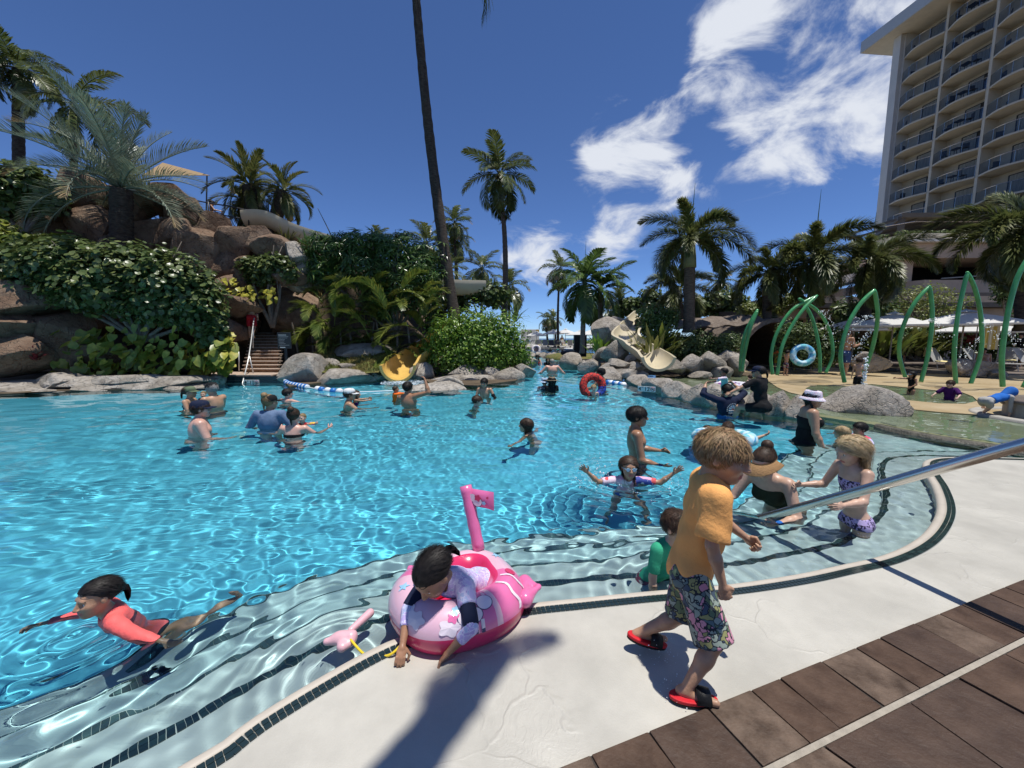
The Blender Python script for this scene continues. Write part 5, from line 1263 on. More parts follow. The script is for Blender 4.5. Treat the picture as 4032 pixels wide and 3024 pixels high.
for (x, y) in ((p0_.x + 1.2, 27.5), (p0_.x + 3.2, 26.6)): mb = MB(); mb.box((x, y, 1.5), (.12, .12, 2.9)); mb.build('post', M_brownf, rs_)
# tunnel with curved shingle roof and wavy canopy
M_shing = mat('weathered_shingle', (.14, .105, .082), .9, .2, vscale=9, col2=(.23, .19, .155), bump=.8, bscale=18)
tn = empty('tunnel_shelter', (0, 0, 0)); tag(tn, 'dark arched shingle tunnel left of the four limbed arch', 'shelter')
ca = dp(3050, 1440, 18.6); V = []; F = []; n = 16; rx, rzz = 1.85, 2.42
for k, (y, rs2) in enumerate(((18.6, 1), (23.5, 1), (23.5, .92), (18.6, .92))):
    for i in range(n + 1): q = PI * i / n; V.append((ca.x + rx * rs2 * math.cos(q), y, .08 + rzz * rs2 * math.sin(q)))
for k in range(4):
    for i in range(n): a = k * (n + 1) + i; b2 = ((k + 1) % 4) * (n + 1) + i; F.append([a, a + 1, b2 + 1, b2])
mb = MB(); mb.add(V, F); mb.build('vault', M_shing, tn)
mb = MB(); mb.box((ca.x, 23.4, 1.2), (3.3, .1, 2.4)); mb.build('inner_wall', M_intshade, tn)
a, b_ = dp(2650, 1272, 19.5), dp(2990, 1250, 19.5); V = []; F = []
for i in range(25):
    x = a.x + (b_.x - a.x) * i / 24
    for j, (dy, dz) in enumerate(((0, -.30), (.25, -.05), (.7, .12), (1.6, .20), (1.6, .10), (.75, .02), (.32, -.14), (.1, -.36))): V.append((x, 19.0 + dy, a.z + (b_.z - a.z) * i / 24 + dz + .05 * math.sin(i * 1.05)))
for i in range(24):
    for j in range(7): k = i * 8 + j; F.append([k, k + 8, k + 9, k + 1])
mb = MB(); mb.add(V, F); mb.build('canopy', M_shing, tn, smooth=True)
for x in (a.x + .6, a.x + 2.2, a.x + 3.4): mb = MB(); mb.box((x, 20.2, .9), (.14, .14, 1.9)); mb.build('post', M_brownf, tn)
mb = MB(); mb.box(((a.x + b_.x) / 2, 21.5, .8), (b_.x - a.x, .1, 1.7)); mb.build('back_panel', M_intshade, tn)

# ---- umbrellas
M_can = mat('white_canvas', (.74, .73, .70), .85, .2, trans=.22)
M_pole = mat('umbrella_pole', (.22, .20, .17), .5)
def umbrella(label, x, y, D, half, h, zb, rz=.6, group='white parasols', drop=.52):
    p = dp(x, y, D); ztop = p.z; o = empty('parasol', (p.x, D, zb), rz); tag(o, label, 'parasol', group); t = ztop - zb
    mb = MB(); c = (0, 0, t); e = t - drop; P = []
    for k in range(8):
        q = PI / 4 * k + PI / 4; rad = half * (1.414 if k % 2 == 0 else 1.0); P.append((rad * math.cos(q), rad * math.sin(q), e - (.0 if k % 2 == 0 else .02)))
    mid = [(a_[0] * .45, a_[1] * .45, t - drop * .42) for a_ in P]
    V = [c] + mid + P + [(a_[0], a_[1], a_[2] - .07) for a_ in P]
    F = []
    for k in range(8):
        k2 = (k + 1) % 8; F += [[0, 1 + k, 1 + k2], [1 + k, 9 + k, 9 + k2, 1 + k2], [9 + k, 17 + k, 17 + k2, 9 + k2]]
    mb.add(V, F); mb.build('canopy', M_can, o)
    mb = MB(); mb.add([(0, 0, t + .09)] + [(a_[0] * .22, a_[1] * .22, t - .03) for a_ in P], [[0, 1 + k, 1 + (k + 1) % 8] for k in range(8)]); mb.build('vent', M_can, o)
    mb = MB(); mb.tube([(0, 0, 0), (0, 0, t + .12)], .03, 8); mb.build('pole', M_pole, o)
    for k in range(8): mb = MB(); mb.tube([(0, 0, t - .08), (P[k][0], P[k][1], P[k][2] - .02)], .012, 4); mb.build('rib', M_pole, o)
    mb = MB(); mb.box((0, 0, .04), (.6, .6, .08)); mb.build('base', M_dark, o, bevel=.01)
    return o
umbrella('leftmost white parasol above the man in blue shorts', 3368, 1254, 19, 1.25, 0, .1, .75)
umbrella('white parasol behind the second pointed arch', 3522, 1234, 18, 1.30, 0, .1, .7)
umbrella('largest white parasol behind the tall right arch', 3802, 1226, 16.5, 1.65, 0, .1, .8)
umbrella('white parasol mostly hidden behind the largest one', 3870, 1262, 19.5, 1.5, 0, .1, .6)
for i, (x, y, D, hf, lb_) in enumerate([(2113, 1306, 52, 1.0, 'far white parasol before the white sign'), (2179, 1299, 52, 1.0, 'far white parasol second from the sign'), (2227, 1296, 51, 1.05, 'far white parasol left of the grey palm trunk'), (2288, 1301, 46, 1.4, 'far white parasol behind the black cabinet'), (2334, 1296, 48, 1.1, 'far white parasol beside the rock formation')]):
    umbrella(lb_, x, y, D, hf, 0, .34, .7 + .1 * i, 'far parasols by the beach', .5)
# ---- loungers
M_sling = mat('grey_sling', (.30, .30, .29), .8, .2, var=.1, vscale=10); M_slingd = mat('dark_sling', (.06, .06, .065), .8); M_lframe = mat('lounger_frame', (.45, .43, .40), .4, .5)
def towel_mat():
    if 'striped_towel' in MATS: return MATS['striped_towel']
    m = mat('striped_towel', (.62, .43, .10), .95, .1); N_, L_ = m.node_tree.nodes, m.node_tree.links
    tc_ = N_.new('ShaderNodeTexCoord'); w_ = N_.new('ShaderNodeTexWave'); w_.bands_direction = 'X'; w_.inputs['Scale'].default_value = 2.4; L_.new(tc_.outputs['Object'], w_.inputs[0])
    r_ = N_.new('ShaderNodeValToRGB'); r_.color_ramp.interpolation = 'CONSTANT'; r_.color_ramp.elements[0].color = (.60, .42, .10, 1); r_.color_ramp.elements[1].position = .5; r_.color_ramp.elements[1].color = (.66, .58, .38, 1)
    L_.new(w_.outputs[0], r_.inputs[0]); L_.new(r_.outputs[0], N_['Principled BSDF'].inputs['Base Color']); return m
M_ty = mat('plain_yellow_towel', (.70, .60, .30), .95, .1, var=.08, vscale=12); M_tw = mat('white_towel', (.70, .69, .66), .95, .1)
def cloth(name, p, m, w, parent):
    """a sheet along the 2D profile p (y,z), sagging unevenly"""
    V = []; F = []; nx = 7; k = len(p)
    for i, (y, z) in enumerate(p):
        for j in range(nx): V.append(((j / (nx - 1) - .5) * w, y, z + .012 * math.sin(j * 2.1 + i)))
    for i in range(k - 1):
        for j in range(nx - 1): a = i * nx + j; F.append([a, a + 1, a + nx + 1, a + nx])
    mb = MB(); mb.add(V, F); return mb.build(name, m, parent, smooth=True)
def lounger(label, loc, rz, back=55, sling=None, towel=None, group='sun loungers'):
    o = empty('sun_lounger', loc, rz); tag(o, label, 'lounger', group); a = R(back); bl = .75
    by, bz = .35 + bl * math.cos(a), .34 + bl * math.sin(a)
    for sx in (-.32, .32):
        mb = MB(); mb.tube([(sx, -1.25, .33), (sx, .35, .33)], .02, 6); mb.build('side_rail', M_lframe, o)
        mb = MB(); mb.tube([(sx, .35, .33), (sx, by, bz)], .02, 6); mb.build('back_rail', M_lframe, o)
        for y in (-1.05, .25): mb = MB(); mb.tube([(sx, y, .33), (sx * 1.05, y - .06, 0)], .018, 6); mb.build('leg', M_lframe, o)
    mb = MB(); mb.box((0, -.45, .335), (.62, 1.58, .02)); mb.build('seat', sling or M_sling, o)
    mb = MB(); mb.box((0, (.35 + by) / 2, (.34 + bz) / 2), (.62, bl, .02), (a, 0, 0)); mb.build('backrest', sling or M_sling, o)
    if towel:
        t = cloth('towel', [(by + .06, bz - .42), (by + .05, bz - .1), (by + .01, bz + .035), (.35 + .04, .40), (.1, .37), (-.5, .365), (-.62, .36)], towel, .58, None)
        t.location = loc; t.rotation_euler = (0, 0, rz); tag(t, label.replace('sun lounger', 'towel draped on the lounger') if 'sun lounger' in label else 'towel over ' + label, 'towel', 'towels on the loungers')
    return o
TY = towel_mat()
for (x, y, D, rz, tw, sl, lb_) in [(3385, 1430, 18.4, .25, M_ty, None, 'sun lounger with yellow towel right behind the man in blue shorts'), (3520, 1432, 18.2, .3, None, None, 'empty grey sun lounger under the second parasol'), (3640, 1430, 18.1, .1, None, None, 'grey sun lounger with folded towels right of the capped woman'),
                                   (3700, 1432, 17.9, .05, TY, None, 'sun lounger with striped yellow towel left of the tall arch'), (3860, 1430, 17.6, -.2, None, M_slingd, 'dark occupied sun lounger behind the tall arch'), (3960, 1448, 15.8, -.9, M_ty, None, 'nearest sun lounger with yellow towel by the boulders')]:
    p = gp(x, y, .1); lounger(lb_, (p.x, p.y if p.y < 22 else D, .1), rz, 58, sl, tw)
for i in range(10):
    x = 2078 + i * 24 if i < 7 else 2060 + i * 27; D = 49.2
    names = ['first', 'second', 'third', 'fourth', 'fifth', 'sixth', 'seventh', 'eighth', 'ninth', 'tenth']
    p = dp(x, 1370, D); lounger(names[i] + ' far sun lounger from the left by the upper pool', (p.x, D, .34), R(8), 62, M_slingd if i in (4, 5, 7) else None, [M_ty, M_tw, M_ty][i % 3] if i not in (4, 7) else None, 'far loungers by the upper pool')
# hanging striped towel curtain
mb = MB(); p = dp(3898, 1322, 18); hgt = .62; V = []; F = []
for i in range(13):
    for j in range(2): V.append((p.x - .38 + .76 * i / 12, 18 + .05 * math.sin(i * 1.9), p.z + hgt * (1 - 2 * j)))
for i in range(12): F.append([2 * i, 2 * i + 1, 2 * i + 3, 2 * i + 2])
mb.add(V, F); o = mb.build('hanging_towel', TY, smooth=True); o.location = (0, 0, 0); tag(o, 'striped yellow towel hanging beside the tall arch', 'towel')
mb = MB(); mb.tube([(p.x - .6, 18.03, p.z + .61), (p.x + .6, 18.03, p.z + .61)], .015, 5); mb.tube([(p.x + .58, 18.03, .1), (p.x + .58, 18.03, p.z + .61)], .02, 6); mb.tube([(p.x - .58, 18.03, .1), (p.x - .58, 18.03, p.z + .61)], .02, 6)
tag(mb.build('towel_rack', M_pole), 'thin frame holding the hanging striped towel', 'rack')
# ---- billboard on the beach
D = 62; a, b_ = dp(2050, 1297, D), dp(2122, 1340, D); bw, bh = b_.x - a.x, a.z - b_.z
jb = empty('beach_sign', ((a.x + b_.x) / 2, D, .34)); tag(jb, 'white beach sign with a palm emblem reading JAM KEN PO', 'sign'); zc_ = (a.z + b_.z) / 2 - .34
mb = MB(); mb.box((0, 0, zc_), (bw, .8, bh)); panel = mb.build('panel', M_white, jb, bevel=.03)
mb = MB(); mb.box((bw * .42, -.42, zc_ + bh * .36), (bw * .16, .03, bh * .26)); mb.build('yellow_corner', M_yellow, panel)
M_org = mat('orange_paint', (.62, .25, .05), .5); M_brn = mat('dark_lettering', (.05, .045, .04), .6)
for k, (t, m_) in enumerate((('JAM', M_brn), ('KE', M_brn), ('PO', M_brn))):
    text(t, bh * .27, m_, panel, Matrix.Translation((-bw * .16, -.43, zc_ + bh * (.24 - .24 * k))) @ FACE)
text('N', bh * .27, M_org, panel, Matrix.Translation((-bw * .16 + bh * .36, -.43, zc_)) @ FACE)
mb = MB(); mb.tube([(-bw * .36, -.43, zc_ - bh * .2), (-bw * .35, -.43, zc_ + bh * .15)], bh * .018, 5)
for q in range(6): an = q * PI / 5 * 1.1 - .2; mb.tube([(-bw * .35, -.43, zc_ + bh * .15), (-bw * .35 + bh * .14 * math.cos(an), -.43, zc_ + bh * .15 + bh * .10 * math.sin(an) + .03), (-bw * .35 + bh * .2 * math.cos(an), -.43, zc_ + bh * .12 + bh * .08 * math.sin(an))], [bh * .02, bh * .025, bh * .005], 4)
mb.build('palm_emblem', M_brn, panel)
for sx in (-.35, .35): mb = MB(); mb.box((bw * sx, 0, (zc_ - bh / 2) / 2), (.15, .15, zc_ - bh / 2)); mb.build('leg', M_dark, jb)
# black cabinet and covered pile near the grey palm
p = gp(2290, 1384, .3); D = 28
sp = empty('speaker_tower', (dp(2288, 1384, D).x, D, .2)); tag(sp, 'black speaker cabinet tower beside the grey palm trunk', 'speaker'); hh = dp(2288, 1318, D).z - .2
for k in range(2): mb = MB(); mb.box((-.32 + .48 * k, .1 * k, hh / 2), (.42, .4, hh - .1 * k)); mb.build('cabinet', M_black, sp, bevel=.02)
for k in range(3): mb = MB(); mb.tube([(.3, .1, .3 + k * hh * .32), (.95, .1, .3 + k * hh * .32)], .02, 5); mb.build('bracket', M_dark, sp)
rock('covered_pile', dp(2245, 1391, 26.5), (.75, .5, .22), 901, M_black); tag(bpy.data.objects['covered_pile'], 'flat black covered pile on the lawn by the far pool', 'cover')
# shade sail and small deck furniture on the cliff top
mb = MB(); a, b_, c_ = dp(560, 690, 20), dp(826, 690, 19.5), dp(640, 640, 22); mb.add([a, b_, c_, a + Vector((0, 0, -.02)), b_ + Vector((0, 0, -.02)), c_ + Vector((0, 0, -.02))], [[0, 1, 2], [5, 4, 3], [0, 3, 4, 1], [1, 4, 5, 2], [2, 5, 3, 0]])
tag(mb.build('shade_sail', mat('tan_canvas', (.42, .30, .17), .9, .1, trans=.2)), 'tan triangular shade sail above the cliff top', 'shade sail')
mb = MB(); mb.tube([dp(815, 692, 19.5), dp(812, 850, 19.5)], .03, 6); tag(mb.build('sail_pole', M_dark), 'thin dark pole holding the shade sail', 'pole')

# ================================================================ people: bodies grown from a signed distance field
def surface_nets(F, org, h):
    s = F < 0; nx, ny, nz = F.shape
    c = [(i, j, k) for i in (0, 1) for j in (0, 1) for k in (0, 1)]
    sub = lambda A, i, j, k: A[i:nx - 1 + i, j:ny - 1 + j, k:nz - 1 + k]
    cnt = sum(sub(s, *q).astype(np.int8) for q in c); act = (cnt > 0) & (cnt < 8)
    I = np.argwhere(act)
    if len(I) == 0: return np.zeros((0, 3)), np.zeros((0, 4), int)
    vid = np.full(act.shape, -1, np.int64); vid[act] = np.arange(len(I))
    acc = np.zeros((len(I), 3)); num = np.zeros(len(I))
    i0, j0, k0 = I.T
    for a in c:
        for ax in range(3):
            if a[ax]: continue
            b = list(a); b[ax] = 1
            fa = F[i0 + a[0], j0 + a[1], k0 + a[2]]; fb = F[i0 + b[0], j0 + b[1], k0 + b[2]]
            m = (fa < 0) != (fb < 0); t = np.where(m, fa / np.where(m, fa - fb, 1), 0)
            p = np.tile(np.array(a, float), (len(I), 1)); p[:, ax] += t
            acc[m] += p[m]; num[m] += 1
    V = org + h * (I + acc / num[:, None])
    Q = []
    for ax in range(3):
        o1, o2 = [(1, 2), (2, 0), (0, 1)][ax]
        sl0 = [slice(0, n - 1) if q == ax else slice(1, n - 1) for q, n in enumerate(F.shape)]; sl1 = [slice(1, n) if q == ax else slice(1, n - 1) for q, n in enumerate(F.shape)]
        A, B = s[tuple(sl0)], s[tuple(sl1)]; m = A != B; E = np.argwhere(m)
        if len(E) == 0: continue
        E = E + np.array([0 if q == ax else 1 for q in range(3)]); fl = A[m]
        def cell(d1, d2):
            e = E.copy(); e[:, o1] -= d1; e[:, o2] -= d2; return vid[e[:, 0], e[:, 1], e[:, 2]]
        q = np.stack([cell(1, 1), cell(0, 1), cell(0, 0), cell(1, 0)], 1); q[~fl] = q[~fl][:, ::-1]; Q.append(q)
    Q = np.concatenate(Q); return V, Q[(Q >= 0).all(1)]

def cap(a, b, ra, rb, k=.02, op='+', flat=False): return dict(t='c', a=np.array(a, float), b=np.array(b, float), ra=ra, rb=rb, k=k, op=op, flat=flat)
def ell(c, r, M=None, k=.02, op='+'): return dict(t='e', c=np.array(c, float), r=np.array(r, float), M=None if M is None else np.array(M, float), k=k, op=op)
def cut(p, n): return dict(t='p', c=np.array(p, float), n=np.array(n, float) / np.linalg.norm(n), op='x')
def sdf(prims, h, noise=None, pad=2):
    lo = np.full(3, 1e9); hi = -lo
    for q in prims:
        if q['op'] != '+': continue
        if q['t'] == 'c': r = max(q['ra'], q['rb']) + q['k']; lo = np.minimum(lo, np.minimum(q['a'], q['b']) - r); hi = np.maximum(hi, np.maximum(q['a'], q['b']) + r)
        else: r = q['r'].max() + q['k']; lo = np.minimum(lo, q['c'] - r); hi = np.maximum(hi, q['c'] + r)
    lo -= pad * h; n = np.ceil((hi - lo) / h).astype(int) + 1 + pad
    ax = [lo[i] + h * np.arange(n[i]) for i in range(3)]; F = np.full(tuple(n), 1.0)
    for q in prims:
        if q['t'] == 'p':
            P = np.stack(np.meshgrid(*ax, indexing='ij'), -1); F = np.maximum(F, (P - q['c']) @ q['n']); continue
        if q['t'] == 'c': r = max(q['ra'], q['rb']); a0, a1 = np.minimum(q['a'], q['b']) - r, np.maximum(q['a'], q['b']) + r
        else: r = q['r'].max(); a0, a1 = q['c'] - r, q['c'] + r
        mg = 2.5 * q['k'] + 3 * h; s0 = np.clip(((a0 - mg - lo) / h).astype(int), 0, n - 1); s1 = np.clip(np.ceil((a1 + mg - lo) / h).astype(int) + 1, 1, n)
        sl = tuple(slice(s0[i], s1[i]) for i in range(3)); P = np.stack(np.meshgrid(*[ax[i][sl[i]] for i in range(3)], indexing='ij'), -1)
        if q['t'] == 'c':
            ab = q['b'] - q['a']; L2_ = max(ab @ ab, 1e-12); t = np.clip(((P - q['a']) @ ab) / L2_, 0, 1)
            d = np.linalg.norm(P - q['a'] - t[..., None] * ab, axis=-1) - (q['ra'] + (q['rb'] - q['ra']) * t)
            if q['flat']: d = np.maximum(d, ((P - q['b']) @ ab) / math.sqrt(L2_))
        else:
            X_ = P - q['c']
            if q['M'] is not None: X_ = X_ @ q['M']
            k0 = np.linalg.norm(X_ / q['r'], axis=-1); k1 = np.linalg.norm(X_ / q['r'] ** 2, axis=-1); d = k0 * (k0 - 1) / np.maximum(k1, 1e-9)
        f = F[sl]; k = max(q['k'], 1e-6)
        if q['op'] == '+': hh_ = np.clip(.5 + .5 * (f - d) / k, 0, 1); F[sl] = f * (1 - hh_) + d * hh_ - k * hh_ * (1 - hh_)
        else: hh_ = np.clip(.5 - .5 * (f + d) / k, 0, 1); F[sl] = f * (1 - hh_) - d * hh_ + k * hh_ * (1 - hh_)
    if noise is not None:
        P = np.stack(np.meshgrid(*ax, indexing='ij'), -1); F = F + noise(P)
    return surface_nets(F, lo, h)

def sphere_vf(c, r, sub=2):
    v, f = ico(sub); return v * np.array(r) + np.array(c), f
# ---- one head, one set of hairstyles, three hands: shaped once, used on everybody
def build_head():
    V, Q = sdf([ell((0, -.06, .12), (.365, .465, .39), k=.05), ell((0, .10, -.15), (.285, .33, .37), k=.12), ell((0, .27, -.37), (.13, .13, .12), k=.12),
                ell((.16, .25, -.10), (.14, .14, .13), k=.12), ell((-.16, .25, -.10), (.14, .14, .13), k=.12), cap((-.15, .36, .115), (.15, .36, .115), .055, .055, .08),
                ell((.145, .46, .015), (.095, .10, .065), k=.06, op='-'), ell((-.145, .46, .015), (.095, .10, .065), k=.06, op='-'),
                cap((0, .41, .07), (0, .505, -.11), .03, .055, .045), ell((.05, .465, -.125), (.038, .045, .03), k=.03), ell((-.05, .465, -.125), (.038, .045, .03), k=.03),
                ell((0, .405, -.235), (.115, .05, .030), k=.02), ell((0, .40, -.285), (.095, .05, .034), k=.02), ell((0, .47, -.262), (.12, .05, .008), k=.012, op='-'),
                ell((.375, -.03, -.02), (.035, .09, .125), k=.02), ell((-.375, -.03, -.02), (.035, .09, .125), k=.02), cap((0, -.1, -.2), (0, -.13, -.52), .20, .20, .08)], .026)
    mi = np.zeros(len(Q), int); c = V[Q].mean(1)
    lip = (np.abs(c[:, 0]) < .115) & (c[:, 1] > .37) & (np.abs(c[:, 2] + .26) < .056); mi[lip] = 1
    Vs, Fs, Ms = [V], [Q], [mi]; off = len(V); tri = []; tm = []
    for sx in (-1, 1):
        for (cc, rr_, m) in (((sx * .145, .312, .012), (.075, .072, .048), 2), ((sx * .143, .352, .010), (.036, .034, .036), 3)):
            v, f = sphere_vf(cc, rr_); Vs.append(v); tri.append(f + off); tm.append(np.full(len(f), m)); off += len(v)
        mb = MB(); mb.tube([(sx * .06, .400, .115), (sx * .14, .398, .140), (sx * .235, .335, .115)], [.012, .018, .008], 6); v = np.array(mb.v); Vs.append(v)
        f = np.array([q[:3] for q in mb.f if len(q) == 4] + [[q[0], q[2], q[3]] for q in mb.f if len(q) == 4]); tri.append(f + off); tm.append(np.full(len(f), 4)); off += len(v)
    return np.concatenate(Vs), Q, mi, np.concatenate(tri), np.concatenate(tm)
HEAD = build_head()
def hairline(y): return np.interp(y, [-.6, -.35, -.15, .0, .12, .25, .5], [-.30, -.26, -.10, .06, .20, .28, .33])
def build_hair(kind):
    """a thin scalp shell plus some two thousand ribbon strands combed along it"""
    C0 = np.array([0, -.062, .13]); R0 = np.array([.385, .482, .412]); r = np.random.default_rng(len(kind) * 7 + 3)
    V, Q = sdf([ell(C0, R0, k=.02)], .03, lambda P: 6 * np.clip(hairline(P[..., 1]) - P[..., 2], 0, 1))
    if kind == 'buzz': return V, [Q]
    n = {'short': 2000, 'messy': 3200, 'long': 2600}.get(kind, 1900)
    d = r.normal(size=(n * 3, 3)); d /= np.linalg.norm(d, axis=1)[:, None]; P = C0 + d * R0; P = P[P[:, 2] > hairline(P[:, 1]) + .005][:n]; n = len(P)
    tail = {'pony': np.array([0, -.53, .0]), 'bun': np.array([0, -.40, .46])}.get(kind)
    W = np.array([.06, -.30, .50]); steps = 7; ph = r.random(n) * 6.28
    L_ = {'short': .30, 'messy': .33, 'long': 1.45, 'wet': .95, 'braids': .7, 'pigtail': .6}.get(kind, .8) * r.uniform(.7, 1.2, n); lift = {'short': .13, 'messy': .14, 'long': .05}.get(kind, .012)
    clump = np.sin(P[:, 0] * 21 + 2 * np.sin(P[:, 2] * 9)) * np.sin(P[:, 1] * 17 + P[:, 2] * 6)
    pts = [P.copy()]; p = P.copy(); nr = []; lv = r.random(n)
    for s in range(steps):
        N = (p - C0) / R0 ** 2; N /= np.linalg.norm(N, axis=1)[:, None]; nr.append(N)
        if tail is not None: f = tail - p
        elif kind == 'pigtail': f = np.stack([np.sign(p[:, 0]) * .42, np.full(n, -.22), np.full(n, .05)], 1) - p
        elif kind in ('long', 'wet', 'braids'): f = np.where((p[:, 2] > -.2)[:, None], np.stack([np.sign(p[:, 0] + 1e-6) * np.where(p[:, 1] > -.05, .8, .15), -.45 - .6 * (p[:, 1] > .1), np.full(n, -1.0)], 1), np.stack([-.10 * p[:, 0], .35 + 0 * ph, np.full(n, -1.0)], 1))
        else: f = (p - W) + np.stack([.35 * np.sin(ph), .25 * np.cos(ph * 1.3), -.25 * np.ones(n)], 1)
        f = f + .30 * np.stack([clump, -clump, 0 * clump], 1) * (.5 if tail is not None else 1) + r.normal(size=(n, 3)) * .10
        on = p[:, 2] > -.22; f = np.where(on[:, None], f - N * np.sum(f * N, 1)[:, None], f); ln = np.linalg.norm(f, axis=1); f /= np.maximum(ln, 1e-6)[:, None]
        st = L_ / steps
        if tail is not None or kind == 'pigtail': st = np.minimum(np.maximum(ln, .02) / (steps - s), .25)
        p = p + f * st[:, None]; q = (p - C0) / R0; m = np.linalg.norm(q, axis=1); t = 1.015 + lift * (s / steps) ** 1.3 * (.55 + .9 * lv + .8 * clump) + .012 * r.random(n)
        fix = (on if tail is None else np.ones(n, bool)) & (m < t) if kind not in ('short', 'messy') else np.ones(n, bool); p = np.where(fix[:, None], C0 + q / m[:, None] * t[:, None] * R0, p); pts.append(p.copy())
    nr.append(nr[-1])
    def ribbons(pts, nr, w0):
        k = len(pts); A = np.stack(pts, 1); Nn = np.stack(nr, 1); T = np.gradient(A, axis=1); Sd = np.cross(T, Nn); Sd /= np.maximum(np.linalg.norm(Sd, axis=2), 1e-6)[..., None]; w = w0 * np.array([1 - .85 * (i / (k - 1)) ** 2 for i in range(k)]); m = len(A)
        VV = np.stack([A - Sd * w[None, :, None], A + Sd * w[None, :, None]], 2).reshape(-1, 3); i = (np.arange(m)[:, None] * 2 * k + np.arange(k - 1)[None] * 2).ravel(); return VV, np.stack([i, i + 1, i + 3, i + 2], 1)
    out = [(V, Q)]; out.append(ribbons(pts, nr, .011))
    def tailstr(g, path, m, rad, w=.012):
        path = np.array(path); a = r.random(m) * 6.28; q = np.sqrt(r.random(m)) ; pp = []; nn = []
        for i in range(len(path)):
            rr_ = rad[i] * q; o = np.stack([np.cos(a + .3 * i) * rr_, np.sin(a + .3 * i) * rr_ * .8, .02 * r.normal(size=m)], 1); pp.append(path[i] + o); nn.append(np.stack([np.cos(a), np.sin(a), 0 * a], 1))
        return ribbons(pp, nn, w)
    if kind == 'pony': out.append(tailstr(0, [(0, -.50, .02), (0, -.60, .03), (0, -.70, -.08), (0, -.74, -.25), (0, -.74, -.44), (0, -.72, -.56)], 420, [.05, .09, .11, .10, .07, .02]))
    if kind == 'bun':
        b = r.normal(size=(700, 3)); b /= np.linalg.norm(b, axis=1)[:, None]; t = np.cross(b, r.normal(size=(700, 3))); t /= np.linalg.norm(t, axis=1)[:, None]; c = np.array([0, -.42, .56]); out.append(ribbons([c + .21 * (b * math.cos(x) + t * math.sin(x)) for x in np.linspace(0, 1.3, 6)], [b] * 6, .015)); out.append(tailstr(0, [(0, -.5, -.1), (0, -.5, -.3), (.02, -.48, -.5)], 80, [.1, .07, .03]))
    if kind == 'pigtail':
        for sx in (-1, 1): out.append(tailstr(0, [(sx * .42, -.2, .08), (sx * .52, -.24, .10), (sx * .58, -.26, -.02), (sx * .58, -.26, -.2)], 200, [.05, .11, .12, .03]))
    if kind == 'braids':
        for sx in (-1, 1): out.append(tailstr(0, [(sx * .32, -.1, -.2), (sx * .36, .06, -.45), (sx * .36, .14, -.7), (sx * .35, .18, -.95), (sx * .35, .18, -1.2)], 260, [.09, .075, .07, .06, .03]))
    off = 0; VV = []; QQ = []
    for v, q in out: VV.append(v); QQ.append(q + off); off += len(v)
    return np.concatenate(VV), QQ
HAIR = {}
def build_hand(kind):
    P = [ell((0, .24, 0), (.20, .27, .085), k=.04), cap((0, -.08, 0), (0, .1, 0), .125, .13, .06)]
    curl = {'open': (.08, .12), 'relax': (.5, .55), 'fist': (1.15, 1.25)}[kind]; spread = {'open': .20, 'relax': .05, 'fist': .0}[kind]
    for i, (x, l) in enumerate(((-.15, .36), (-.05, .42), (.05, .44), (.145, .40))):
        p = np.array([x, .46 - .03 * abs(i - 1.6), 0.]); a = (i - 1.5) * spread; th = curl[0]
        for sg, r in ((.45, .058), (.32, .052), (.25, .044)):
            d = np.array([math.sin(a) * math.cos(th), math.cos(a) * math.cos(th), -math.sin(th)]); q = p + d * l * sg; P.append(cap(p, q, r, r * .92, .022)); p = q; th += curl[1]
    t0 = np.array([.17, .14, -.02]); t1 = t0 + np.array([.16, .14, -.05]) * (1 if kind != 'fist' else .6); t2 = t1 + np.array([.07 if kind == 'open' else -.03, .17, -.05 if kind == 'open' else -.12]); P += [cap(t0, t1, .075, .062, .04), cap(t1, t2, .060, .046, .02)]
    return sdf(P, .026)
HAND = {k: build_hand(k) for k in ('open', 'relax', 'fist')}

def skin(n, c): return mat('skin_' + n, c, .38, .5, var=.16, vscale=9, bump=.12, bscale=55)
SK = dict(light=skin('light', (.56, .36, .26)), pink=skin('pink', (.60, .34, .26)), tan=skin('tan', (.43, .245, .15)), bronze=skin('bronze', (.33, .17, .095)), brown=skin('brown', (.20, .105, .06)))
M_lip = mat('lips', (.42, .14, .12), .4); M_eye = mat('eye_white', (.7, .7, .68), .2); M_iris = mat('iris', (.03, .02, .015), .15)
def hairm(n, c, c2): return mat('hair_' + n, c, .55, .28, col2=c2, vscale=9, island=.30)
HC = dict(black=hairm('black', (.008, .007, .006), (.025, .02, .018)), brown=hairm('brown', (.035, .02, .012), (.075, .045, .028)), dblond=hairm('dark_blond', (.20, .12, .055), (.36, .24, .12)), blond=hairm('blond', (.36, .25, .12), (.52, .40, .23)), grey=hairm('grey', (.25, .24, .22), (.4, .38, .36)))
def fab(n, c, **k): return mat('fabric_' + n, c, k.pop('rough', .85), .2, var=k.pop('var', .06), vscale=k.pop('vs', 9), bump=k.pop('bp', .35), bscale=k.pop('bs', 13), **k)

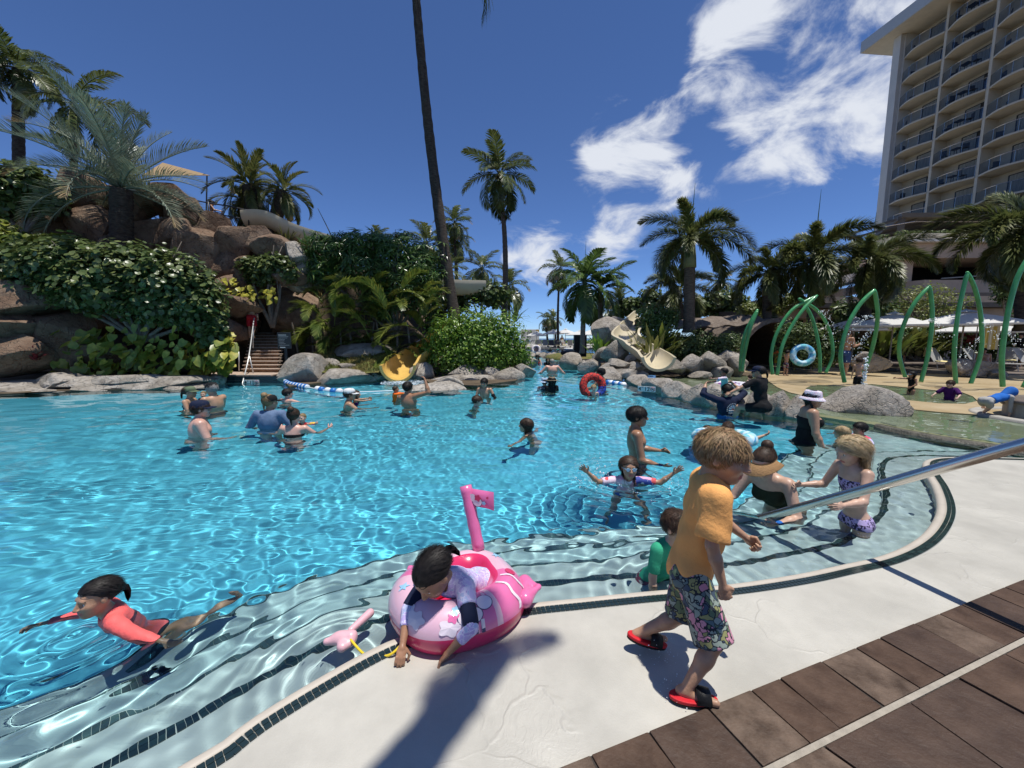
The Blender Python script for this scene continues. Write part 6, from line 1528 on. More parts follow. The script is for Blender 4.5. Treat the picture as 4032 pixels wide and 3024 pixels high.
def pattern(n, base, cols, scale=12, edge=None):
    """printed cloth: irregular patches of several colours"""
    if 'print_' + n in MATS: return MATS['print_' + n]
    m = bpy.data.materials.new('print_' + n); m.use_nodes = True; N_, L_ = m.node_tree.nodes, m.node_tree.links; b = N_['Principled BSDF']; b.inputs['Roughness'].default_value = .8
    t = N_.new('ShaderNodeTexCoord'); w = N_.new('ShaderNodeTexNoise'); w.inputs['Scale'].default_value = scale * .7; w.inputs['Detail'].default_value = 2; L_.new(t.outputs['Object'], w.inputs[0])
    mx = N_.new('ShaderNodeVectorMath'); mx.operation = 'MULTIPLY_ADD'; L_.new(w.outputs['Color'], mx.inputs[0]); mx.inputs[1].default_value = (.12, .12, .12); L_.new(t.outputs['Object'], mx.inputs[2])
    v = N_.new('ShaderNodeTexVoronoi'); v.inputs['Scale'].default_value = scale; L_.new(mx.outputs[0], v.inputs['Vector'])
    s_ = N_.new('ShaderNodeSeparateColor'); L_.new(v.outputs['Color'], s_.inputs[0]); r = N_.new('ShaderNodeValToRGB'); r.color_ramp.interpolation = 'CONSTANT'
    al = [base] + list(cols); el = r.color_ramp.elements
    while len(el) < len(al): el.new(0.5)
    for i, c in enumerate(al): el[i].position = i / len(al); el[i].color = (*c, 1)
    L_.new(s_.outputs[0], r.inputs[0]); out_ = r.outputs[0]
    if edge:
        v2 = N_.new('ShaderNodeTexVoronoi'); v2.feature = 'DISTANCE_TO_EDGE'; v2.inputs['Scale'].default_value = scale; L_.new(mx.outputs[0], v2.inputs['Vector'])
        g_ = N_.new('ShaderNodeMath'); g_.operation = 'LESS_THAN'; L_.new(v2.outputs['Distance'], g_.inputs[0]); g_.inputs[1].default_value = .06
        x_ = N_.new('ShaderNodeMix'); x_.data_type = 'RGBA'; L_.new(g_.outputs[0], x_.inputs[0]); L_.new(out_, x_.inputs[6]); x_.inputs[7].default_value = (*edge, 1); out_ = x_.outputs[2]
    L_.new(out_, b.inputs['Base Color']); MATS['print_' + n] = m; return m

def ik(a, t, l1, l2, pole):
    d = t - a; L_ = d.length; mx = (l1 + l2) * .999
    if L_ > mx: t = a + d * (mx / L_); d = t - a; L_ = mx
    x = (l1 * l1 - l2 * l2 + L_ * L_) / (2 * L_); hgt = math.sqrt(max(0, l1 * l1 - x * x)); u = d / L_; p = pole - u * pole.dot(u)
    p = p.normalized() if p.length > 1e-6 else Vector((0, 0, 1)); return a + u * x + p * hgt, t

def person(label, head_at=None, yaw=0, H=1.7, kid=0.0, fat=0.0, fem=0.0, skin_='light', hair='short', hcol='brown', lean=4, side=0, hy=0, hp=0, arms=None, legs=None, wear=(), hat=None, hand='relax',
           hs=1.07, handsW=None, feetW=None, ground=None, stance=.09, res=None, water=True, group='swimmers in the pool', elbow=None, shades=None, palm=None):
    """head_at: world point of the top of the head. wear: list of (kind, material, options). handsW / feetW: world targets (left, right)"""
    hh = H * (.132 + .036 * kid) * hs; leg = H * (.485 - .055 * kid); nk = H * .030; tor = H - hh - nk - leg - H * .005
    S_ = H / 1.75; w = S_ * (1.04 + fat) * (1 - .08 * fem * (1 - kid)); wk = w * (1 - .10 * kid) if kid else w
    sw = H * (.108 - .006 * kid) * (1 - .10 * fem) * (1 + .4 * fat); hw = H * (.052 + .008 * fem)
    l1, l2 = H * (.245 - .028 * kid), H * (.215 - .024 * kid); a1, a2 = H * (.172 - .012 * kid), H * (.145 - .010 * kid)
    tz = Vector((math.sin(R(side)), math.sin(R(lean)) * math.cos(R(side)), math.cos(R(lean)) * math.cos(R(side)))).normalized(); tx = Vector((1, 0, 0)) - tz * tz.x; tx.normalize(); ty = tz.cross(tx)
    Mt = np.array([tx, ty, tz]).T
    pel = Vector((0, 0, 0)); hipc = pel; chest = pel + tz * tor; neck = chest + tz * nk * 1.2
    hm = (Matrix.Rotation(R(hy), 3, 'Z') @ Matrix.Rotation(R(-hp), 3, 'X')); hc = neck + (tz * .5 + Vector((0, 0, .5))).normalized() * hh * .42 + hm @ Vector((0, .10 * hh, .0))
    top = hc + hm @ Vector((0, -.05 * hh, .52 * hh))
    yw = Matrix.Rotation(R(yaw), 3, 'Z'); loc = Vector(head_at) - yw @ top; inv = yw.transposed()
    sh = {}; el_ = {}; wr = {}; pr = []
    arms = arms or {}
    for s, nm in ((-1, 'L'), (1, 'R')):
        sh[nm] = chest + tx * s * sw - tz * H * .018
        if handsW and handsW.get(nm) is not None:
            pole = Vector(elbow or (s * .4, -.6, -.3)); e, h_ = ik(sh[nm], inv @ (Vector(handsW[nm]) - loc), a1, a2, Vector((pole.x * (s if elbow else 1), pole.y, pole.z)))
        else:
            ua, fa = arms.get(nm, arms.get('B', ((.14, -.02, -1), (.08, .18, -1)))); u = Vector((ua[0] * s, ua[1], ua[2])).normalized(); f_ = Vector((fa[0] * s, fa[1], fa[2])).normalized(); e = sh[nm] + u * a1; h_ = e + f_ * a2
        el_[nm], wr[nm] = e, h_
    hip = {}; kn = {}; an = {}; legs = legs or {}
    for s, nm in ((-1, 'L'), (1, 'R')):
        hip[nm] = pel + tx * s * hw - Vector((0, 0, H * .012))
        if feetW and feetW.get(nm) is not None: k_, a_ = ik(hip[nm], inv @ (Vector(feetW[nm]) - loc), l1, l2, Vector((0, 1, 0)))
        elif ground is not None: k_, a_ = ik(hip[nm], Vector((s * stance * S_ * 1.1, .12 * s * S_ * legs.get('stride', 0), ground - loc.z + .045 * S_)), l1, l2, Vector((0, 1, 0)))
        else:
            th, sn = legs.get(nm, legs.get('B', ((.06, .05, -1), (.02, -.06, -1)))); k_ = hip[nm] + Vector((th[0] * s, th[1], th[2])).normalized() * l1; a_ = k_ + Vector((sn[0] * s, sn[1], sn[2])).normalized() * l2
        kn[nm], an[nm] = k_, a_
    K = .035 * S_
    def C(a, b, ra, rb, k=K, **q): return cap(tuple(a), tuple(b), ra, rb, k, **q)
    at = lambda x, y, z: tuple(pel + tx * x + ty * y + tz * z)
    TOR = [ell(at(0, 0, tor * .74), (.155 * wk * (1 + .10 * (sw / (H * .1) - 1)), .105 * wk, tor * .34), Mt, K), ell(at(0, .012 * S_ * (1 + 4 * fat), tor * .36), (.128 * wk * (1 - .06 * fem), .098 * wk * (1 + fat * .6 + .10 * kid), tor * .30), Mt, K),
           ell(at(0, -.01 * S_, .01 * S_), (.150 * wk * (1 + .10 * fem), .112 * wk, tor * .24), Mt, K), C(Vector(at(-sw * .8, -.01, tor * .93)), Vector(at(sw * .8, -.01, tor * .93)), .052 * wk, .052 * wk, K * 1.3)]
    if fem and not kid: TOR += [ell(at(x * .07 * w, .085 * w, tor * .70), (.062 * w, .055 * w, .058 * w), Mt, K) for x in (-1, 1)]
    elif not kid: TOR += [ell(at(x * .065 * w, .07 * w, tor * .76), (.07 * w, .04 * w, .055 * w), Mt, K) for x in (-1, 1)]
    BUM = [ell(at(x * .06 * w, -.070 * wk, -.03 * S_), (.072 * wk, (.066 - .02 * kid) * wk, .082 * wk), Mt, K) for x in (-1, 1)]
    ARM = {}; LEG = {}
    for nm in 'LR':
        ARM[nm] = [C(sh[nm], el_[nm], .054 * wk, .038 * wk), C(el_[nm], el_[nm].lerp(wr[nm], .35), .039 * wk, .040 * wk, K * .5), C(el_[nm].lerp(wr[nm], .35), wr[nm], .040 * wk, .025 * wk, K * .5)]
        LEG[nm] = [C(hip[nm], kn[nm], .086 * wk, .052 * wk), C(kn[nm], kn[nm].lerp(an[nm], .35), .052 * wk, .056 * wk, K * .6), C(kn[nm].lerp(an[nm], .3), an[nm], .055 * wk, .034 * wk, K * .6)]
    body = TOR + BUM + [C(chest - tz * .02, hc + hm @ Vector((0, -.10 * hh, -.28 * hh)), .058 * wk, .20 * hh, K)]
    for nm in 'LR': body += ARM[nm] + LEG[nm]
    for nm, s in (('L', -1), ('R', 1)):
        sk_dir = (an[nm] - kn[nm]).normalized(); fd = Vector((.12 * s, 1, 0)); fd = (fd - sk_dir * fd.dot(sk_dir) * (1 if ground is None and not feetW else 0)).normalized()
        dn = Vector((0, 0, -1)) if (ground is not None or feetW) else sk_dir
        heel = an[nm] - fd * .03 * S_ + dn * .018 * S_; ball = an[nm] + fd * .125 * S_ + dn * .028 * S_; body += [C(heel, ball, .033 * wk, .030 * wk, K * .6), C(ball, ball + fd * .05 * S_, .030 * wk, .022 * wk, K * .4)]
    h = res or max(.011, .0115 * S_ if kid < .5 else .010)
    V, Q = sdf(body, h)
    mi = np.zeros(len(Q), int)
    VV = [V]; QQ = [Q]; MM = [mi]; off = len(V); T3 = []; TM = []
    hmn = np.array(hm); hv = HEAD[0] * hh * np.array([.97, .97, 1]) @ hmn.T + np.array(hc)
    VV.append(hv); QQ.append(HEAD[1] + off); MM.append(HEAD[2]); T3.append(HEAD[3] + off); TM.append(HEAD[4]); off += len(hv)
    hl = H * .100 * (1 + .05 * kid)
    for nm, s in (('L', -1), ('R', 1)):
        hk = hand if isinstance(hand, str) else hand[nm]; v, q = HAND[hk]; y_ = (wr[nm] - el_[nm]).normalized(); pz_ = Vector((palm or {}).get(nm, (s * 1.0, .15, .25))); z_ = (pz_ - y_ * pz_.dot(y_)).normalized(); x_ = y_.cross(z_)
        # thumb side towards the front
        if palm is None and x_.dot(Vector((0, 1, .3))) < 0: x_ = -x_; flip = True
        elif palm is not None and x_.x * s > 0: x_ = -x_; flip = True
        else: flip = False
        M_ = np.array([x_, y_, z_]).T; VV.append(v * hl @ M_.T + np.array(wr[nm] - y_ * .0)); q2 = q + off
        QQ.append(q2[:, ::-1] if flip else q2); MM.append(np.zeros(len(q), int)); off += len(v)
    sm = SK[skin_]; hmat = HC[hcol]
    me = mesh_np('person', np.concatenate(VV), [np.concatenate(QQ), np.concatenate(T3)], [sm, M_lip, M_eye, M_iris, hmat], np.concatenate(MM + TM))
    o = link('person', me); o.location = loc; o.rotation_euler = (0, 0, R(yaw)); tag(o, label, 'person', group)
    if water: recv(o)
    Hm = Matrix.Translation(hc) @ hm.to_4x4() @ Matrix.Scale(hh, 4)
    if hair:
        if hair not in HAIR: HAIR[hair] = build_hair(hair)
        key = ('hair', hair, hcol)
        if key not in HAIR: HAIR[key] = mesh_np('hair', HAIR[hair][0], HAIR[hair][1], hmat)
        link('hair', HAIR[key], o, Hm)
    def cl(name, prims, m, noise=None, rs=None):
        v, q = sdf(prims, rs or h * 1.05, noise)
        if len(v) == 0: return None
        c_ = link(name, mesh_np(name, v, q, m), o)
        if water: recv(c_)
        return c_
    def infl(L_, e):
        out_ = []
        for q in L_:
            q = dict(q)
            if q['t'] == 'c': q['ra'] += e; q['rb'] += e
            else: q['r'] = q['r'] + e
            out_.append(q)
        return out_
    for it in wear:
        kd, m = it[0], it[1]; op = it[2] if len(it) > 2 else {}; e = op.get('e', .010) * S_ * 1.2
        if kd == 'shirt':
            P = infl(TOR, e) + ([ell(at(0, -.012 * S_, tor * .30), (.150 * wk, .120 * wk, tor * .62), Mt, K)] if op.get('loose') else []) + [cut(at(0, 0, tor * op.get('hem', -.05)), tuple(-tz))]
            sl = op.get('sleeve', .6)
            for nm in 'LR':
                if sl <= 0: continue
                if sl <= 1: P.append(C(sh[nm], sh[nm].lerp(el_[nm], sl), .054 * wk + e, .047 * wk + e + op.get('loose', .0) * S_, K * .8, flat=True))
                else:
                    P += [C(sh[nm], el_[nm], .054 * wk + e, .040 * wk + e, K * .8), C(el_[nm], el_[nm].lerp(wr[nm], sl - 1), .041 * wk + e, .034 * wk + e, K * .5, flat=True)]
            P += [C(chest + tz * .0 + ty * .015 * S_, neck + tz * .12 * S_ + ty * .04 * S_, .060 * wk, .085 * wk, .01, op='-')]
            if sl <= 0: P += [ell(tuple(sh[nm] + tx * (.035 * S_) * (1 if nm == 'R' else -1)), (.055 * wk, .10 * wk, .09 * wk), Mt, .01, '-') for nm in 'LR']
            fo = op.get('folds', .004) * S_
            ns_ = (lambda Pp: fo * np.sin(Pp[..., 0] * 38 / S_ + 2.5 * np.sin(Pp[..., 2] * 9 / S_)) * np.sin(Pp[..., 1] * 25 / S_ + Pp[..., 2] * 14 / S_)) if fo else None
            cl(op.get('name', 'shirt'), P, m, ns_)
        elif kd == 'trunks':
            P = infl(TOR + BUM, e) + [cut(at(0, 0, tor * op.get('waist', .13)), tuple(tz))]
            for nm in 'LR': P.append(C(hip[nm], hip[nm].lerp(kn[nm], op.get('len', .75)), .088 * wk + e, .070 * wk + e + op.get('loose', .012) * S_, K * .5, flat=True))
            cl('swim_trunks', P, m, (lambda Pp: .003 * S_ * np.sin(Pp[..., 0] * 40 / S_) * np.sin(Pp[..., 1] * 30 / S_ + Pp[..., 2] * 8)))
        elif kd == 'suit':
            P = infl(TOR + BUM, e * .6) + [cut(at(0, 0, tor * op.get('top', .80)), tuple(tz))]
            for nm in 'LR': P.append(cap(tuple(hip[nm] + Vector((0, 0, -.10 * S_)) + tx * .06 * S_ * (1 if nm == 'R' else -1)), tuple(hip[nm] + Vector((0, 0, -.25 * S_)) + tx * .09 * S_ * (1 if nm == 'R' else -1)), .075 * wk, .12 * wk, .01, '-'))
            for nm, s in (('L', -1), ('R', 1)): P.append(cap(at(s * sw * .5, .10 * wk, tor * .76), at(s * sw * .42, .02, tor * 1.0), .014 * S_, .014 * S_, .006)); P.append(cap(at(s * sw * .42, .02, tor * 1.0), at(s * sw * .5, -.10 * wk, tor * .74), .014 * S_, .014 * S_, .006))
            cl('swimsuit', P, m)
        elif kd == 'bikini':
            cl('bikini_top', infl(TOR, e * .6) + [cut(at(0, 0, tor * .80), tuple(tz)), cut(at(0, 0, tor * .58), tuple(-tz))], m)
            P = infl(TOR + BUM, e * .6) + [cut(at(0, 0, tor * .12), tuple(tz))]
            for nm in 'LR': P.append(C(hip[nm], hip[nm].lerp(kn[nm], .12), .088 * wk + e * .5, .086 * wk + e * .5, K * .5, flat=True))
            cl('bikini_bottom', P, m)
        elif kd == 'vest':
            cl('swim_vest', infl(TOR, .028 * S_) + [cut(at(0, 0, tor * .90), tuple(tz)), cut(at(0, 0, tor * .25), tuple(-tz))] + [ell(tuple(sh[nm] + tx * (.05 * S_) * (1 if nm == 'R' else -1)), (.06 * wk, .12 * wk, .10 * wk), Mt, .01, '-') for nm in 'LR'], m)
        elif kd == 'floaties':
            for nm in 'LR': a_ = sh[nm].lerp(el_[nm], .35); b_ = sh[nm].lerp(el_[nm], .85); cl('arm_float', [cap(tuple(a_), tuple(b_), .075 * wk, .072 * wk, .01)], m)
        elif kd == 'wristband':
            nm = op.get('arm', 'R'); a_ = el_[nm].lerp(wr[nm], .86); b_ = el_[nm].lerp(wr[nm], .94); cl('wristband', [cap(tuple(a_), tuple(b_), .031 * wk, .030 * wk, .002)], m, rs=.006)
        elif kd == 'sleeve':
            nm = op.get('arm', 'R'); cl('arm_sleeve', [cap(tuple(sh[nm].lerp(el_[nm], .6)), tuple(el_[nm]), .058 * wk, .052 * wk, .01), C(el_[nm], el_[nm].lerp(wr[nm], op.get('end', .95)), .053 * wk, .046 * wk, .01, flat=True)], m)
    if shades:
        mb = MB()
        for s in (-1, 1): mb.tube([(s * .145, .44, .01), (s * .145, .415, .01)], [.085, .09], 12)
        mb.tube([(-.36, .05, .03), (-.27, .36, .03), (0, .435, .035), (.27, .36, .03), (.36, .05, .03)], .016, 5); link('goggles' if shades == 'goggles' else 'sunglasses', mb.mesh('sunglasses', M_black if shades != 'goggles' else fab('goggle_blue', (.35, .55, .70), rough=.3)), o, Hm)
    if hat: make_hat(hat[0], hat[1], o, Hm, hat[2] if len(hat) > 2 else None)
    o['_hc'] = list(loc + yw @ hc); return o
def make_hat(kind, m, o, Hm, m2=None):
    mb = MB(); n = 20
    if kind == 'cap':
        mb.lathe([(.425, 0), (.43, .12), (.40, .26), (.30, .37), (.14, .42), (.0, .43)], n, (0, -.06, .14), sy=1.18, cap=False); c_ = link('cap', mb.mesh('cap', m, True), o, Hm)
        b = MB(); V = []
        for i in range(13):
            q = R(20 + 140 * i / 12); V += [(.42 * math.cos(q), -.02 + .46 * math.sin(q), .15), (.40 * math.cos(q) * 1.02, -.02 + .46 * math.sin(q) + .36 * math.sin(q) ** .7, .11 - .05 * abs(math.cos(q)))]
        V += [(x, y, z - .025) for x, y, z in V]; F = []
        for i in range(12): a = 2 * i; F += [[a, a + 1, a + 3, a + 2], [a + 26, a + 28, a + 29, a + 27], [a + 1, a + 27, a + 29, a + 3]]
        b.add(V, F); link('brim', b.mesh('brim', m2 or m, True), c_)
    elif kind in ('bucket', 'straw', 'fedora'):
        br = {'bucket': (.62, -.14), 'straw': (.78, .0), 'fedora': (.74, .02)}[kind]
        mb.lathe([(.44, .02), (.425, .14), (.385, .34), (.34, .40), (.0, .42)], n, (0, -.06, .10), sy=1.15, cap=False); c_ = link('hat', mb.mesh('hat', m, True), o, Hm)
        b = MB(); b.lathe([(.43, .03), (.53, .02 + br[1] * .4), (br[0], br[1]), (br[0], br[1] - .015), (.53, br[1] * .4), (.43, .0)], n, (0, -.06, .10), sy=1.12, cap=False); link('brim', b.mesh('brim', m2 or m, True), c_)
        if kind != 'bucket': b = MB(); b.lathe([(.447, .03), (.437, .11)], n, (0, -.06, .10), sy=1.15, cap=False); link('band', b.mesh('band', M_black), c_)
    elif kind == 'visor':
        b = MB(); V = []; F = []
        for i in range(25):
            q = R(-10 + 200 * i / 24); V += [(.44 * math.cos(q), -.04 + .50 * math.sin(q), .20), (.66 * math.cos(q), -.02 + .95 * math.sin(q), .02)]
        V += [(x, y, z - .02) for x, y, z in V]
        for i in range(24): a = 2 * i; F += [[a, a + 1, a + 3, a + 2], [a + 50, a + 52, a + 53, a + 51], [a + 1, a + 51, a + 53, a + 3]]
        b.add(V, F); c_ = link('visor', b.mesh('visor', m, True), o, Hm); mb.lathe([(.435, .17), (.44, .24)], n, (0, -.06, .0), sy=1.15, cap=False); link('band', mb.mesh('band', m2 or m, True), c_)
    elif kind == 'hood':
        v, q = sdf([ell((0, -.08, .10), (.45, .54, .50), k=.03), cap((0, -.2, -.2), (0, -.28, -.6), .40, .34, .1), ell((0, .50, -.12), (.36, .42, .46), k=.05, op='-')], .04); link('hood', mesh_np('hood', v, q, m), o, Hm)
    elif kind == 'strap':
        mb.lathe([(.425, -.02), (.425, .05)], n, (0, -.06, .03), sy=1.16, cap=False); link('goggle_strap', mb.mesh('goggle_strap', m, True), o, Hm)
def swim(label, x, ytop, ywater, **k):
    """somebody in the pool: waterline pixel gives the distance, head-top pixel the height above water"""
    D = gp(x, ywater, WZ).y; k['H'] = k.get('H', 1.7) * 1.09; return person(label, dp(x, ytop, D), **k)
def stand(label, x, ytop, fx, fy, z=0.03, D=None, **k):
    D = D or gp(fx, fy, z).y; t = dp(x, ytop, D); k.setdefault('H', (t.z - z) / (1 - k.pop('squat', 0.0))); k.setdefault('water', False); k.setdefault('group', 'people on land')
    return person(label, t, ground=z, **k)

# ================================================================ the people
BK = fab('black', (.012, .012, .013)); NAVY = fab('navy', (.012, .018, .045)); WH = fab('white', (.70, .70, .68)); YEL = fab('mango_yellow', (.86, .41, .13), vs=3); CORAL = fab('coral', (.85, .14, .13), rough=.5); TEAL = fab('teal', (.05, .32, .26)); BLUE = fab('blue', (.02, .13, .45)); SLATE = fab('slate_blue', (.13, .19, .30)); ORG = fab('orange', (.85, .16, .02)); REDF = fab('red', (.40, .02, .03)); OLIVE = fab('olive', (.028, .035, .018)); TAN_ = fab('tan', (.38, .22, .10)); STRAW = fab('straw', (.30, .24, .16)); GREEN = fab('green_cap', (.13, .17, .10)); GREY = fab('grey', (.36, .35, .33)); PURP = fab('purple', (.06, .01, .10)); DENIM = fab('blue_trunks', (.04, .08, .20))
FLORAL = pattern('tropical', (.10, .16, .17), [(.30, .30, .12), (.62, .28, .36), (.05, .08, .12), (.30, .36, .30), (.12, .18, .10)], 26, (.015, .02, .03))
LEOP = pattern('leopard', (.42, .33, .62), [(.02, .015, .05), (.46, .37, .64), (.03, .02, .07), (.50, .42, .68)], 42); TIED = pattern('tie_dye', (.72, .72, .74), [(.75, .40, .55), (.70, .10, .10), (.05, .08, .35), (.75, .60, .70), (.45, .75, .72)], 11); PASTEL = pattern('pastel', (.72, .62, .68), [(.70, .68, .74), (.62, .40, .55), (.75, .70, .72), (.40, .52, .66)], 22); MERM = pattern('lilac', (.45, .36, .66), [(.58, .50, .76), (.42, .48, .72), (.50, .40, .70)], 30, (.66, .62, .80)); DKP = pattern('dark_print', (.015, .02, .03), [(.02, .03, .05), (.40, .38, .38), (.03, .03, .04), (.2, .03, .05)], 18); BF = pattern('blue_floral', (.70, .72, .74), [(.12, .25, .50), (.70, .72, .74), (.3, .45, .65)], 26)

# ---- foreground: the boy in the yellow shirt walking along the rim
bh = dp(2868, 1697, 1.66)
fR, fL = gp(2700, 2715, .05), gp(2520, 2490, .09)
boy = person('boy in mango yellow shirt and tropical print trunks walking on the deck', bh, yaw=-106, H=1.20, kid=.95, hs=1.10, skin_='tan', hair='messy', hcol='dblond', lean=9, hy=-22, hp=13, res=.0068, stance=.1, water=False, group='children by the rim',
             arms={'R': ((.22, -.10, -1), (.10, .30, -1)), 'L': ((.14, .30, -1), (-.05, .8, -.55))}, hand='fist', feetW={'R': fR, 'L': fL},
             wear=[('shirt', YEL, dict(e=.030, sleeve=.86, hem=-.12, loose=.016, folds=.007)), ('trunks', FLORAL, dict(e=.020, len=.98, loose=.03, waist=.2))])
M_sole = fab('red_sole', (.55, .02, .03), rough=.5); M_strap = fab('black_strap', (.012, .012, .012), rough=.5)
def sandal(p, yaw, pitch, label):
    o = empty('sandal', p); o.rotation_euler = Euler((R(pitch), 0, R(yaw))); tag(o, label, 'sandal', 'red sandals of the boy')
    def outl(s, z): return [(s * .037 * math.sin(q) * (1.0 + .12 * math.cos(q)), s * .098 * -math.cos(q), z) for q in [2 * PI * i / 24 for i in range(24)]]
    for k, (z0, z1, m, s) in enumerate(((0, .012, M_strap, 1.0), (.012, .027, M_sole, 1.02))):
        mb = MB(); mb.prism([(x, y) for x, y, _ in outl(s, 0)], z0, z1); mb.build('sole' if k else 'outsole', m, o, bevel=.004)
    mb = MB(); V = []; F = []
    for i in range(11):
        q = PI * i / 10; V += [(.042 * math.cos(q), .005 + .0 * i, .022 + .052 * math.sin(q)), (.040 * math.cos(q), .065, .022 + .040 * math.sin(q))]
    V += [(x * .9, y, z * .92) for x, y, z in V]
    for i in range(10): a = 2 * i; F += [[a, a + 2, a + 3, a + 1], [a + 22, a + 23, a + 25, a + 24], [a, a + 22, a + 24, a + 2], [a + 1, a + 3, a + 25, a + 23]]
    mb.add(V, F); mb.build('strap', M_strap, o, smooth=True)
    return o
sandal((fR.x + .028, fR.y - .012, .004), -97, 0, 'red and black slide sandal under the boy\'s front foot'); sandal((fL.x + .028, fL.y - .012, .042), -97, -14, 'red and black slide sandal lifting under the boy\'s rear foot')

# ---- the pink inflatable boat ring
fc = gp(1800, 2420, WZ); fc = Vector((fc.x + .01, 2.16, .05))
pk = [mat('vinyl_blush', (.74, .46, .56), .28, .5, coat=.4), mat('vinyl_pink', (.72, .16, .36), .28, .5, coat=.4), mat('vinyl_red', (.62, .03, .12), .3, .5, coat=.4), mat('vinyl_white', (.80, .70, .76), .28, .5, coat=.4), mat('vinyl_blue', (.30, .55, .75), .3, .5), mat('vinyl_navy', (.03, .03, .12), .3)]
ring = empty('inflatable_boat', fc, R(-14)); ring.rotation_euler = Euler((R(-7), R(-3), R(-14))); tag(ring, 'pink and white inflatable boat ring with a flag beside the rim', 'pool float')
NU, NV = 72, 20; RT = .118
def ringp(u, v, e=0.0):
    q = 2 * PI * u; c, s = math.cos(q), math.sin(q); rr_ = 1 + .05 * math.cos(4 * q) + .04 * math.cos(3 * q + PI / 2)
    ax_, ay = .262 * rr_, .315 * rr_; d = Vector((c, s, 0)); a = 2 * PI * v
    rad = (RT + e) * (1 + .03 * math.cos(2 * q)) * (1 + .012 * math.sin(NU * .5 * q) * (1 if abs(math.sin(a)) < .4 else 0)); return Vector((ax_ * c, ay * s, 0)) + d * rad * math.cos(a) + Vector((0, 0, rad * 1.08 * math.sin(a)))
V = [ringp(i / NU, j / NV) for i in range(NU) for j in range(NV)]; F = []; MI = []
mb = MB()
for i in range(NU):
    for j in range(NV):
        f_ = [i * NV + j, ((i + 1) % NU) * NV + j, ((i + 1) % NU) * NV + (j + 1) % NV, i * NV + (j + 1) % NV]; u = (i + .5) / NU; a = ((j + .5) / NV) % 1
        mi = 0
        if .5 < a < .98: mi = 2                                  # lower half is red
        elif .28 < a < .5: mi = 2                                # inside wall
        elif (.92 < u or u < .06) or (.44 < u < .54): mi = 1
        elif (.86 < u < .90): mi = 1
        mb.add([], []); mb.f.append(f_); mb.m.append(mi)
mb.v = [tuple(p) for p in V]; mb.build('tube', pk, ring, smooth=True)
mb = MB(); mb.lathe([(.0, -.075), (.20, -.075), (.22, -.07)], 28, sx=.95, sy=1.15, cap=False); mb.build('floor', pk[2], ring)
def decal(shape, u, v, su, sv, m, e, name, rot=0):
    P = []; c, s = math.cos(rot), math.sin(rot)
    for (x, y) in shape: P.append(ringp(u + (x * c - y * s) * su, v + (x * s + y * c) * sv, e))
    cen = ringp(u, v, e + .001); b = MB(); b.add([cen] + P, [[0, 1 + i, 1 + (i + 1) % len(P)] for i in range(len(P))]); return b.build(name, m, ring)
star = [((1 if i % 2 == 0 else .45) * math.cos(PI * i / 5), (1 if i % 2 == 0 else .45) * math.sin(PI * i / 5)) for i in range(10)]
blob = [(math.cos(q) * (1 + .18 * math.cos(5 * q)), math.sin(q) * (1 + .18 * math.cos(5 * q))) for q in [i * PI / 15 for i in range(30)]]
disc = [(math.cos(i * PI / 10), math.sin(i * PI / 10)) for i in range(20)]
decal(star, .17, .20, .022, .055, pk[4], .0022, 'star_print'); decal(star, .60, .2, .02, .05, pk[4], .0022, 'star_print'); decal(disc, .04, .20, .016, .04, pk[2], .0026, 'berry_print'); decal(star, .24, .2, .014, .03, pk[1], .0022, 'star_print')
for (u, v) in ((.69, .12), (.72, .10), (.80, .07)): decal(blob, u, v, .022, .05, pk[3], .002, 'cloud_print')
# unicorn print: body, head, legs, horn and mane in flat colours
decal(disc, .845, .11, .030, .055, pk[5], .0020, 'unicorn_outline'); decal(disc, .845, .11, .028, .051, pk[3], .0026, 'unicorn_body'); decal(disc, .885, .17, .021, .052, pk[5], .0021, 'unicorn_outline'); decal(disc, .885, .17, .019, .048, pk[3], .0028, 'unicorn_head')
decal([(0, -1), (1, 0), (0, 1.6), (-1, 0)], .893, .225, .006, .022, pk[0], .0034, 'unicorn_horn'); decal(blob, .807, .13, .012, .04, pk[1], .0034, 'unicorn_tail'); decal(blob, .812, .16, .009, .03, pk[4], .0040, 'unicorn_tail')
for u in (.83, .855, .87): decal([(-.5, -1), (.5, -1), (.5, 1), (-.5, 1)], u, .045, .008, .03, pk[3], .003, 'unicorn_leg'); decal([(-.5, -1), (.5, -1), (.5, 1), (-.5, 1)], u, .012, .008, .012, pk[5], .003, 'unicorn_hoof')
for u in (.965, 1.01): 
    b = MB(); P = [ringp(u + .004 * math.sin(i), .02 + .26 * i / 11, .0024) for i in range(12)] + [ringp(u + .008 + .004 * math.sin(i), .02 + .26 * i / 11, .0024) for i in range(12)]; b.add(P, [[i, i + 1, i + 13, i + 12] for i in range(11)]); b.build('wave_stripe', pk[3], ring)
for (u, s) in ((.035, 1), (.44, -1)):
    c = ringp(u, .02); d = Vector((math.cos(2 * PI * u), math.sin(2 * PI * u), .25)).normalized(); t = Vector((-d.y, d.x, 0)); v, q = sdf([cap(tuple(c - t * .10), tuple(c + d * .085), .035, .012, .02), cap(tuple(c + t * .10), tuple(c + d * .085), .035, .012, .02), cap(tuple(c - t * .1), tuple(c + t * .1), .04, .04, .03)], .008); link('corner_fin', mesh_np('corner_fin', v, q, pk[1]), ring)
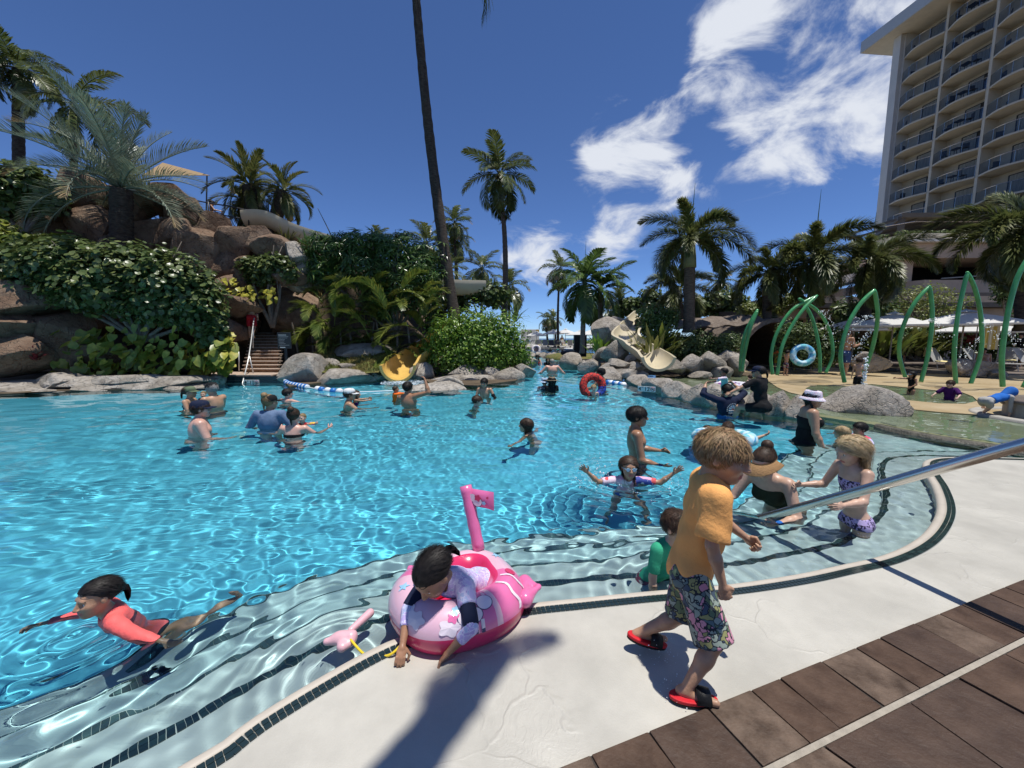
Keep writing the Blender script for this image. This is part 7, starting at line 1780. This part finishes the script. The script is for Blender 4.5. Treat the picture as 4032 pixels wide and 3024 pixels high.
# flag pole
fp0 = ringp(.25, .22); pole_t = fp0 + Vector((-.10, .03, .42)); mb = MB(); pts = [fp0.lerp(pole_t, i / 10) for i in range(11)]; mb.tube(pts, [.041 * (1 + .05 * math.sin(i * 2.2)) for i in range(11)], 14); mb.build('flag_pole', pk[1], ring, smooth=True)
b = MB(); V = []; F = []; nx, ny = 10, 8; fz = Vector((.19, -.02, -.016))
for sd in (0, 1):
    for i in range(nx):
        for j in range(ny):
            x, y = i / (nx - 1), j / (ny - 1); bul = .026 * (math.sin(PI * x) * math.sin(PI * y)) ** .5 * (1 if sd else -1); p = pole_t + Vector((.02, 0, -.015)) + fz * x + Vector((0, 0, -.125 * (1 - .06 * math.sin(PI * x)))) * y + Vector((0, bul, 0)); V.append(p)
for sd in (0, 1):
    for i in range(nx - 1):
        for j in range(ny - 1): a = sd * nx * ny + i * ny + j; f_ = [a, a + 1, a + ny + 1, a + ny]; F.append(f_ if sd else f_[::-1])
b.add(V, F); flag = b.build('flag', pk[1], ring, smooth=True)
def fdecal(shape, x, y, s, m, off, name):
    b = MB(); P = [pole_t + Vector((.02, 0, -.015)) + fz * (x + px_ * s) + Vector((0, 0, -.125 * (y - py_ * s * 1.4))) + Vector((0, -.026 - off, 0)) for px_, py_ in shape]; b.add(P, [list(range(len(P)))]); b.build(name, m, flag)
fdecal(disc, .40, .60, .20, pk[5], .001, 'unicorn_outline'); fdecal(disc, .40, .60, .18, pk[3], .002, 'unicorn_body'); fdecal(disc, .22, .42, .15, pk[3], .003, 'unicorn_head'); fdecal(blob, .42, .40, .12, pk[2], .004, 'unicorn_mane'); fdecal(blob, .66, .62, .07, pk[4], .004, 'unicorn_tail'); fdecal(star, .80, .30, .07, pk[2], .003, 'flower_print')
# girl leaning out of it
gh = dp(1660, 2228, 1.80)
girl = person('girl in lilac mermaid top and vest leaning over the pink float', gh, yaw=152, H=1.16, kid=.95, hs=1.1, skin_='bronze', hair='pony', hcol='black', lean=58, hy=-8, hp=44, res=.0072, group='children by the rim',
              handsW={'R': gp(1585, 2540, .07), 'L': gp(1765, 2570, .05)}, elbow=(.7, -.1, .3), legs={'B': ((.1, .25, -1), (.05, -.9, -.4))}, hand='relax', palm={'L': (0, -.3, 1), 'R': (0, -.3, 1)},
              wear=[('shirt', MERM, dict(sleeve=.45, hem=-.05, e=.022)), ('shirt', NAVY, dict(sleeve=.95, hem=.7, name='undershirt')), ('sleeve', MERM, dict(arm='L', end=.5)), ('sleeve', MERM, dict(arm='R', end=.5))])
# water squirter with yellow hose
M_sq = mat('squirter_pink', (.72, .42, .46), .35, .5, coat=.3); M_hose = mat('yellow_hose', (.80, .58, .03), .35)
sq0 = gp(1345, 2515, -.03); sq = empty('water_squirter', sq0); tag(sq, 'pale pink toy water squirter floating by the girl\'s hand', 'toy')
v, q = sdf([cap((-.07, -.02, 0), (.05, 0, .01), .018, .034, .02), ell((0, .0, .01), (.05, .032, .03), k=.02), cap((.02, .02, .0), (.02, -.05, 0), .02, .022, .02), cap((.06, -.03, 0), (.03, -.06, 0), .018, .02, .02)], .006); link('body', mesh_np('body', v, q, M_sq), sq)
v, q = sdf([cap((.03, .05, .01), (.09, .17, .02), .018, .024, .01)], .006); link('tank', mesh_np('tank', v, q, M_sq), sq)
mb = MB(); mb.tube([(.05 + .022 * math.cos(t), .01 + .022 * math.sin(t), .02) for t in [i * PI / 8 for i in range(17)]], .005, 6); mb.build('trigger_guard', M_sq, sq)
mb = MB(); hp_ = [sq0 + Vector((.06, -.03, .02)), gp(1440, 2580, -.03), gp(1510, 2585, .0), gp(1560, 2560, .03), dp(1620, 2480, 1.86), dp(1660, 2420, 1.90), dp(1710, 2415, 1.93)]; mb.tube(catmull(hp_, 8), .0065, 8); tag(mb.build('hose', M_hose, smooth=True), 'thin yellow hose running from the squirter to the pink float', 'hose')

# ---- the swimming girl in coral at the left
ch_ = dp(372, 2230, 2.06) + Vector((0, 0, -.085))
person('girl in coral rash guard swimming at the left edge', ch_, yaw=140, H=1.14, kid=.8, hs=1.0, skin_='tan', hair='pony', hcol='black', lean=20, hy=20, hp=0, res=.009, group='swimmers in the pool',
       arms={'R': ((.8, .8, -.36), (.55, 1, -.20)), 'L': ((1, -.45, -.22), (.9, -.6, -.25))}, legs={'L': ((-.1, -1, -.25), (-.05, -1, .45)), 'R': ((.1, -.3, -1), (0, -.6, -.8))}, wear=[('shirt', CORAL, dict(sleeve=1.8, hem=-.02, e=.012)), ('trunks', BK, dict(len=.12, loose=0))])

# ---- swimmers on the left
AD = ((.9, .3, -.5), (.3, .8, -.4)); BK2 = ((.25, .05, -1), (.1, .5, -.8))
swim('sunburnt bearded man in navy cap standing alone at the left', 785, 1578, 1708, yaw=-50, H=1.80, fat=.30, skin_='pink', hair='short', hcol='brown', hat=('cap', NAVY), arms={'R': ((.35, .3, -1), (.2, 1, -.45)), 'L': BK2}, hy=-12)
swim('woman in green cap with ponytail facing the baby', 745, 1522, 1606, yaw=-80, H=1.66, fem=1, skin_='tan', hair='pony', hcol='brown', hat=('cap', GREEN), wear=[('suit', NAVY, dict(top=.72))], arms={'B': ((.3, .4, -.9), (0, 1, -.1))})
swim('man in black cap with bare back facing the woman in green cap', 828, 1508, 1612, yaw=75, H=1.78, fat=.1, skin_='tan', hair='short', hcol='grey', hat=('cap', BK), arms={'B': ((.3, .5, -.8), (0, 1, -.1))}, wear=[('trunks', NAVY)], hp=15)
swim('baby held between the green capped woman and black capped man', 800, 1540, 1596, yaw=200, H=.80, kid=1, skin_='light', hair='buzz', hcol='dblond', wear=[('shirt', NAVY, {})])
swim('person in slate blue shirt and black cap seen from behind', 1060, 1556, 1680, yaw=4, H=1.72, fat=.22, fem=.4, skin_='tan', hair='bun', hcol='dblond', hat=('cap', BK), wear=[('shirt', SLATE, dict(sleeve=1.3, hem=-.1))], arms={'B': ((.55, .1, -.8), (.1, .6, -.8))}, hy=-25)
swim('woman with high dark bun seen from behind holding a toddler', 1155, 1610, 1706, yaw=5, H=1.64, fem=1, fat=.08, skin_='pink', hair='bun', hcol='brown', wear=[('bikini', BK)], arms={'B': ((.55, .45, -.6), (.25, 1, .35))}, hand='open')
swim('smiling toddler in bright arm floats facing the woman with the bun', 1190, 1628, 1672, yaw=178, H=.86, kid=1, skin_='light', hair='buzz', hcol='dblond', wear=[('shirt', REDF, dict(sleeve=0)), ('floaties', pattern('floaty', (.80, .50, .05), [(.85, .08, .25), (.80, .60, .10)], 16))], arms={'B': ((1, .2, .1), (.5, .5, .2))})
swim('pale dark haired boy wading away beside the float rope', 1130, 1530, 1580, yaw=-20, H=1.45, kid=.3, skin_='pink', hair='short', hcol='black', arms={'B': ((1, .3, -.25), (.5, .8, -.3))}, hy=-35)
swim('man in white cap holding a small girl by the rope', 1375, 1530, 1602, yaw=-62, H=1.76, skin_='tan', hair='short', hcol='brown', hat=('cap', WH), arms={'B': ((.3, .7, -.6), (-.1, 1, .15))}, hy=-10)
swim('small dark haired girl in the arms of the white capped man', 1402, 1537, 1592, yaw=-70, H=.95, kid=1, skin_='tan', hair='long', hcol='brown', wear=[('suit', PURP, {})], arms={'B': ((.3, .9, -.1), (0, 1, .1))})
swim('bare backed man with raised arm carrying a toddler by the turtle rock', 1604, 1503, 1598, yaw=-18, H=1.76, fat=.12, skin_='bronze', hair='short', hcol='black', side=-8, arms={'R': ((.9, .1, .25), (-.35, .15, .9)), 'L': ((.6, .3, -.8), (0, 1, .1))})
swim('toddler in orange shirt clinging to the bare backed man', 1556, 1520, 1578, yaw=-60, H=.86, kid=1, skin_='bronze', hair='buzz', hcol='brown', wear=[('shirt', ORG, dict(sleeve=1.4))], arms={'R': ((.2, .9, .1), (.1, 1, .0)), 'L': ((.2, .9, 0), (.1, 1, 0))})
swim('slim boy with black arm sleeve standing by the island rocks', 1906, 1489, 1562, yaw=165, H=1.50, kid=.35, skin_='tan', hair='short', hcol='black', wear=[('sleeve', BK, dict(arm='L'))], arms={'L': ((.5, .1, -.9), (.1, .3, -1)), 'R': ((.3, .2, -1), (-.6, .7, -.2))}, hp=8)
swim('boy with wet hair low in the water beside the slim boy', 1880, 1558, 1600, yaw=-80, H=1.35, kid=.5, skin_='light', hair='short', hcol='brown', hp=8)
swim('girl with long wet hair gliding in mid pool', 2072, 1647, 1706, yaw=70, H=1.35, kid=.5, skin_='tan', hair='wet', hcol='brown', lean=15, arms={'L': ((1, .2, -.7), (.9, .2, -.1)), 'R': ((1, -.1, -.7), (1, .2, -.1))})
# ---- the channel and the far pool
swim('balding sunburnt man seen from behind in the channel', 2174, 1413, 1472, yaw=2, H=1.85, fat=.34, skin_='pink', hair='buzz', hcol='grey', arms={'B': ((.75, .05, -.75), (.5, .6, -.5))})
swim('woman in straw hat with black band in the channel', 2172, 1483, 1536, yaw=30, H=1.65, fem=1, skin_='tan', hair='long', hcol='black', hat=('fedora', STRAW), wear=[('shirt', BK, {})])
swim('person in blue floral bucket hat beside the straw hat', 2145, 1487, 1534, yaw=10, H=1.55, kid=.2, skin_='tan', hair='short', hcol='brown', hat=('bucket', BF), wear=[('shirt', DKP, {})])
swim('woman in red swimsuit and dark cap near the far stone wall', 2116, 1398, 1434, yaw=170, H=1.66, fem=1, skin_='light', hair='long', hcol='brown', hat=('cap', BK), wear=[('suit', fab('red_suit', (.65, .05, .06)), {})], arms={'B': ((.3, .4, -.9), (.1, .8, -.5))})
swim('person in black top low in the water behind the balding man', 2157, 1411, 1434, yaw=185, H=1.6, skin_='tan', hair='long', hcol='black', wear=[('shirt', BK, {})])
for (x, yt, D, lb_, kw) in [(2112, 1362, 44, 'far swimmer with a white ring in the upper pool', dict(yaw=20, skin_='pink')), (2167, 1368, 41, 'far swimmer with olive hat in the upper pool', dict(yaw=200, skin_='tan', hat=('bucket', GREEN), wear=[('shirt', OLIVE, {})])), (2196, 1374, 41, 'far child in teal cap in the upper pool', dict(yaw=160, skin_='tan', hat=('cap', TEAL))),
                           (2214, 1376, 40, 'far dark haired swimmer in the upper pool', dict(yaw=120, skin_='bronze', hcol='black')), (2246, 1363, 44, 'far swimmer hugging a white float in the upper pool', dict(yaw=190, skin_='pink'))]:
    person(lb_, dp(x, yt, D), H=1.6, group='swimmers in the far pool', res=.02, **kw)
swim('man in black cap standing behind the red ring', 2367, 1450, 1534, yaw=62, H=1.78, skin_='bronze', hair='short', hcol='black', hat=('cap', BK), arms={'R': ((.5, .1, -.9), (.3, .4, -.8)), 'L': ((.2, .6, -.7), (0, 1, -.2))}, wear=[('trunks', BK)])
# ---- right half of the pool
swim('man in sunglasses with curly dark hair standing in the middle', 2508, 1600, 1795, yaw=-100, H=1.74, skin_='bronze', hair='messy', hcol='black', lean=-3, arms={'R': ((.22, .15, -1), (.05, 1, -.28)), 'L': ((.22, .35, -.95), (.05, 1, -.12))}, shades='sun', hy=-8, hand='relax', wear=[('wristband', fab('band', (.02, .05, .25)), dict(arm='R')), ('trunks', NAVY)])
swim('child in blue goggles and tie dye shirt throwing both arms wide', 2477, 1798, 1905, yaw=178, H=1.22, kid=.8, skin_='tan', hair='wet', hcol='brown', lean=12, hand='open', shades='goggles', arms={'L': ((1, .35, .02), (.75, .25, .75)), 'R': ((1, .35, .02), (.75, .25, .75))}, palm={'L': (0, -1, .1), 'R': (0, -1, .1)}, wear=[('shirt', TIED, dict(sleeve=.8))], legs={'B': ((.4, .6, -.8), (.1, -.5, -1))}, res=.009)
swim('woman in tan sun visor and olive swimsuit bending behind the boy', 3000, 1775, 1995, yaw=118, H=1.64, fem=1, fat=.1, skin_='light', hair='bun', hcol='brown', lean=34, hp=22, hat=('visor', TAN_), wear=[('suit', OLIVE, dict(top=.86)), ('wristband', BLUE, dict(arm='L'))], arms={'L': ((.35, .1, -.9), (-.15, 1, -.05)), 'R': ((.3, .4, -.9), (0, 1, -.2))})
swim('child in green shirt and dark print trunks behind the boy\'s legs', 2668, 2010, 2290, yaw=-150, H=1.10, kid=.95, skin_='light', hair='short', hcol='brown', lean=20, wear=[('shirt', fab('mint', (.04, .36, .20)), dict(sleeve=.8)), ('trunks', DKP, dict(len=.8))], legs={'L': ((.3, .9, -.5), (.2, -.5, -1)), 'R': ((.4, -.6, -.7), (.3, -.9, -.2))})
swim('woman in pastel bucket hat and black swimsuit standing by the boulder', 3205, 1537, 1742, yaw=-112, H=1.62, fem=1, fat=.32, skin_='tan', hair='braids', hcol='black', hat=('bucket', PASTEL), wear=[('suit', BK, dict(top=.80)), ('trunks', BK, dict(len=.18, loose=0, waist=.5))], hy=-25, hp=4, arms={'B': ((.22, .10, -1), (.05, .45, -1))})
swim('blonde girl in purple leopard bikini wading by the steel rail', 3335, 1722, 2062, yaw=88, H=1.30, kid=.6, skin_='light', hair='long', hcol='blond', lean=8, hp=24, wear=[('bikini', LEOP)], arms={'L': ((.35, .35, -.75), (.25, 1, -.05)), 'R': ((.25, .3, -.85), (.0, 1, -.05))}, res=.0085, hand='relax')
swim('blonde child with goggle strap facing away near the hatted woman', 3318, 1678, 1728, yaw=30, H=1.1, kid=.8, skin_='light', hair='wet', hcol='blond', hat=('strap', TEAL))
swim('girl with dark fringe in pink top and lilac arm floats', 3390, 1663, 1726, yaw=85, H=1.05, kid=.9, skin_='tan', hair='short', hcol='black', lean=15, wear=[('shirt', fab('hot_pink', (.75, .08, .16)), dict(sleeve=.8)), ('floaties', MERM)], arms={'B': ((.8, .3, -.3), (.5, .7, -.1))})
swim('boy with white goggle strap riding the blue ring', 2868, 1662, 1722, yaw=-30, H=1.25, kid=.6, skin_='tan', hair='short', hcol='brown', hat=('strap', WH), arms={'R': ((.9, .3, .1), (.7, .3, .35)), 'L': ((.6, .5, -.2), (.5, .6, 0))}, wear=[('shirt', WH, dict(sleeve=.6))])
swim('child leaning on the far side of the blue ring', 2788, 1676, 1708, yaw=160, H=1.2, kid=.7, skin_='light', hair='short', hcol='black')
nav = swim('man in navy print shirt lifting a child at the stone wall', 2866, 1512, 1620, yaw=6, H=1.76, fat=.1, skin_='tan', hair='short', hcol='black', wear=[('shirt', NAVY, dict(sleeve=1.6, hem=-.15)), ('trunks', BLUE)], arms={'B': ((.75, .35, .35), (-.45, .5, .55))}, hp=-5)
# emblem on his back: sun rays over waves inside a ring of lettering
def disc_part(name, c, r0, r1, a0, a1, m, off, parent, n=24):
    mb = MB(); P = []
    for i in range(n + 1): q = a0 + (a1 - a0) * i / n; P += [(c[0] + r0 * math.cos(q), c[1] - off, c[2] + r0 * math.sin(q)), (c[0] + r1 * math.cos(q), c[1] - off, c[2] + r1 * math.sin(q))]
    mb.add(P, [[2 * i, 2 * i + 2, 2 * i + 3, 2 * i + 1] for i in range(n)]); return mb.build(name, m, parent)
_e = (0, -.158, .44); _pw = mat('print_white', (.70, .72, .74), .8); _pb = mat('print_blue', (.18, .42, .62), .8); _pr = mat('print_red', (.60, .12, .08), .8)
for k in range(10): disc_part('sun_ray', _e, .030, .098, PI * k / 10 + .03, PI * (k + 1) / 10 - .03, _pb if k % 2 else _pw, .004, nav, 3)
disc_part('sun', _e, .0, .024, 0, PI, _pr, .005, nav, 10)
for k in range(3): mb = MB(); mb.tube([(_e[0] - .095 + .0136 * i, _e[1] - .006, _e[2] - .02 - .027 * k + .006 * math.sin(i * 1.4)) for i in range(15)], .005, 4); mb.build('wave', (_pw, _pb, _pw)[k], nav)
for k in range(14): q = -.35 + (PI + .7) * (k + .5) / 14; disc_part('letter', _e, .118, .142, q - .07, q + .07, _pw, .006, nav, 2)
# ---- rings
def swim_ring(label, c, Rr, r, mats_, tilt=(0, 0, 0), bands=8, name='swim_ring'):
    o = empty(name, c); o.rotation_euler = Euler(tilt); tag(o, label, 'pool float', 'swim rings'); nu, nv = 48, 14; mb = MB(); mb.v = [tuple(((Rr + r * math.cos(b)) * math.cos(a), (Rr + r * math.cos(b)) * math.sin(a), r * math.sin(b))) for a in [2 * PI * i / nu for i in range(nu)] for b in [2 * PI * j / nv for j in range(nv)]]
    for i in range(nu):
        for j in range(nv): mb.f.append([i * nv + j, ((i + 1) % nu) * nv + j, ((i + 1) % nu) * nv + (j + 1) % nv, i * nv + (j + 1) % nv]); mb.m.append(int(i / nu * bands) % len(mats_))
    mb.build('tube', mats_, o, smooth=True); mb = MB(); mb.lathe([(.012, 0), (.012, .02)], 8, (Rr, 0, r - .005)); mb.build('valve', mats_[0], o); return o
WEB = pattern('webbed_red', (.55, .03, .02), [(.55, .03, .02), (.50, .025, .02)], 9, (.02, .01, .01)); WEBB = pattern('webbed_blue', (.02, .05, .35), [(.02, .06, .38)], 9, (.01, .01, .02))
D = gp(2335, 1553, WZ).y; swim_ring('red and blue ring with black web lines held up in the water', dp(2334, 1522, D), .29, .115, [WEB, WEB, WEB, WEBB], (R(78), 0, R(10)), 4)
swim('small child peeking through the red ring', 2338, 1514, 1556, yaw=170, H=1.0, kid=1, skin_='light', hair='short', hcol='blond')
CLEAR = pattern('blue_leaf_ring', (.35, .60, .72), [(.10, .35, .60), (.55, .72, .78), (.15, .48, .55)], 9)
c = gp(2862, 1738, WZ); swim_ring('pale blue printed ring carrying two children', c + Vector((0, .1, .03)), .36, .115, [CLEAR], (R(-4), 0, 0))
RW = pattern('white_purple_ring', (.70, .68, .70), [(.62, .60, .66), (.25, .05, .28), (.72, .70, .72)], 12)
c = gp(2895, 1528, .04); swim_ring('white and purple ring on the splash water behind the wall', Vector((c.x, c.y + .2, .10)), .40, .10, [RW])
stand('small child inside the white and purple ring', 2955, 1475, 2955, 1530, z=.0, skin_='light', kid=1, H=.85, hair='short', hcol='brown', legs=dict(stride=0), wear=[('trunks', BK)])
# ---- splash zone
gl = gp(2850, 1560, .1)
person('small girl in pigtails and teal vest held up by the man in navy', dp(2852, 1448, gp(2866, 1620, WZ).y + .1), yaw=70, H=.98, kid=1, skin_='brown', hair='pigtail', hcol='black', wear=[('shirt', PASTEL, dict(sleeve=1.2)), ('vest', fab('aqua', (.25, .58, .52)), {})], arms={'L': ((.5, .9, -.1), (.2, 1, 0)), 'R': ((.4, .6, -.5), (.2, 1, -.3))}, group='people on land', legs={'B': ((.1, .3, -1), (0, -.1, -1))})
wy = gp(3015, 1600, .2).y + .25
person('woman in black shirt and navy cap sitting on the stone wall', dp(2988, 1442, wy), yaw=28, H=1.62, fem=1, fat=.15, skin_='tan', hair='pony', hcol='black', lean=10, hat=('cap', NAVY), shades='sun', hy=35, wear=[('shirt', BK, dict(sleeve=.85)), ('trunks', BK, dict(len=.6))], legs={'B': ((.2, 1, -.1), (.1, .2, -1))}, arms={'L': ((.8, .55, -.5), (.9, .5, -.5)), 'R': ((.25, .1, -1), (0, .2, -1))}, water=False, group='people on land')
stand('girl in black goggles and dark swimsuit pointing in the splash pool', 3592, 1462, 3585, 1556, z=-.30, D=gp(3585, 1556, 0).y, yaw=95, kid=.8, skin_='bronze', hair='long', hcol='black', shades='goggles', wear=[('suit', BK, dict(top=.9))], arms={'L': ((.3, .1, -1), (-.4, .7, -.5)), 'R': ((.5, 1, .0), (.2, 1, .05))})
stand('toddler girl in purple ruffled top sitting in the splash pool', 3745, 1497, 3742, 1580, z=-.02, yaw=110, H=1.05, kid=1, skin_='light', hair='messy', hcol='brown', wear=[('shirt', PURP, dict(sleeve=.9, e=.035)), ('floaties', PURP)], arms={'B': ((.6, .4, -.6), (.1, 1, -.5))}, feetW={'L': gp(3715, 1578, 0), 'R': gp(3760, 1582, 0)})
stand('bare chested small boy in black trunks at the splash jet', 3384, 1408, 3382, 1550, z=.03, yaw=-20, kid=.95, skin_='tan', hair='messy', hcol='brown', wear=[('trunks', BK, dict(len=.75))], hp=10)
stand('boy in blue rash vest and hood leaning on the round platform', 3995, 1532, 3880, 1625, z=.03, D=7.6, yaw=-88, H=1.12, kid=.9, skin_='light', hair='short', hcol='brown', lean=76, hp=48, hat=('hood', BLUE), wear=[('shirt', GREY, dict(sleeve=1.8)), ('vest', BLUE, {}), ('trunks', GREY, dict(len=.75))], handsW={'L': dp(3990, 1630, 7.9), 'R': dp(3975, 1635, 7.5)}, feetW={'L': gp(3875, 1618, .05), 'R': gp(3868, 1628, .05)})
stand('bare chested man in blue trunks reading his phone', 3348, 1302, 3335, 1476, z=.05, yaw=-85, skin_='tan', fat=.1, hair='messy', hcol='brown', hp=22, wear=[('trunks', DENIM, dict(len=.85))], arms={'B': ((.15, .2, -1), (-.2, 1, .25))})
stand('child in bright orange rash guard and yellow trunks', 3062, 1366, 3058, 1452, z=.06, yaw=-10, kid=.8, skin_='tan', hair='short', hcol='brown', wear=[('shirt', ORG, dict(sleeve=1.7)), ('trunks', fab('yellow_trunks', (.65, .40, .04)), {})], arms={'B': ((.4, .2, -.9), (.3, .5, -.6))})
stand('bare backed boy in grey print trunks holding the blue ring', 3102, 1378, 3098, 1478, z=.05, yaw=-75, kid=.8, skin_='tan', hair='short', hcol='black', wear=[('trunks', DKP, {})], arms={'B': ((.3, .6, -.8), (.1, 1, .2))})
swim_ring('large translucent blue leaf printed ring held upright by a boy', dp(3160, 1398, 13.6), .29, .10, [CLEAR], (R(82), 0, R(-14)))
stand('woman in black hat and purple top walking toward the tunnel', 2993, 1340, 2992, 1430, z=.1, yaw=20, fem=1, skin_='light', hair='long', hcol='brown', hat=('fedora', BK), wear=[('shirt', PURP, dict(sleeve=1.6)), ('trunks', fab('pink_bottom', (.6, .35, .35)), dict(len=.2))], legs=dict(stride=1))
stand('person in grey hood and cap standing before the loungers', 3563, 1322, 3560, 1432, z=.1, yaw=-60, fem=.6, skin_='tan', hair='short', hcol='brown', hat=('hood', GREY), wear=[('shirt', GREY, dict(sleeve=1.5, hem=-.3))], arms={'B': ((.2, .3, -1), (-.2, .7, .6))})
stand('person in dark clothes at the far right edge', 4025, 1310, 4020, 1445, z=.1, yaw=100, skin_='tan', hair='messy', hcol='brown', wear=[('shirt', BK, {}), ('trunks', TAN_, {})])
# ---- on the slides, stairs and loungers
person('child starting down the cream water slide', dp(2507, 1258, 19.6), yaw=130, H=1.3, kid=.6, skin_='bronze', hair='long', hcol='black', lean=20, wear=[('suit', PURP, {})], legs={'B': ((.15, 1, .35), (.1, .6, -.8))}, arms={'B': ((.4, .5, -.7), (-.1, 1, -.2))}, water=False, group='people on land')
sx = 988; ps = dp(sx, 1165, 17.0); person('man in red trunks climbing the stairs with a child in his arms', ps, yaw=8, H=1.76, skin_='tan', hair='short', hcol='brown', hat=('cap', WH), lean=8, wear=[('trunks', REDF, dict(len=.85))], arms={'B': ((.3, .6, -.7), (-.3, .9, .3))}, legs={'L': ((.05, .1, -1), (.0, -.1, -1)), 'R': ((.08, -.15, -1), (0, -.65, -.9))}, water=False, group='people on land')
person('child carried up the stairs over a shoulder', dp(1003, 1172, 17.05), yaw=150, H=.95, kid=1, skin_='light', hair='short', hcol='blond', wear=[('trunks', DKP, {})], arms={'B': ((.5, .8, .1), (-.3, .8, .2))}, water=False, group='people on land')
person('boy in blue trunks at the hilltop slide entrance', dp(837, 790, 19.6), yaw=-60, H=1.4, kid=.5, skin_='tan', hair='short', hcol='black', wear=[('trunks', fab('royal_blue', (.01, .03, .55)), {})], arms={'B': ((.3, .5, -.8), (0, 1, -.1))}, water=False, group='people on land', hp=20)
person('sunbather reclining on the dark lounger behind the tall arch', dp(3875, 1370, 17.5), yaw=150, H=1.65, skin_='bronze', hair='short', hcol='black', lean=-32, wear=[('trunks', BK, {})], legs={'B': ((.1, 1, .1), (.1, 1, -.2))}, water=False, group='people on land')
person('sunbather sitting up between the far loungers', dp(2213, 1320, 50), yaw=200, H=1.7, skin_='bronze', hair='short', hcol='brown', lean=5, water=False, group='people on land', res=.02, legs={'B': ((.1, 1, -.1), (0, .3, -1))})
# phone and white ring
mb = MB(); c = dp(3382, 1388, gp(3335, 1476, .05).y); mb.box((0, 0, 0), (.075, .15, .012), (R(35), 0, R(-85))); ph = mb.build('phone', M_black, bevel=.003); ph.location = c; tag(ph, 'dark phone in the hands of the man in blue trunks', 'phone')
swim_ring('white ring around a far swimmer in the upper pool', dp(2111, 1376, 43.8), .4, .14, [WH, PASTEL], (R(70), 0, 0)); swim_ring('white ring hugged by a far swimmer in the upper pool', dp(2238, 1374, 43.8), .38, .13, [WH])

# ================================================================ small wet details
M_drop = bpy.data.materials.new('water_drop'); M_drop.use_nodes = True
_b = M_drop.node_tree.nodes['Principled BSDF']; _b.inputs['Base Color'].default_value = (.85, .92, .95, 1); _b.inputs['Roughness'].default_value = .05; _b.inputs['Specular IOR Level'].default_value = .9
_tv, _tf = ico(1)
def spray(name, label, P, r0, r1, seed=0):
    r = np.random.default_rng(seed); n = len(P); M = np.zeros((n, 4, 4)); s = r.uniform(r0, r1, n) * np.where(r.random(n) < .12, 1.7, 1); M[:, 0, 0] = s; M[:, 1, 1] = s; M[:, 2, 2] = s * r.uniform(.9, 1.6, n); M[:, :3, 3] = P; M[:, 3, 3] = 1
    o = scatter(name, _tv, _tf, M, M_drop, smooth=True); tag(o, label, 'water', kind='stuff'); return o
rd = np.random.default_rng(8)
def burst(c, n, rad, up, seed):
    r = np.random.default_rng(seed); a = r.random(n) * 6.28; q = rad * r.random(n) ** .7; return np.stack([c[0] + q * np.cos(a), c[1] + q * np.sin(a), c[2] + up * r.random(n) ** 2.2], 1)
c1, c2 = gp(2330, 1900, WZ), gp(2640, 1910, WZ)
spray('splash', 'splash of droplets thrown up by the child in goggles', np.concatenate([burst(c1, 170, .26, .34, 1), burst(c2, 70, .2, .14, 2), burst(gp(2480, 1915, WZ), 120, .45, .06, 3)]), .002, .0055, 1)
spray('splash', 'water drops splashing around the boy\'s sandals', np.concatenate([burst((fR.x + .02, fR.y + .02, .003), 60, .12, .03, 4), burst((fL.x + .08, fL.y - .02, .003), 90, .10, .10, 5)]), .0008, .0020, 2)
def jet(px, py, D, vx, vy, h_, n, seed):
    p = dp(px, py, D); t = np.linspace(0, 1, n); r = np.random.default_rng(seed); P = np.stack([p.x + vx * t, p.y + vy * t, p.z + 4 * h_ * t * (1 - t) - .9 * t], 1); return P + r.normal(size=P.shape) * (.02 + .10 * t)[:, None]
spray('water_jet', 'thin fountain jet rising before the small boy in black trunks', np.stack([np.full(160, gp(3376, 1560, .03).x) + rd.normal(size=160) * .025, np.full(160, gp(3376, 1560, .03).y - .15) + rd.normal(size=160) * .025, .03 + 1.05 * rd.random(160)], 1), .008, .02, 3)
spray('water_jet', 'arching drops sprayed between the pointed green arches', np.concatenate([jet(3440, 1250, 12.8, -.9, 0, .35, 90, 1), jet(3440, 1300, 12.8, -.4, .2, .2, 90, 2), jet(3660, 1260, 13.3, .6, 0, .3, 70, 4), jet(3870, 1270, 13.1, .7, 0, .2, 60, 5), jet(3860, 1330, 13.1, -.5, 0, .15, 60, 6), jet(3960, 1300, 11.5, .9, 0, .1, 70, 7), jet(3225, 1230, 13.8, .6, 0, .3, 60, 8)]), .006, .016, 4)
# white water where the yellow slide meets the pool, and below the stairs
fo = gp(1590, 1506, WZ); spray('foam', 'white foam where the yellow slide enters the pool', burst((fo.x, fo.y - .1, WZ - .01), 1500, .8, .05, 9), .004, .013, 5)
# leaning palm behind the viewer: its soft trunk shadow falls over the deck
palm('leaning palm trunk behind the viewer whose shadow falls on the deck', (-1.87, -1.34, 0), (1.37, 1.27, 8.4), .15, .10, 'coco', 4, .16, 99, (85, 60), bark=M_bark)
